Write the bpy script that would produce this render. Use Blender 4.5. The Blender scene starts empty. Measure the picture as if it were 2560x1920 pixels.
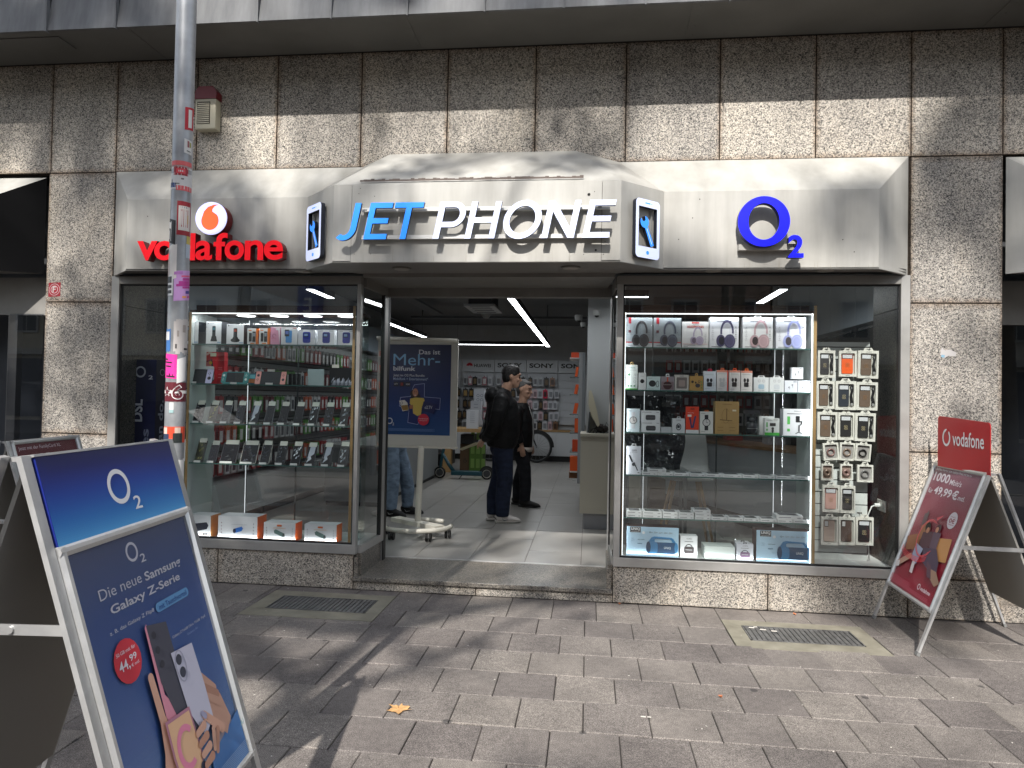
import bpy, math, random
from mathutils import Vector, Matrix, geometry
R = math.radians
rnd = random.Random(7)
sc = bpy.context.scene
COL = sc.collection

# ---------------------------------------------------------------- camera
CAMP = Vector((0.0, -5.4494, 1.6))
CR = Vector((0.99363, 0.11111, 0.01871)); CU = Vector((-0.01646, -0.02116, 0.99964)); CF = Vector((-0.11147, 0.99358, 0.01919))
cd = bpy.data.cameras.new('camera'); cam = bpy.data.objects.new('camera', cd); COL.objects.link(cam)
cd.sensor_width = 36.0; cd.lens = 24.0; cd.clip_start = 0.05; cd.clip_end = 500
mw = Matrix.Identity(4)
for i in range(3):
    mw[i][0] = CR[i]; mw[i][1] = CU[i]; mw[i][2] = -CF[i]; mw[i][3] = CAMP[i]
cam.matrix_world = mw
sc.camera = cam

# ---------------------------------------------------------------- light
SUN = Vector((0.115, 1.0, -0.897)).normalized()
w = bpy.data.worlds.new('World'); sc.world = w; w.use_nodes = True
nt = w.node_tree; bg = nt.nodes['Background']
sky = nt.nodes.new('ShaderNodeTexSky'); sky.sky_type = 'NISHITA'; sky.sun_disc = False
sky.sun_elevation = R(41.7); sky.sun_rotation = R(186.6)
hs = nt.nodes.new('ShaderNodeHueSaturation'); hs.inputs['Saturation'].default_value = .5      # sky desaturated so the shade stays neutral
nt.links.new(sky.outputs[0], hs.inputs['Color']); nt.links.new(hs.outputs[0], bg.inputs['Color']); bg.inputs['Strength'].default_value = 0.15
ld = bpy.data.lights.new('sun', 'SUN'); ld.energy = 3.7; ld.angle = R(0.65); ld.color = (1.0, 0.96, 0.91)
sun = bpy.data.objects.new('sun', ld); COL.objects.link(sun)
sun.rotation_euler = SUN.to_track_quat('-Z', 'Y').to_euler(); sun.location = (0, -10, 20)
sc.view_settings.view_transform = 'Standard'; sc.view_settings.look = 'None'
sc.view_settings.exposure = 0.9; sc.view_settings.gamma = 1.0; sc.view_settings.use_curve_mapping = False
sc.render.engine = 'CYCLES'
cy = sc.cycles
cy.use_denoising = True
cy.max_bounces = 8; cy.diffuse_bounces = 3; cy.glossy_bounces = 3; cy.transmission_bounces = 6; cy.transparent_max_bounces = 16
cy.caustics_reflective = False; cy.caustics_refractive = False; cy.sample_clamp_indirect = 4.0

# ---------------------------------------------------------------- pixel helpers
def _ray(x, y):
    return CR * ((x - 1280) / 1706.67) + CU * ((960 - y) / 1706.67) + CF
def at(x, y, Y=0.0):                   # a point of the photo carried on to the vertical plane y = Y
    d = _ray(x, y); t = (Y - CAMP.y) / d.y; return CAMP + d * t
def atz(x, y, z=0.0):
    d = _ray(x, y); t = (z - CAMP.z) / d.z; return CAMP + d * t
def L(u, v): return 240 + u * .3255, 680 + v * .3255
def RA(u, v): return 1520 + u * .25316, 700 + v * .25316
def RB(u, v): return 1520 + u * .25316, 1080 + v * .25316
def RC(u, v): return 1980 + u * .26221, 700 + v * .26221
def RD(u, v): return 1980 + u * .26221, 1100 + v * .26221

# ---------------------------------------------------------------- materials
MC = {}
def lin(c):
    return tuple(((x / 12.92) if x <= .04045 else ((x + .055) / 1.055) ** 2.4) for x in (v / 255 for v in c))
def nodes(m):
    m.use_nodes = True; n = m.node_tree.nodes; l = m.node_tree.links
    return n, l, n['Principled BSDF']
def flat(c, rough=.5, metal=0.0, emit=0.0, spec=.5, srgb=True):
    key = (tuple(c), rough, metal, emit, spec, srgb)
    if key in MC: return MC[key]
    m = bpy.data.materials.new('mat'); n, l, b = nodes(m)
    k = lin(c) if srgb else c
    b.inputs['Base Color'].default_value = (*k, 1); b.inputs['Roughness'].default_value = rough
    b.inputs['Metallic'].default_value = metal; b.inputs['Specular IOR Level'].default_value = spec
    if emit:
        b.inputs['Emission Color'].default_value = (*k, 1); b.inputs['Emission Strength'].default_value = emit
    MC[key] = m; return m
def noise(n, l, vec, scale, detail=3, rough=.55):
    t = n.new('ShaderNodeTexNoise'); t.inputs['Scale'].default_value = scale; t.inputs['Detail'].default_value = detail
    t.inputs['Roughness'].default_value = rough; l.new(vec, t.inputs['Vector']); return t
def ramp(n, l, fac, stops, interp='LINEAR'):
    r = n.new('ShaderNodeValToRGB'); r.color_ramp.interpolation = interp
    e = r.color_ramp.elements
    while len(e) < len(stops): e.new(.5)
    for k, (p, c) in zip(e, stops): k.position = p; k.color = (*c, 1) if len(c) == 3 else c
    l.new(fac, r.inputs[0]); return r
def mix(n, l, fac, a, b, mode='MIX'):
    m = n.new('ShaderNodeMix'); m.data_type = 'RGBA'; m.blend_type = mode
    for s, v in ((m.inputs[0], fac), (m.inputs[6], a), (m.inputs[7], b)):
        if hasattr(v, 'links') or hasattr(v, 'is_linked'): l.new(v, s)
        elif isinstance(v, (int, float)): s.default_value = v
        else: s.default_value = (*v, 1)
    return m.outputs[2]
def mth(n, l, op, a, b=0.0, clamp=False):
    m = n.new('ShaderNodeMath'); m.operation = op; m.use_clamp = clamp
    for s, v in ((m.inputs[0], a), (m.inputs[1], b)):
        if isinstance(v, (int, float)): s.default_value = v
        else: l.new(v, s)
    return m.outputs[0]
def bump(n, l, b, h, strength=.2, dist=.002):
    k = n.new('ShaderNodeBump'); k.inputs['Strength'].default_value = strength; k.inputs['Distance'].default_value = dist
    l.new(h, k.inputs['Height']); l.new(k.outputs[0], b.inputs['Normal'])
def pos(n):
    return n.new('ShaderNodeNewGeometry').outputs['Position']

def granite(name, tint=(1.13, 1.12, 1.10), stain=.6, rough=.65, gloss=.3):
    m = bpy.data.materials.new(name); n, l, b = nodes(m); p = pos(n)
    wob = noise(n, l, p, 120, 1, .5)
    pv = n.new('ShaderNodeVectorMath'); pv.operation = 'MULTIPLY_ADD'; l.new(wob.outputs['Color'], pv.inputs[0]); pv.inputs[1].default_value = (.006, .006, .006); l.new(p, pv.inputs[2])
    vo = n.new('ShaderNodeTexVoronoi'); vo.inputs['Scale'].default_value = 165; l.new(pv.outputs[0], vo.inputs['Vector'])
    sc_ = n.new('ShaderNodeSeparateColor'); l.new(vo.outputs['Color'], sc_.inputs[0]); a = vo
    base = ramp(n, l, sc_.outputs[0], [(0, (.055, .054, .054)), (.12, (.15, .147, .142)), (.27, (.26, .25, .235)), (.55, (.41, .395, .368)), (.86, (.51, .49, .455))], 'CONSTANT')
    v2 = n.new('ShaderNodeTexVoronoi'); v2.inputs['Scale'].default_value = 80; l.new(pv.outputs[0], v2.inputs['Vector'])
    s2_ = n.new('ShaderNodeSeparateColor'); l.new(v2.outputs['Color'], s2_.inputs[0])
    gr = ramp(n, l, s2_.outputs[1], [(0, (.62, .62, .63)), (.25, (1, 1, 1)), (1, (1.08, 1.06, 1.03))])
    c = mix(n, l, 1, base.outputs[0], gr.outputs[0], 'MULTIPLY')
    mpz = n.new('ShaderNodeMapping'); mpz.inputs['Scale'].default_value = (1, 1, .45); l.new(p, mpz.inputs[0]); big = noise(n, l, mpz.outputs[0], 2.4, 5, .62)
    bigr = ramp(n, l, big.outputs[0], [(.3, (.70, .69, .68)), (.5, (.97, .96, .94)), (.7, (1.14, 1.10, 1.03))])
    c = mix(n, l, 1.0, c, bigr.outputs[0], 'MULTIPLY')
    oi = n.new('ShaderNodeObjectInfo')
    orr = ramp(n, l, oi.outputs['Random'], [(0, (.84, .83, .83)), (.5, (1, .97, .94)), (1, (1.12, 1.09, 1.05))])
    c = mix(n, l, 1.0, c, orr.outputs[0], 'MULTIPLY')
    c = mix(n, l, 1.0, c, tint, 'MULTIPLY')
    if stain:                                                # brown weathering creeping in from the joints
        tc = n.new('ShaderNodeTexCoord'); s = n.new('ShaderNodeSeparateXYZ'); l.new(tc.outputs['Generated'], s.inputs[0])
        ex = mth(n, l, 'ABSOLUTE', mth(n, l, 'SUBTRACT', s.outputs[0], .5)); ez = mth(n, l, 'ABSOLUTE', mth(n, l, 'SUBTRACT', s.outputs[2], .5))
        e = mth(n, l, 'MAXIMUM', ex, ez)
        wn = noise(n, l, p, 14, 4, .65)
        e = mth(n, l, 'ADD', e, mth(n, l, 'MULTIPLY', mth(n, l, 'SUBTRACT', wn.outputs[0], .5), .09))
        f = ramp(n, l, e, [(.455, (0, 0, 0)), (.505, (1, 1, 1))])
        c = mix(n, l, mth(n, l, 'MULTIPLY', f.outputs[0], stain), c, mix(n, l, 1.0, c, (.50, .34, .21), 'MULTIPLY'))
    l.new(c, b.inputs['Base Color']); b.inputs['Roughness'].default_value = rough; b.inputs['Specular IOR Level'].default_value = gloss
    bump(n, l, b, sc_.outputs[0], .10, .001)
    return m
GRAN = granite('granite'); GRANP = granite('granite_plinth', (1.08, 1.07, 1.05), .3, .6)
GRANS = granite('granite_polished', (.60, .585, .56), 0, .38, .45)
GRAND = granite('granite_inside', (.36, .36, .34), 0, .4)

def paver_mat():
    m = bpy.data.materials.new('paver'); n, l, b = nodes(m); p = pos(n)
    a = noise(n, l, p, 260, 2, .6); bl = noise(n, l, p, 2.2, 5, .6); fine = noise(n, l, p, 28, 4, .6)
    c = ramp(n, l, a.outputs[0], [(.35, (.080, .074, .070)), (.5, (.165, .154, .145)), (.66, (.33, .312, .295))]).outputs[0]
    c = mix(n, l, 1, c, ramp(n, l, bl.outputs[0], [(.3, (.70, .68, .67)), (.7, (1.2, 1.17, 1.13))]).outputs[0], 'MULTIPLY')
    c = mix(n, l, 1, c, ramp(n, l, fine.outputs[0], [(.35, (.86, .86, .86)), (.6, (1.08, 1.08, 1.08))]).outputs[0], 'MULTIPLY')
    oi = n.new('ShaderNodeObjectInfo')
    c = mix(n, l, 1, c, ramp(n, l, oi.outputs['Random'], [(0, (.80, .77, .77)), (.5, (1, .97, .95)), (1, (1.18, 1.15, 1.1))]).outputs[0], 'MULTIPLY')
    vo = n.new('ShaderNodeTexVoronoi'); vo.inputs['Scale'].default_value = 3.1; l.new(p, vo.inputs['Vector'])
    sp = ramp(n, l, mth(n, l, 'ADD', vo.outputs['Distance'], mth(n, l, 'MULTIPLY', fine.outputs[0], .05)), [(.088, (1, 1, 1)), (.100, (0, 0, 0))])
    s = n.new('ShaderNodeSeparateColor'); l.new(vo.outputs['Color'], s.inputs[0])
    pick = mth(n, l, 'GREATER_THAN', s.outputs[0], .52)
    gum = mix(n, l, mth(n, l, 'GREATER_THAN', s.outputs[1], .70), (.035, .033, .033), (.25, .235, .22))
    c = mix(n, l, mth(n, l, 'MULTIPLY', mth(n, l, 'MULTIPLY', sp.outputs[0], pick), .72), c, gum)
    l.new(c, b.inputs['Base Color']); b.inputs['Roughness'].default_value = .72; b.inputs['Specular IOR Level'].default_value = .35
    bump(n, l, b, a.outputs[0], .35, .0015)
    return m
PAVER = paver_mat()

def worn(name, c1, c2, scale, rough, metal=0.0, bstr=.05, streak=False, spec=.5):
    m = bpy.data.materials.new(name); n, l, b = nodes(m); p = pos(n)
    v = p
    if streak:
        mp = n.new('ShaderNodeMapping'); mp.inputs['Scale'].default_value = (6, 6, .6); l.new(p, mp.inputs[0]); v = mp.outputs[0]
    a = noise(n, l, v, scale, 5, .6)
    c = ramp(n, l, a.outputs[0], [(.3, c1), (.7, c2)]).outputs[0]
    big = noise(n, l, p, 1.1, 5, .65); c = mix(n, l, 1, c, ramp(n, l, big.outputs[0], [(.32, (.86, .85, .83)), (.6, (1.04, 1.04, 1.04))]).outputs[0], 'MULTIPLY')
    l.new(c, b.inputs['Base Color'])
    rr = ramp(n, l, a.outputs[0], [(.3, (rough * .85,) * 3), (.7, (min(1, rough * 1.2),) * 3)])
    l.new(rr.outputs[0], b.inputs['Roughness']); b.inputs['Metallic'].default_value = metal; b.inputs['Specular IOR Level'].default_value = spec
    if bstr: bump(n, l, b, a.outputs[0], bstr, .003)
    return m
FASC = worn('fascia_paint', (.35, .34, .31), (.47, .46, .425), 1.1, .45, 0, .03, True)
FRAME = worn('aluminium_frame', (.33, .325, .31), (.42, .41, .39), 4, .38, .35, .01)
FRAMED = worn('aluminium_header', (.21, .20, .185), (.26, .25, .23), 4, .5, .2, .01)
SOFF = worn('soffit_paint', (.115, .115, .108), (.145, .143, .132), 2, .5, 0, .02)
ZINC = worn('zinc', (.085, .088, .092), (.20, .205, .21), 1.6, .6, .0, .08, True, .35)
CONC = worn('concrete', (.17, .155, .115), (.28, .26, .20), 6, .85, 0, .3)
DARK = flat((34, 30, 27), .9); BLACK = flat((12, 12, 13), .5); RUBBER = flat((22, 22, 22), .7)
SILVER = worn('anodised', (.50, .50, .50), (.62, .62, .61), 12, .33, .55, .01)
WHITEP = flat((215, 216, 214), .45); OAK = worn('oak_edge', (.36, .22, .09), (.44, .28, .12), 6, .5, 0, .02, True)
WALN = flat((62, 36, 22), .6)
def glassm(name='window_glass', tint=(.93, .96, .95), refl=1.0, rough=0.0):
    m = bpy.data.materials.new(name); n, l, b = nodes(m); n.remove(b); out = n['Material Output']
    f = n.new('ShaderNodeFresnel'); gm = n.new('ShaderNodeNewGeometry')      # a pane reflects alike from both faces
    l.new(mth(n, l, 'SUBTRACT', 1.5, mth(n, l, 'MULTIPLY', gm.outputs['Backfacing'], .8333)), f.inputs[0])
    t = n.new('ShaderNodeBsdfTransparent'); t.inputs[0].default_value = (*tint, 1)
    g = n.new('ShaderNodeBsdfGlossy'); g.inputs['Roughness'].default_value = rough
    x = n.new('ShaderNodeMixShader'); l.new(mth(n, l, 'MULTIPLY', f.outputs[0], refl, True), x.inputs[0])
    l.new(t.outputs[0], x.inputs[1]); l.new(g.outputs[0], x.inputs[2]); l.new(x.outputs[0], out.inputs[0])
    return m
GLASS = glassm('window_glass', (.86, .89, .88), 2.6); SHELFG = glassm('shelf_glass', (.86, .93, .91), 1.0); CLEAR = glassm('clear_plastic', (.93, .94, .94), .9)
GEDGE = flat((70, 104, 98), .2)
def led(col, e):
    m = bpy.data.materials.new('led'); n, l, b = nodes(m); b.inputs['Base Color'].default_value = (.8, .8, .8, 1)
    b.inputs['Emission Color'].default_value = (*col, 1); b.inputs['Emission Strength'].default_value = e; return m

# ---------------------------------------------------------------- mesh helpers
class MB:
    def __init__(s): s.v = []; s.f = []; s.m = []
    def poly(s, pts, m=0):
        i = len(s.v); s.v += [tuple(p) for p in pts]; s.f.append(tuple(range(i, i + len(pts)))); s.m.append(m)
    def box(s, x0, x1, y0, y1, z0, z1, m=0):
        i = len(s.v)
        s.v += [(x0, y0, z0), (x1, y0, z0), (x1, y1, z0), (x0, y1, z0), (x0, y0, z1), (x1, y0, z1), (x1, y1, z1), (x0, y1, z1)]
        for q in ((0, 3, 2, 1), (4, 5, 6, 7), (0, 1, 5, 4), (1, 2, 6, 5), (2, 3, 7, 6), (3, 0, 4, 7)): s.f.append(tuple(i + k for k in q)); s.m.append(m)
    def obox(s, o, a, b, c, m=0):          # o corner, three edge vectors
        o, a, b, c = map(Vector, (o, a, b, c)); i = len(s.v)
        s.v += [tuple(p) for p in (o, o + a, o + a + b, o + b, o + c, o + a + c, o + a + b + c, o + b + c)]
        fl = a.cross(b).dot(c) < 0
        for q in ((0, 3, 2, 1), (4, 5, 6, 7), (0, 1, 5, 4), (1, 2, 6, 5), (2, 3, 7, 6), (3, 0, 4, 7)):
            s.f.append(tuple(i + k for k in (reversed(q) if fl else q))); s.m.append(m)
    def loft(s, pts, rad, n=10, m=0, cap=True, ref=None, closed=False):
        pts = [Vector(p) for p in pts]; rings = []
        for k, p in enumerate(pts):
            if closed: t = pts[(k + 1) % len(pts)] - pts[k - 1]
            else: t = (pts[min(k + 1, len(pts) - 1)] - pts[max(k - 1, 0)])
            t.normalize(); rf = Vector(ref) if ref else (Vector((0, 0, 1)) if abs(t.z) < .9 else Vector((0, 1, 0)))
            a = rf - t * rf.dot(t); a.normalize(); b = t.cross(a)
            r = rad[k] if isinstance(rad, (list, tuple)) else rad
            ra, rb = r if isinstance(r, (list, tuple)) else (r, r)
            i = len(s.v); rings.append(i)
            for q in range(n):
                g = 2 * math.pi * q / n; s.v.append(tuple(p + a * (ra * math.cos(g)) + b * (rb * math.sin(g))))
        nr = len(rings)
        for k in range(nr if closed else nr - 1):
            i, j = rings[k], rings[(k + 1) % nr]
            for q in range(n): s.f.append((i + q, i + (q + 1) % n, j + (q + 1) % n, j + q)); s.m.append(m)
        if cap and not closed:
            s.f.append(tuple(rings[0] + q for q in reversed(range(n)))); s.m.append(m)
            s.f.append(tuple(rings[-1] + q for q in range(n))); s.m.append(m)
    def cyl(s, a, b, r, n=12, m=0): s.loft([a, b], r, n, m)
    def ell(s, c, r, n=12, k=8, m=0, rot=None):
        c = Vector(c); i = len(s.v); rx, ry, rz = r if isinstance(r, (tuple, list)) else (r, r, r)
        def P(a, b):
            p = Vector((rx * math.sin(a) * math.cos(b), ry * math.sin(a) * math.sin(b), rz * math.cos(a)))
            if rot: p = rot @ p
            return tuple(c + p)
        s.v.append(P(0, 0)); s.v.append(P(math.pi, 0))
        for u in range(1, k):
            for q in range(n): s.v.append(P(math.pi * u / k, 2 * math.pi * q / n))
        for q in range(n):
            s.f.append((i, i + 2 + q, i + 2 + (q + 1) % n)); s.m.append(m)
            e = i + 2 + (k - 2) * n; s.f.append((i + 1, e + (q + 1) % n, e + q)); s.m.append(m)
            for u in range(k - 2):
                a = i + 2 + u * n; s.f.append((a + q, a + n + q, a + n + (q + 1) % n, a + (q + 1) % n)); s.m.append(m)
    def prism(s, loops, O, U, V, N, d, m=0, ms=None, back=True):  # loops: [outer, hole, ...] of 2D points
        O, U, V, N = map(Vector, (O, U, V, N)); ms = m if ms is None else ms
        tri = geometry.tessellate_polygon([[Vector((p[0], p[1], 0)) for p in lp] for lp in loops])
        fl = [p for lp in loops for p in lp]; i = len(s.v)
        s.v += [tuple(O + U * p[0] + V * p[1] + N * d) for p in fl]
        ref = U.cross(V).dot(N) > 0
        for t in tri:
            a, b, c = (fl[k] for k in t)
            ccw = (b[0] - a[0]) * (c[1] - a[1]) - (b[1] - a[1]) * (c[0] - a[0]) > 0
            t = t if ccw == ref else tuple(reversed(t)); s.f.append(tuple(i + k for k in t)); s.m.append(m)
        if d:
            j = len(s.v); s.v += [tuple(O + U * p[0] + V * p[1]) for p in fl]
            o = 0
            for lp in loops:
                n = len(lp)
                for q in range(n):
                    a, b = o + q, o + (q + 1) % n; s.f.append((i + a, i + b, j + b, j + a)); s.m.append(ms)
                o += n
            if back:
                for t in tri: s.f.append(tuple(j + k for k in t)); s.m.append(ms)
    def mesh(s, name, mats, smooth=False):
        me = bpy.data.meshes.new(name); me.from_pydata(s.v, [], s.f)
        for x in (mats if isinstance(mats, (list, tuple)) else [mats]): me.materials.append(x)
        me.polygons.foreach_set('material_index', s.m)
        if smooth: me.polygons.foreach_set('use_smooth', [True] * len(s.f))
        me.update(); return me
    def build(s, name, mats, parent=None, smooth=False, bevel=0):
        o = bpy.data.objects.new(name, s.mesh(name, mats, smooth)); COL.objects.link(o)
        if parent: o.parent = parent; o.matrix_parent_inverse = PINV.get(parent.name, Matrix.Identity(4))
        if bevel:
            b = o.modifiers.new('edge', 'BEVEL'); b.width = bevel; b.segments = 2; b.limit_method = 'ANGLE'
        return o
PINV = {}
def tag(o, label=None, cat=None, group=None, kind=None):
    if label: o['label'] = label
    if cat: o['category'] = cat
    if group: o['group'] = group
    if kind: o['kind'] = kind
    return o
def thing(name, label, cat, loc=(0, 0, 0), group=None, kind=None):   # an Empty at the thing's base; its parts are given in world coordinates
    o = bpy.data.objects.new(name, None); COL.objects.link(o); o.location = loc; o.empty_display_size = .1
    PINV[o.name] = Matrix.Translation(-Vector(loc))
    return tag(o, label, cat, group, kind)
def bx(name, x0, x1, y0, y1, z0, z1, mat, parent=None, bevel=0):
    m = MB(); m.box(min(x0, x1), max(x0, x1), min(y0, y1), max(y0, y1), min(z0, z1), max(z0, z1)); return m.build(name, mat, parent, bevel=bevel)
def rrect(x0, y0, x1, y1, r, n=5):
    out = []
    for cx_, cy_, a in ((x1 - r, y0 + r, -90), (x1 - r, y1 - r, 0), (x0 + r, y1 - r, 90), (x0 + r, y0 + r, 180)):
        for k in range(n + 1):
            g = R(a + 90 * k / n); out.append((cx_ + r * math.cos(g), cy_ + r * math.sin(g)))
    return out
def arc(cx_, cy_, rx, ry, a0, a1, n):
    return [(cx_ + rx * math.cos(R(a0 + (a1 - a0) * k / n)), cy_ + ry * math.sin(R(a0 + (a1 - a0) * k / n))) for k in range(n + 1)]

TXT = {}
def text_geo(s, bold=0.0, shear=0.0, res=3):
    key = (s, bold, shear, res)
    if key in TXT: return TXT[key]
    c = bpy.data.curves.new('t', 'FONT'); c.body = s; c.offset = bold; c.shear = shear; c.resolution_u = res; c.fill_mode = 'FRONT'
    o = bpy.data.objects.new('t', c); me = o.to_mesh()
    vs = [(v.co.x, v.co.y) for v in me.vertices]; fs = [tuple(p.vertices) for p in me.polygons]
    o.to_mesh_clear(); bpy.data.objects.remove(o); bpy.data.curves.remove(c)
    x0 = min(p[0] for p in vs); x1 = max(p[0] for p in vs); y0 = min(p[1] for p in vs); y1 = max(p[1] for p in vs)
    TXT[key] = (vs, fs, (x0, y0, x1, y1)); return TXT[key]

class Print:                               # flat print in 0..1 coordinates of a face; later layers lie a hair above earlier ones
    def __init__(s, O, U, V, N=None, lift=.0005):
        s.O, s.U, s.V = Vector(O), Vector(U), Vector(V)
        s.N = Vector(N).normalized() if N is not None else s.U.cross(s.V).normalized()
        s.mb = MB(); s.mats = []; s.k = 1; s.lift = lift; s.asp = s.V.length / s.U.length
    def mi(s, c):
        m = c if isinstance(c, bpy.types.Material) else flat(c, .45)
        if m not in s.mats: s.mats.append(m)
        return s.mats.index(m)
    def P(s, u, v): return s.O + s.U * u + s.V * v + s.N * (s.lift * s.k)
    def poly(s, pts, c, nxt=True):
        pr = geometry.tessellate_polygon([[Vector((p[0], p[1], 0)) for p in pts]])
        i = len(s.mb.v); s.mb.v += [tuple(s.P(*p)) for p in pts]; m = s.mi(c)
        for t in pr: s.mb.f.append(tuple(i + k for k in t)); s.mb.m.append(m)
        if nxt: s.k += 1
    def rect(s, u0, v0, u1, v1, c, nxt=True): s.poly([(u0, v0), (u1, v0), (u1, v1), (u0, v1)], c, nxt)
    def rr(s, u0, v0, u1, v1, r, c): s.poly([(p[0], p[1] / s.asp * 1) for p in rrect(u0, v0 * s.asp, u1, v1 * s.asp, r)], c)
    def ell(s, cu, cv, ru, c, rv=None, n=18): s.poly([(cu + ru * math.cos(2 * math.pi * k / n), cv + (rv or ru / s.asp) * math.sin(2 * math.pi * k / n)) for k in range(n)], c)
    def ring(s, cu, cv, ru, t, c, a0=0, a1=360, rv=None, n=20, tv=None):
        rv = rv or ru / s.asp; tv = tv or t / s.asp; m = s.mi(c)
        o = arc(cu, cv, ru, rv, a0, a1, n); q = arc(cu, cv, ru - t, rv - tv, a0, a1, n); i = len(s.mb.v)
        s.mb.v += [tuple(s.P(*p)) for p in o + q]
        for k in range(n): s.mb.f.append((i + k, i + k + 1, i + n + 2 + k, i + n + 1 + k)); s.mb.m.append(m)
        s.k += 1
    def grad(s, u0, v0, u1, v1, stops, n=28):
        for k in range(n):
            f = (k + .5) / n; 
            for (a, ca), (b, cb) in zip(stops, stops[1:]):
                if a <= f <= b: g = (f - a) / (b - a); c = tuple(int(ca[j] + (cb[j] - ca[j]) * g) for j in range(3)); break
            s.rect(u0, v0 + (v1 - v0) * k / n, u1, v0 + (v1 - v0) * (k + 1) / n, c, False)
        s.k += 1
    def text(s, t, u0, v0, u1, v1, c, bold=0.0, shear=0.0, rot=0):   # fitted into the box; rot in degrees turns the line of text
        vs, fs, (x0, y0, x1, y1) = text_geo(t, bold, shear); m = s.mi(c); i = len(s.mb.v)
        for x, y in vs:
            a, b = (x - x0) / (x1 - x0), (y - y0) / (y1 - y0)
            if rot == 90: a, b = 1 - b, a
            s.mb.v.append(tuple(s.P(u0 + (u1 - u0) * a, v0 + (v1 - v0) * b)))
        for q in fs: s.mb.f.append(tuple(i + k for k in q)); s.mb.m.append(m)
        s.k += 1
    def build(s, name='print', parent=None): return s.mb.build(name, s.mats, parent)
# ================================================================ ground
def struct(o, name=None):
    o['kind'] = 'structure'; return o
CRACK = flat((30, 26, 23), .95)
g = thing('pavement', None, None, (0, 0, 0)); g['kind'] = 'structure'
bx('paving_bed', -14, 14, -7.2, 0.0, -.10, -.012, CRACK, g)
rows = [0.0, -.470, -.802, -1.134, -1.466, -1.796, -2.124, -2.452, -2.78, -3.108]
tile_me = {}
def tile_mesh(wd, dp):
    k = (round(wd, 4), round(dp, 4))
    if k not in tile_me:
        m = MB(); b = .004; h = -.012
        m.box(0, wd, 0, dp, h, -b, 0)
        i = len(m.v); m.v = m.v[:4] + [(0, 0, -b), (wd, 0, -b), (wd, dp, -b), (0, dp, -b), (b, b, 0), (wd - b, b, 0), (wd - b, dp - b, 0), (b, dp - b, 0)]
        m.f = [q for q in m.f if q != (4, 5, 6, 7)]; m.m = m.m[:len(m.f)]
        for q in ((4, 5, 9, 8), (5, 6, 10, 9), (6, 7, 11, 10), (7, 4, 8, 11), (8, 9, 10, 11)): m.f.append(q); m.m.append(0)
        tile_me[k] = m.mesh('paving_slab', PAVER)
    return tile_me[k]
GL = (-2.49, -.742, -1.49, -.126); GR = (.99, -.84, 1.96, -.272)      # concrete surrounds of the two light wells
def cutx(x0, x1, y0, y1):
    segs = [(x0, x1)]
    for (a, b, c, d) in (GL, GR):
        if y0 < d - .05 and y1 > b + .05:
            out = []
            for (p, q) in segs:
                if q <= a or p >= c: out.append((p, q))
                else:
                    if a - p > .03: out.append((p, a))
                    if q - c > .03: out.append((c, q))
            segs = out
    return segs
for r in range(len(rows) - 1):
    y1, y0 = rows[r], rows[r + 1]; off = -.985 if r % 2 == 1 else -.814
    if r == 0: off = -.90
    k0 = -9
    for k in range(k0, 13):
        xa = off + .3285 * k; xb = xa + .3285
        if xb < -3.75 or xa > 3.75: continue
        for (p, q) in cutx(xa, xb, y0, y1):
            yy0, yy1 = y0, y1
            for (a, b, c, d) in (GL, GR):                       # a surround that eats part of the row
                if p < c - .01 and q > a + .01:
                    if yy1 > d > yy0 + .02 and not (y0 < d - .05 and y1 > b + .05): yy0 = d
            j = .0022
            o = bpy.data.objects.new('paving_slab', tile_mesh(q - p - 2 * j, yy1 - yy0 - 2 * j)); COL.objects.link(o); o.parent = g
            o.location = (p + j, yy0 + j, rnd.uniform(-.002, .002)); o.rotation_euler = (rnd.uniform(-.004, .004), rnd.uniform(-.004, .004), rnd.uniform(-.004, .004))
# small pieces between the surrounds and the row joints
for (a, b, c, d), ys in ((GL, [(-.126, 0.0), (-.802, -.742)]), (GR, [(-.272, 0.0), (-1.134, -.84)])):
    for (ya, yb) in ys:
        nn = 3
        for k in range(nn):
            wd = (c - a) / nn; j = .0022
            o = bpy.data.objects.new('paving_slab', tile_mesh(wd - 2 * j, yb - ya - 2 * j)); COL.objects.link(o); o.parent = g
            o.location = (a + wd * k + j, ya + j, 0)
# slabs beyond those that can be picked apart
far = MB()
def slab_far(x0, x1, y0, y1): far.box(x0 + .0022, x1 - .0022, y0 + .0022, y1 - .0022, -.012, 0)
for r in range(22):
    y1 = 0 - .3285 * r; y0 = y1 - .3285
    if r < 9: y1, y0 = rows[r], rows[r + 1]
    else: y1 = rows[9] - .3285 * (r - 9); y0 = y1 - .3285
    off = -.985 if r % 2 == 1 else -.814
    if r == 0: off = -.90
    for k in range(-36, 40):
        xa = off + .3285 * k; xb = xa + .3285
        if r < 9 and not (xb < -3.75 or xa > 3.75): continue
        if -13 < xa and xb < 13 and y0 > -7.15: slab_far(xa, xb, y0, y1)
o = far.build('distant_slabs', PAVER, g); o['kind'] = 'stuff'

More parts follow.
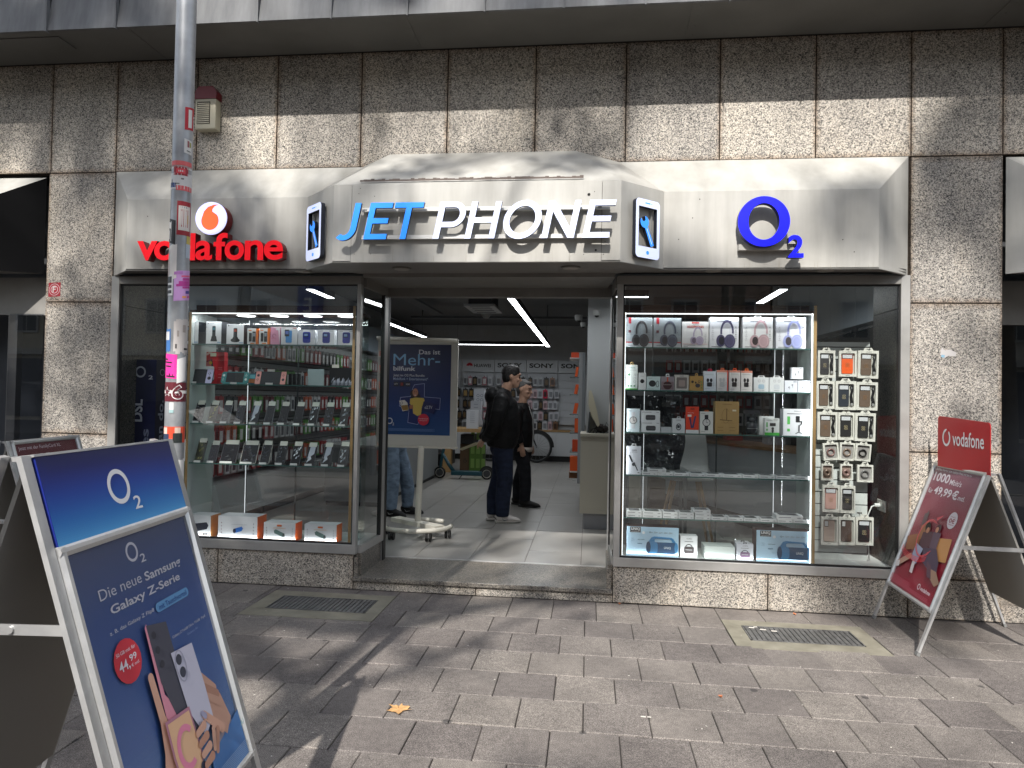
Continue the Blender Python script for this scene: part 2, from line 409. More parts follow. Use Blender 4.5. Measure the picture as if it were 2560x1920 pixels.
def grate(name, label, S, G):
    t = thing(name, label, 'grate', ((G[0] + G[2]) / 2, (G[1] + G[3]) / 2, 0), 'light well gratings in the pavement')
    m = MB(); a, b, c, d = S; e, f, gg, h = G
    for q in ((a, c, b, f), (a, c, h, d), (a, e, f, h), (gg, c, f, h)): m.box(q[0] + .002, q[1] - .002, q[2] + .002, q[3] - .002, -.02, .001)
    m.build('concrete_surround', CONC, t)
    STEEL = worn('grate_steel', (.10, .10, .10), (.22, .215, .205), 20, .55, .5, .05)
    m = MB(); 
    for q in ((e, gg, f, f + .008), (e, gg, h - .008, h), (e, e + .008, f, h), (gg - .008, gg, f, h)): m.box(q[0], q[1], q[2], q[3], -.012, .004)
    m.build('rim', STEEL, t)
    bx('pit', e, gg, f, h, -.3, -.28, BLACK, t)
    n = int((gg - e) / .0335); bm_ = MB(); bm_.box(-.0125, .0125, 0, h - f - .02, -.010, .0015); me = bm_.mesh('bar', STEEL)
    for k in range(n):
        o = bpy.data.objects.new('bar', me); COL.objects.link(o); o.parent = t; o.matrix_parent_inverse = PINV[t.name]
        o.location = (e + .014 + (gg - e - .028) * (k + .5) / n, f + .01, 0)
    m = MB()
    for k in range(9): m.box(e + .01, gg - .01, f + .02 + (h - f - .04) * k / 8 - .0015, f + .02 + (h - f - .04) * k / 8 + .0015, -.013, -.002)
    m.build('cross_rods', STEEL, t)
grate('pavement_grate', 'rusty grey slatted grating in a pale concrete surround left of the doorstep', GL, (-2.36, -.58, -1.60, -.262))
grate('pavement_grate', 'slatted grating below the right window, white scraps lying on it', GR, (1.11, -.69, 1.845, -.394))

road = bx('road', -45, 45, -17.0, -7.32, -.16, -.12, worn('asphalt', (.04, .04, .042), (.065, .065, .065), 3, .9, 0, .2)); struct(road)
kb = bx('kerb', -45, 45, -7.32, -7.2, -.2, 0.0, CONC); struct(kb)
fp = bx('far_pavement', -45, 45, -26.0, -17.0, -.2, -.0, worn('far_paving', (.12, .11, .10), (.17, .16, .15), 4, .85)); struct(fp)
gr_ = bx('ground', -200, 200, -200, 200, -.5, -.35, flat((90, 88, 84), .9)); struct(gr_)

# ================================================================ the shop building
B = thing('shop_building', 'granite clad building front over the shop, with a grey canopy along its top', 'building', (-1, 0, 0))
BACK = flat((44, 34, 27), .9)
bx('wall_core', -13, 13, .04, .30, 4.44, 14, flat((150, 146, 138), .8), B)
bx('wall_core', -13, 13, .034, .30, 3.47, 4.44, BACK, B)
bx('wall_core', -4.73, -4.09, .034, .68, 0, 3.47, BACK, B); bx('wall_core', 2.40, 3.06, .034, .59, 0, 3.47, BACK, B)
GJ = .0045
def gpanel(x0, x1, z0, z1, mat=GRAN, y=0.0, name='granite_panel', dep=.034):
    m = MB(); m.box(x0 + GJ, x1 - GJ, y, y + dep, z0 + GJ, z1 - GJ)
    o = m.build(name, mat, B, bevel=.002); return o
wj = [-9.0, -8.3, -7.6, -6.88, -6.15, -5.43, -4.708, -4.097, -3.362, -2.645, -1.914, -1.186, -.463, .259, .987, 1.708, 2.404, 3.054, 3.78, 4.5, 5.22, 5.94, 6.66]
for a, b in zip(wj, wj[1:]): gpanel(a, b, 3.482, 4.445)
zj = [0, 1.222, 2.358, 3.482]
zr_ = [0, 1.243, 2.366, 3.482]
for a, b in zip([0, .30, 1.214, 2.354], [.30, 1.214, 2.354, 3.482]): gpanel(-4.722, -4.095, a, b)
for a, b in zip([0, .30, 1.243, 2.367], [.30, 1.243, 2.367, 3.482]): gpanel(2.404, 3.058, a, b)
# returns of the piers inside the windows
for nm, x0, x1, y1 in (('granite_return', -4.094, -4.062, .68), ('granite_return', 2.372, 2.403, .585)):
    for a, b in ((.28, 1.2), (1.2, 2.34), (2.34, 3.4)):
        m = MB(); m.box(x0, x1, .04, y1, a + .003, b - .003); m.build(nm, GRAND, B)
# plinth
for a, b in ((-4.09, -3.068), (-3.068, -1.893), (.212, 1.391), (1.391, 2.404)): gpanel(a, b, 0, .287, GRANP)
bx('plinth_core', -4.09, -1.90, .034, .60, 0, .286, BACK, B); bx('plinth_core', .222, 2.40, .034, .60, 0, .286, BACK, B)
# door reveal cheeks of granite
m = MB(); m.box(-1.889, -1.857, .004, .035, .106, .262); m.box(-1.888, -1.838, .035, .56, .106, .287); m.build('door_cheek', GRANS, B)
m = MB(); m.box(.165, .199, .004, .035, .106, .262); m.box(.172, .214, .035, .56, .106, .287); m.build('door_cheek', GRANS, B)
# doorstep
S = thing('doorstep', 'low granite step with a polished tread in front of the open shop entrance', 'step', (-.84, .3, 0))
m = MB(); m.box(-1.893, .212, -.012, .70, .070, .105); m.build('tread', GRANS, S, bevel=.004)
for a, b in ((-1.892, -.88), (-.872, .211)):
    m = MB(); m.box(a, b, .012, .05, 0, .0695); m.build('riser', GRANP, S)
bx('step_core', -1.89, .21, .05, .70, 0, .069, BACK, S)
bx('threshold_strip', -1.87, .20, .70, .728, .06, .110, SILVER, S)

# canopy along the top: soffit boards, zinc fascia boards
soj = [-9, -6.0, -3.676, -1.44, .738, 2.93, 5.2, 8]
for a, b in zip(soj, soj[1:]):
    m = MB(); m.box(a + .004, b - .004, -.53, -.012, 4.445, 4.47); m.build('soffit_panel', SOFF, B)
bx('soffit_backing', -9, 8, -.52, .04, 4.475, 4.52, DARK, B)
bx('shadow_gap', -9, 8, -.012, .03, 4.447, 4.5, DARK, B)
for x in soj[1:-1]:
    m = MB(); m.box(x - .035, x + .035, -.525, -.02, 4.441, 4.4452)
    for k in range(4): m.cyl((x + .02, -.47 + .13 * k, 4.441), (x + .02, -.47 + .13 * k, 4.438), .006, 6)
    m.build('cover_strip', SOFF, B)
m = MB(); m.box(-4.9, -4.3, -.44, -.24, 4.438, 4.4445); m.build('access_flap', SOFF, B)
fj = [-9.0, -8.37, -7.79, -7.21, -6.63, -6.05, -5.47, -4.888, -4.306, -3.716, -3.134, -2.551, -1.97, -1.383, -.802, -.223, .361, .945, 1.53, 2.11, 2.69, 3.27, 3.85, 4.43, 5.0, 5.6, 6.2]
for a, b in zip(fj, fj[1:]):
    m = MB(); m.poly([(a + .006, -.555, 4.43), (b - .006, -.555, 4.43), (b - .006, -.48, 4.95), (a + .006, -.48, 4.95)])
    m.poly([(a + .006, -.555, 4.43), (a + .006, -.53, 4.43), (b - .006, -.53, 4.43), (b - .006, -.555, 4.43)])
    m.poly([(a + .006, -.555, 4.43), (a + .006, -.48, 4.95), (a + .006, -.44, 4.95), (a + .006, -.53, 4.43)])
    m.box(a - .006, a + .006, -.566, -.53, 4.418, 4.96)
    m.build('zinc_panel', ZINC, B)
bx('canopy_core', -9, 7, -.45, .04, 4.53, 4.95, DARK, B)
bx('parapet', -9, 7, -.47, .04, 4.95, 5.3, ZINC, B)

# alarm box on the wall
A = thing('alarm_siren', 'white slatted alarm box with a dark red top high on the granite wall', 'alarm box', (-3.2, 0, 3.8))
m = MB(); m.box(-3.33, -3.145, -.085, -.001, 3.803, 4.06); m.build('case', flat((188, 182, 160), .5), A, bevel=.008)
m = MB(); i = 0; m.poly([(-3.333, -.088, 4.06), (-3.142, -.088, 4.06), (-3.142, -.088, 4.12), (-3.175, -.088, 4.165), (-3.30, -.088, 4.165), (-3.333, -.088, 4.12)])
m.poly([(-3.142, -.088, 4.06), (-3.142, -.001, 4.06), (-3.142, -.001, 4.12), (-3.142, -.088, 4.12)]); m.poly([(-3.142, -.088, 4.12), (-3.142, -.001, 4.12), (-3.175, -.001, 4.165), (-3.175, -.088, 4.165)])
m.poly([(-3.333, -.001, 4.06), (-3.333, -.088, 4.06), (-3.333, -.088, 4.12), (-3.333, -.001, 4.12)]); m.poly([(-3.333, -.088, 4.06), (-3.333, -.001, 4.06), (-3.142, -.001, 4.06), (-3.142, -.088, 4.06)])
m.build('beacon', flat((110, 16, 26), .3), A)
for k in range(11): bx('slat', -3.305, -3.20, -.092, -.086, 3.85 + .0165 * k, 3.857 + .0165 * k, flat((205, 198, 176), .5), A)
bx('slat_back', -3.31, -3.195, -.0865, -.084, 3.845, 4.035, flat((60, 56, 48), .8), A)

# ================================================================ fascia (sign box)
F = thing('sign_fascia', 'cream metal sign box with a projecting middle bay above windows and door', 'sign fascia', (-.85, 0, 2.58))
e1, e2 = .27, .56
zt, zb_, zf = 3.482, 2.580, 3.158
def pl(name, pts, mat=FASC):
    m = MB(); m.poly(pts)
    o = m.build(name, mat, F); s = o.modifiers.new('thick', 'SOLIDIFY'); s.thickness = .012; s.offset = -1; return o
Y0 = -.002
pl('front_panel', [(-3.778, -e1, zb_), (-2.240, -e1, zb_), (-2.240, -e1, zf), (-3.778, -e1, zf)])
pl('front_panel', [(.540, -e1, zb_), (2.070, -e1, zb_), (2.070, -e1, zf), (.540, -e1, zf)])
pl('sloping_top', [(-3.778, -e1, zf + .0005), (-2.240, -e1, zf + .0005), (-1.89, Y0, zt), (-4.085, Y0, zt)])
pl('sloping_top', [(.540, -e1, zf + .0005), (2.070, -e1, zf + .0005), (2.384, Y0, zt), (.209, Y0, zt)])
pl('side_panel', [(-4.085, Y0, zb_), (-3.778, -e1, zb_), (-3.778, -e1, zf), (-4.085, Y0, zt)])
pl('side_panel', [(2.070, -e1, zb_), (2.384, Y0, zb_), (2.384, Y0, zt), (2.070, -e1, zf)])
pl('bay_side', [(-2.2395, -e1 - .001, zb_), (-1.914, -e2, zb_), (-1.914, -e2, zf), (-2.2395, -e1 - .001, zf)])
pl('bay_side', [(.209, -e2, zb_), (.5395, -e1 - .001, zb_), (.5395, -e1 - .001, zf), (.209, -e2, zf)])
pl('bay_front', [(-1.914, -e2, zb_), (-1.775, -e2, zb_), (-1.775, -e2, zf), (-1.914, -e2, zf)])
pl('bay_front', [(-1.772, -e2 - .002, zb_), (.073, -e2 - .002, zb_), (.073, -e2 - .002, zf), (-1.772, -e2 - .002, zf)])
pl('bay_front', [(.076, -e2, zb_), (.209, -e2, zb_), (.209, -e2, zf), (.076, -e2, zf)])
pl('bay_top', [(-1.914, -e2, zf + .001), (.209, -e2, zf + .001), (-.135, Y0, 3.58), (-1.661, Y0, 3.583)])
pl('bay_top_corner', [(-2.240, -e1, zf + .002), (-1.914, -e2, zf + .001), (-1.661, Y0, 3.583), (-1.89, Y0 - .003, zt)])
pl('bay_top_corner', [(.209, -e2, zf + .001), (.540, -e1, zf + .002), (.209, Y0 - .003, zt), (-.135, Y0, 3.58)])
# peeling joint above the middle front
m = MB(); random.seed(3)
xs = [-1.72 + 1.66 * k / 60 for k in range(61)]
for k in range(60):
    h0 = .006 + .010 * rnd.random(); a, b = xs[k], xs[k + 1]
    m.poly([(a, -e2 + .018, zf + .020), (b, -e2 + .018, zf + .020), (b, -e2 + .024, zf + .028 + h0), (a, -e2 + .024, zf + .028 + h0)])
    m.v[-4:] = [(p[0], p[1] - .006, p[2] + .006) for p in m.v[-4:]]
m.build('peeling_seam', flat((92, 82, 76), .9), F)
m = MB()
for (x, z, r) in ((-.02, 3.06, .011), (.035, 2.66, .008), (-1.72, 3.09, .003), (-1.60, 3.07, .003), (-1.745, 2.98, .003), (-1.745, 2.86, .003), (-1.745, 2.64, .003), (-1.62, 2.64, .003), (.02, 3.08, .003), (.10, 2.99, .003), (-.05, 2.63, .003), (.1, 2.72, .003), (.09, 2.63, .003), (-1.71, 3.13, .003)):
    m.loft([(x, -e2 - .0025, z), (x, -e2 - .0035, z)], r, 8)
for (x, z) in ((-3.6, 3.02), (-3.05, 2.95), (.75, 2.96), (.65, 2.80), (1.82, 2.79), (1.9, 2.70), (.8, 3.1)): m.loft([(x, -e1 - .0005, z), (x, -e1 - .0015, z)], .004, 8)
m.build('screw_holes', flat((28, 26, 25), .9), F)
m = MB()
for k in range(46):
    x = rnd.uniform(-3.75, 2.05); 
    if -2.25 < x < -1.92 or .2 < x < .55: continue
    y = -e2 - .0026 if -1.91 < x < .2 else -e1 - .0006; h_ = rnd.uniform(.02, .10); z = zb_ + .004; wd = rnd.uniform(.0015, .004)
    m.poly([(x, y, z), (x + wd, y, z), (x + wd * .6, y, z + h_), (x + wd * .4, y, z + h_)])
m.build('drip_marks', flat((150, 144, 130), .7), F)
# underside boards
def und(name, pts, z, mat=FRAMED):
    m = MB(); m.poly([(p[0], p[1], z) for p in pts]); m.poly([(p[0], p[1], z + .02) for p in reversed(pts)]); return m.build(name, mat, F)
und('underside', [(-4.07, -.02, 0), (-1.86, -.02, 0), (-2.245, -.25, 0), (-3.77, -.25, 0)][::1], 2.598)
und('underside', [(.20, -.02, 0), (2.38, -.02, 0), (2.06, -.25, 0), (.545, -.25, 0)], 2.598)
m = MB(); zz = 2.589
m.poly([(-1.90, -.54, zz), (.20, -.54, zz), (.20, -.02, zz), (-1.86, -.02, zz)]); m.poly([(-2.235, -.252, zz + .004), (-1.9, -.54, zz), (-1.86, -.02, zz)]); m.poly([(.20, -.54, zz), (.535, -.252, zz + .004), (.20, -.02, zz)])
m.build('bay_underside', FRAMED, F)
m = MB(); zz = 2.583; q = .022
def lip(a, b, z=2.576):
    a = Vector((*a, 0)); b = Vector((*b, 0)); d = (b - a).normalized(); n_ = Vector((-d.y, d.x, 0)) * q; m.obox((a.x, a.y, z), b - a, n_, (0, 0, .012))
lip((-4.085, 0), (-3.778, -e1)); lip((-3.778, -e1), (-2.24, -e1)); lip((-2.24, -e1), (-1.914, -e2)); lip((-1.914, -e2), (.209, -e2)); lip((.209, -e2), (.54, -e1)); lip((.54, -e1), (2.07, -e1)); lip((2.07, -e1), (2.384, 0))
m.build('lower_lip', FRAMED, F)
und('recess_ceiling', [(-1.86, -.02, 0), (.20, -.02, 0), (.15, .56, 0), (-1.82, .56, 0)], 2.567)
bx('ceiling_trim', -1.85, .19, -.045, -.02, 2.560, 2.589, FRAMED, F)
for (x, y) in ((-1.46, -.28), (-.15, -.30), (-2.33, -.13), (.93, -.13), (1.75, -.13)):
    t = thing('downlight', {-1.46: 'round unlit downlight under the middle bay, left one', -.15: 'round unlit downlight under the middle bay, right one', -2.33: 'round unlit downlight above the left display window', .93: 'round unlit downlight above the left half of the right window', 1.75: 'round unlit downlight above the right half of the right window'}[x], 'downlight', (x, y, 2.59), 'downlights under the fascia')
    zc = 2.587 if y < -.2 else 2.597
    m = MB(); m.loft([(x, y, zc), (x, y, zc - .008)], .075, 20); m.build('ring', flat((120, 118, 110), .4), t)
    m = MB(); m.loft([(x, y, zc - .0085), (x, y, zc - .010)], .058, 20); m.build('diffuser', flat((165, 160, 150), .3), t)

# ================================================================ shop window frames and panes
Wn = thing('shopfront', 'grey aluminium shop windows either side of the open entrance', 'shop window', (-.85, 0, .29))
fy0, fy1 = -.018, .045
def fr(x0, x1, z0, z1, y0=fy0, y1=fy1, name='frame', mat=FRAME): 
    m = MB(); m.box(x0, x1, y0, y1, z0, z1); return m.build(name, mat, Wn, bevel=.003)
fr(-4.09, -1.874, .288, .365, name='sill_rail'); fr(.213, 2.400, .288, .358, name='sill_rail')
fr(-4.09, -4.018, .3655, 2.575); fr(2.334, 2.400, .3585, 2.575)
fr(-1.905, -1.874, .3655, 2.507); fr(.213, .262, .3585, 2.507)
fr(-4.017, -1.874, 2.508, 2.575, name='header_rail', mat=FRAMED); fr(.213, 2.333, 2.508, 2.575, name='header_rail', mat=FRAMED)
for a, b in ((-4.016, -1.906), (.263, 2.333)):                        # black gasket
    m = MB(); z0, z1 = (.366, 2.507) if a < 0 else (.359, 2.507)
    m.box(a, b, .0, .03, z1 - .010, z1); m.box(a, b, .0, .03, z0, z0 + .010); m.box(a, a + .010, .0, .03, z0 + .01, z1 - .01); m.box(b - .010, b, .0, .03, z0 + .01, z1 - .01)
    m.build('gasket', BLACK, Wn)
def pane(pts, name='window_pane', mat=None, par=None):
    m = MB(); m.poly(pts); return m.build(name, mat or GLASS, par or Wn)
pane([(-4.01, .012, .37), (-1.91, .012, .37), (-1.91, .012, 2.505), (-4.01, .012, 2.505)])
pane([(.268, .012, .362), (2.33, .012, .362), (2.33, .012, 2.505), (.268, .012, 2.505)])
# splayed side panes of the entrance recess
for s, xa, xb in ((-1, -1.876, -1.848), (1, .214, .199)):
    def PT(f, z): return (xa + (xb - xa) * f, .046 + .50 * f, z)
    o = MB(); t_ = (.030 if s < 0 else .012) * s
    def piece(f0, f1, z0, z1, nm, mat=FRAME):
        a, b = PT(f0, z0), PT(f1, z1); mm = MB(); mm.obox(a, (b[0] - a[0], b[1] - a[1], 0), (-t_ if s < 0 else -t_, 0, 0), (0, 0, z1 - z0)); return mm.build(nm, mat, Wn)
    piece(0, 1.05, .288, .352, 'sill_rail'); piece(0, 1.05, 2.49, 2.575, 'header_rail', FRAMED); piece(.90, 1.05, .3525, 2.4895, 'frame')
    piece(.86, .90, .3525, 2.4895, 'gasket', BLACK)
    a, b = PT(.0, .35), PT(.86, 2.49); dx = -t_ * .5
    pane([(a[0] + dx, a[1], .35), (b[0] + dx, b[1], .35), (b[0] + dx, b[1], 2.49), (a[0] + dx, a[1], 2.49)])
# entrance head, roller shutter rail and jambs
bx('entrance_head', -1.87, .21, .56, .66, 2.49, 2.60, FRAMED, Wn)
bx('door_jamb', -1.872, -1.829, .575, .66, .106, 2.489, FRAME, Wn); bx('door_jamb', .182, .189, .575, .66, .106, 2.489, SILVER, Wn)
bx('guide_rail', -1.828, -1.819, .58, .65, .106, 2.489, BLACK, Wn); bx('guide_rail', .190, .205, .575, .65, .106, 2.489, BLACK, Wn)
bx('lock_box', -1.866, -1.828, .55, .576, 1.28, 1.44, flat((150, 150, 146), .4), Wn)
# ================================================================ illuminated signs
def ledface(c, e): return flat(c, .35, 0, e)
JB = ledface((44, 128, 232), .62); JW = ledface((204, 212, 240), .40); SIDE = flat((36, 40, 52), .5)
J = thing('letter_sign', 'JET PHONE channel letters, blue then white, on two rails across the middle bay', 'shop sign', (-.84, -.6, 2.72))
Hh, st, sh = .266, .043, .0385; SHR = .20
def letter(loops, x, mat, nm='letter'):
    lp = [[(x + px_ + SHR * pz, pz) for px_, pz in l] for l in loops]
    m = MB(); m.prism(lp, (0, -.632, 2.727), (1, 0, 0), (0, 0, 1), (0, -1, 0), .027, 0, 1)
    o = m.build(nm, [mat, SIDE], J); return o
def E_(w): return [[(0, 0), (w, 0), (w, sh), (st, sh), (st, .115), (w * .93, .115), (w * .93, .115 + sh), (st, .115 + sh), (st, Hh - sh), (w, Hh - sh), (w, Hh), (0, Hh)]]
jx = .104
Jl = [(.104, Hh), (.104, .085)] + [(.104 - .0 + .0 - (.104 - p[0]) , p[1]) for p in arc(.020, .085, .084, .092, 0, -130, 12)[1:]]
Ji = [(p[0], p[1]) for p in arc(.020, .083, .040, .052, -125, 0, 12)]
letter([Jl + Ji + [(.060, Hh)]], -1.822, JB)
letter(E_(.168), -1.647, JB)
letter([[(0, Hh), (0, Hh - sh), (.086, Hh - sh), (.086, 0), (.129, 0), (.129, Hh - sh), (.212, Hh - sh), (.212, Hh)]], -1.462, JB)
Po = [(0, 0), (st, 0), (st, .083), (.115, .083)] + arc(.115, .1745, .088, .0915, -90, 90, 12)[1:] + [(0, Hh)]
Pi = [(st, .1215), (.115, .1215)] + arc(.115, .1745, .046, .053, -90, 90, 10)[1:] + [(st, .2275)]
letter([Po, Pi], -1.132, JW)
letter([[(0, 0), (st, 0), (st, .113), (.172, .113), (.172, 0), (.215, 0), (.215, Hh), (.172, Hh), (.172, .113 + sh), (st, .113 + sh), (st, Hh), (0, Hh)]], -.900, JW)
letter([arc(.133, .133, .134, .138, 0, 360, 40)[:-1], arc(.133, .133, .091, .098, 0, 360, 36)[:-1]], -.645, JW)
letter([[(0, 0), (st, 0), (st, .19), (.185, 0), (.228, 0), (.228, Hh), (.185, Hh), (.185, .075), (.043, Hh), (0, Hh)]], -.350, JW)
letter(E_(.183), -.062, JW)
for z in (2.742, 2.946):
    m = MB(); m.box(-1.68, .13, -.598, -.575, z, z + .028)
    m.build('rail', flat((226, 226, 222), .4), J)
m = MB()
for x in (-1.655, .06):
    for z in (2.756, 2.960): m.box(x - .012, x + .012, -.6, -.562, z - .006, z + .006)
m.build('rail_bolt', SILVER, J)

def phone_sign(A0, B0, label):
    A0, B0 = Vector(A0), Vector(B0); U = (B0 - A0).normalized(); N = Vector((U.y, -U.x, 0)); 
    if N.y > 0: N = -N
    t = thing('phone_icon_sign', label, 'shop sign', tuple(A0 + U * .2 + N * .03), 'phone and spanner icon signs')
    O = A0 + U * .098 + N * .018; w_, h_ = .242, .425; z0 = 2.621
    O.z = z0; Z = Vector((0, 0, 1))
    m = MB(); m.prism([rrect(0, 0, w_, h_, .03), rrect(.028, .082, w_ - .028, h_ - .055, .002, 1)], O, U, Z, N, .034, 0, 1); m.build('phone_body', [JW, SIDE], t)
    m = MB(); m.prism([arc(w_ / 2, .040, .014, .014, 0, 360, 14)[:-1]], O + N * .0345, U, Z, N, .001); m.prism([rrect(w_ / 2 - .03, h_ - .03, w_ / 2 + .022, h_ - .022, .003, 2)], O + N * .0345, U, Z, N, .001); m.prism([arc(w_ / 2 + .036, h_ - .026, .004, .004, 0, 360, 8)[:-1]], O + N * .0345, U, Z, N, .001)
    m.build('button_and_earpiece', JB, t)
    hx, hz = .092, .262; ang = R(-64)
    ca, sa = math.cos(ang), math.sin(ang)
    def rot(p): return (hx + p[0] * ca - p[1] * sa, hz + p[0] * sa + p[1] * ca)
    head = [(p[0], p[1]) for p in arc(0, 0, .042, .042, 205, 155 + 0 - 0, 1)]
    out = [(.185, -.017), (.185, .017), (.040, .015)] + arc(0, 0, .043, .043, 22, 150, 9) + [(-.012, .016), (-.004, 0), (-.012, -.016)] + arc(0, 0, .043, .043, 210, 338, 9) + [(.040, -.015)]
    m = MB(); m.prism([[rot(p) for p in out]], O, U, Z, N, .030, 0, 1); m.build('spanner', [JB, SIDE], t)
    m = MB(); m.prism([[rot(p) for p in [(.05, -.002), (.17, -.002), (.17, .002), (.05, .002)]]], O + N * .0305, U, Z, N, .001); m.build('spanner_line', JW, t)
    m = MB(); m.obox(O + N * -.017 + U * .04 + Z * .05, U * .01, N * .016, Z * .33); m.obox(O + N * -.017 + U * (w_ - .05) + Z * .05, U * .01, N * .016, Z * .33); m.build('spacer', SILVER, t)
phone_sign((-2.24, -.27, 0), (-1.914, -.56, 0), 'white lit phone outline holding a blue spanner left of the JET letters')
phone_sign((.209, -.56, 0), (.54, -.27, 0), 'white lit phone outline holding a blue spanner right of the PHONE letters')

def letter3d(ch, x0, x1, z0, z1, yb, dep, mat, side, par, bold=.02, name='letter', ref=None):
    vs, fs, (a0, b0, a1, b1) = text_geo(ch, bold, 0, 5)
    # front outline -> boundary loops
    from collections import defaultdict
    ec = defaultdict(int)
    for f in fs:
        for a, b in zip(f, f[1:] + f[:1]): ec[(a, b)] += 1
    be = [(a, b) for (a, b) in ec if (b, a) not in ec]
    sx, sz = (x1 - x0) / (a1 - a0), (z1 - z0) / (b1 - b0)
    m = MB(); n = len(vs)
    P = [(x0 + (p[0] - a0) * sx, z0 + (p[1] - b0) * sz) for p in vs]
    m.v = [(p[0], yb - dep, p[1]) for p in P] + [(p[0], yb, p[1]) for p in P]
    for f in fs: m.f.append(tuple(f)); m.m.append(0); m.f.append(tuple(n + k for k in reversed(f))); m.m.append(1)
    for a, b in be: m.f.append((b, a, n + a, n + b)); m.m.append(1)
    return m.build(name, [mat, side], par)
VR = ledface((214, 4, 22), .40); VRS = flat((110, 8, 14), .45)
V_ = thing('letter_sign', 'red vodafone channel letters below a round white emblem, half hidden by the pole', 'shop sign', (-2.95, -.3, 2.63))
# letters laid out by hand along the word (x0, x1, z0, z1)
za, zx, zd = 2.636, 2.792, 2.852
for ch, x0, x1, zt_ in (('v', -3.602, -3.440, zx), ('o', -3.455, -3.292, zx), ('d', -3.275, -3.118, zd), ('a', -3.098, -2.960, zx), ('f', -2.945, -2.835, zd), ('o', -2.872, -2.727, zx), ('n', -2.712, -2.567, zx), ('e', -2.548, -2.392, zx)):
    if ch == 'a': x0, x1 = -3.106, -2.975
    if ch == 'f': x0, x1 = -2.955, -2.850
    if ch == 'o' and x0 > -3: x0, x1 = -2.862, -2.710
    if ch == 'n': x0, x1 = -2.695, -2.552
    if ch == 'e': x0, x1 = -2.538, -2.390
    letter3d(ch, x0 - .005, x1 + .005, za, zt_, -.305, .075, VR, VRS, V_, .021)
bx('rail', -3.55, -2.42, -.304, -.278, 2.66, 2.70, SILVER, V_)
m = MB(); m.loft([(-2.985, -.285, 2.968), (-2.985, -.375, 2.968)], .128, 40, 0, True); m.build('emblem_drum', VRS, V_)
m = MB(); m.loft([(-2.985, -.375, 2.968), (-2.985, -.388, 2.968), (-2.985, -.396, 2.968)], [.130, .128, .118], 40); m.build('emblem_face', ledface((196, 196, 240), .75), V_)
cxx, czz = -2.985, 2.955
drop = arc(cxx, czz - .012, .072, .074, -200, 78, 26) 
drop = [(p[0], p[1]) for p in drop] + [(cxx + .0, czz + .080), (cxx + .020, czz + .100), (cxx + .062, czz + .113)] 
drop = arc(cxx, czz - .010, .072, .074, 40, -205, 30) + [(cxx - .052, czz + .062), (cxx - .020, czz + .098), (cxx + .03, czz + .116), (cxx + .066, czz + .117), (cxx + .036, czz + .104), (cxx + .018, czz + .082), (cxx + .018, czz + .062)]
m = MB(); m.prism([drop], (0, -.3965, 0), (1, 0, 0), (0, 0, 1), (0, -1, 0), .003); m.build('speech_mark', ledface((232, 92, 50), .7), V_)
bx('cable_stub', -3.0, -2.97, -.30, -.28, 2.80, 2.85, flat((120, 120, 118)), V_)

OB = ledface((2, 6, 214), .6); OBS = flat((6, 8, 90), .4)
O_ = thing('letter_sign', 'deep blue O with a small 2 on the right part of the fascia', 'shop sign', (1.24, -.3, 2.64))
m = MB(); m.prism([arc(1.238, 2.902, .182, .183, 0, 360, 56)[:-1], arc(1.238, 2.902, .109, .133, 0, 360, 48)[:-1]], (0, -.325, 0), (1, 0, 0), (0, 0, 1), (0, -1, 0), .055, 0, 1); m.build('letter', [OB, OBS], O_)
letter3d('2', 1.410, 1.517, 2.640, 2.803, -.325, .05, OB, OBS, O_, .022, 'digit')
m = MB(); m.box(1.075, 1.475, -.322, -.275, 2.706, 2.75); m.build('rail', FASC, O_)

# ================================================================ street pole with stickers
PX, PY, PR = -1.503, -3.10, .0345
Pt = thing('street_pole', 'galvanised pole covered with torn stickers, left of centre in front of the window', 'pole', (PX, PY, 0))
m = MB(); m.loft([(PX, PY, z) for z in (0, 1.5, 3, 4.6)], PR, 24); GALV = worn('galvanised', (.24, .25, .265), (.42, .435, .45), 9, .42, .35, .03)
m.build('post', GALV, Pt, True)
def pz(ypx, dx=0): return at(450, ypx, PY).z
def wrapped(c, y0, y1, f0, f1, mats=None, tilt=0.0, prints=(), name='sticker', lift=.0008, ragged=0):
    """a sticker wrapped round the post: f0..f1 across the visible width (-1 left .. 1 right), y0..y1 rows of the photograph"""
    z1, z0 = pz(y0), pz(y1)
    a0, a1 = math.asin(max(-1, f0)) if f0 > -1 else -math.pi / 2 - .3, math.asin(min(1, f1)) if f1 < 1 else math.pi / 2 + .3
    base = math.atan2(CAMP.x - PX, -(CAMP.y - PY))                      # direction of the camera seen from the post
    def P(f, g, l=0):
        a = a0 + (a1 - a0) * f; th = base + a; r = PR + lift + l
        zz = z0 + (z1 - z0) * g + tilt * (f - .5)
        return (PX + r * math.sin(th), PY - r * math.cos(th), zz)
    M = [flat(c, .5)]; m = MB(); n = 8
    for k in range(n):
        g0 = -rnd.random() * ragged * .08; g1 = 1 + rnd.random() * ragged * .08
        m.poly([P(k / n, g0), P((k + 1) / n, g0), P((k + 1) / n, g1), P(k / n, g1)])
    for (u0, v0, u1, v1, cc) in prints:
        mt = flat(cc, .5)
        if mt not in M: M.append(mt)
        q = max(1, int((u1 - u0) * n + .99))
        for k in range(q):
            a, b = u0 + (u1 - u0) * k / q, u0 + (u1 - u0) * (k + 1) / q
            m.poly([P(a, v0, .0006), P(b, v0, .0006), P(b, v1, .0006), P(a, v1, .0006)], M.index(mt))
    return m.build(name, M, Pt)
RED = (176, 24, 40); WH = (214, 212, 208)
wrapped(RED, 272, 328, .15, 1.0, tilt=.01, prints=((.2, .1, .45, .9, WH), (.62, .0, .72, .5, WH), (.6, .55, 1, .65, WH)))
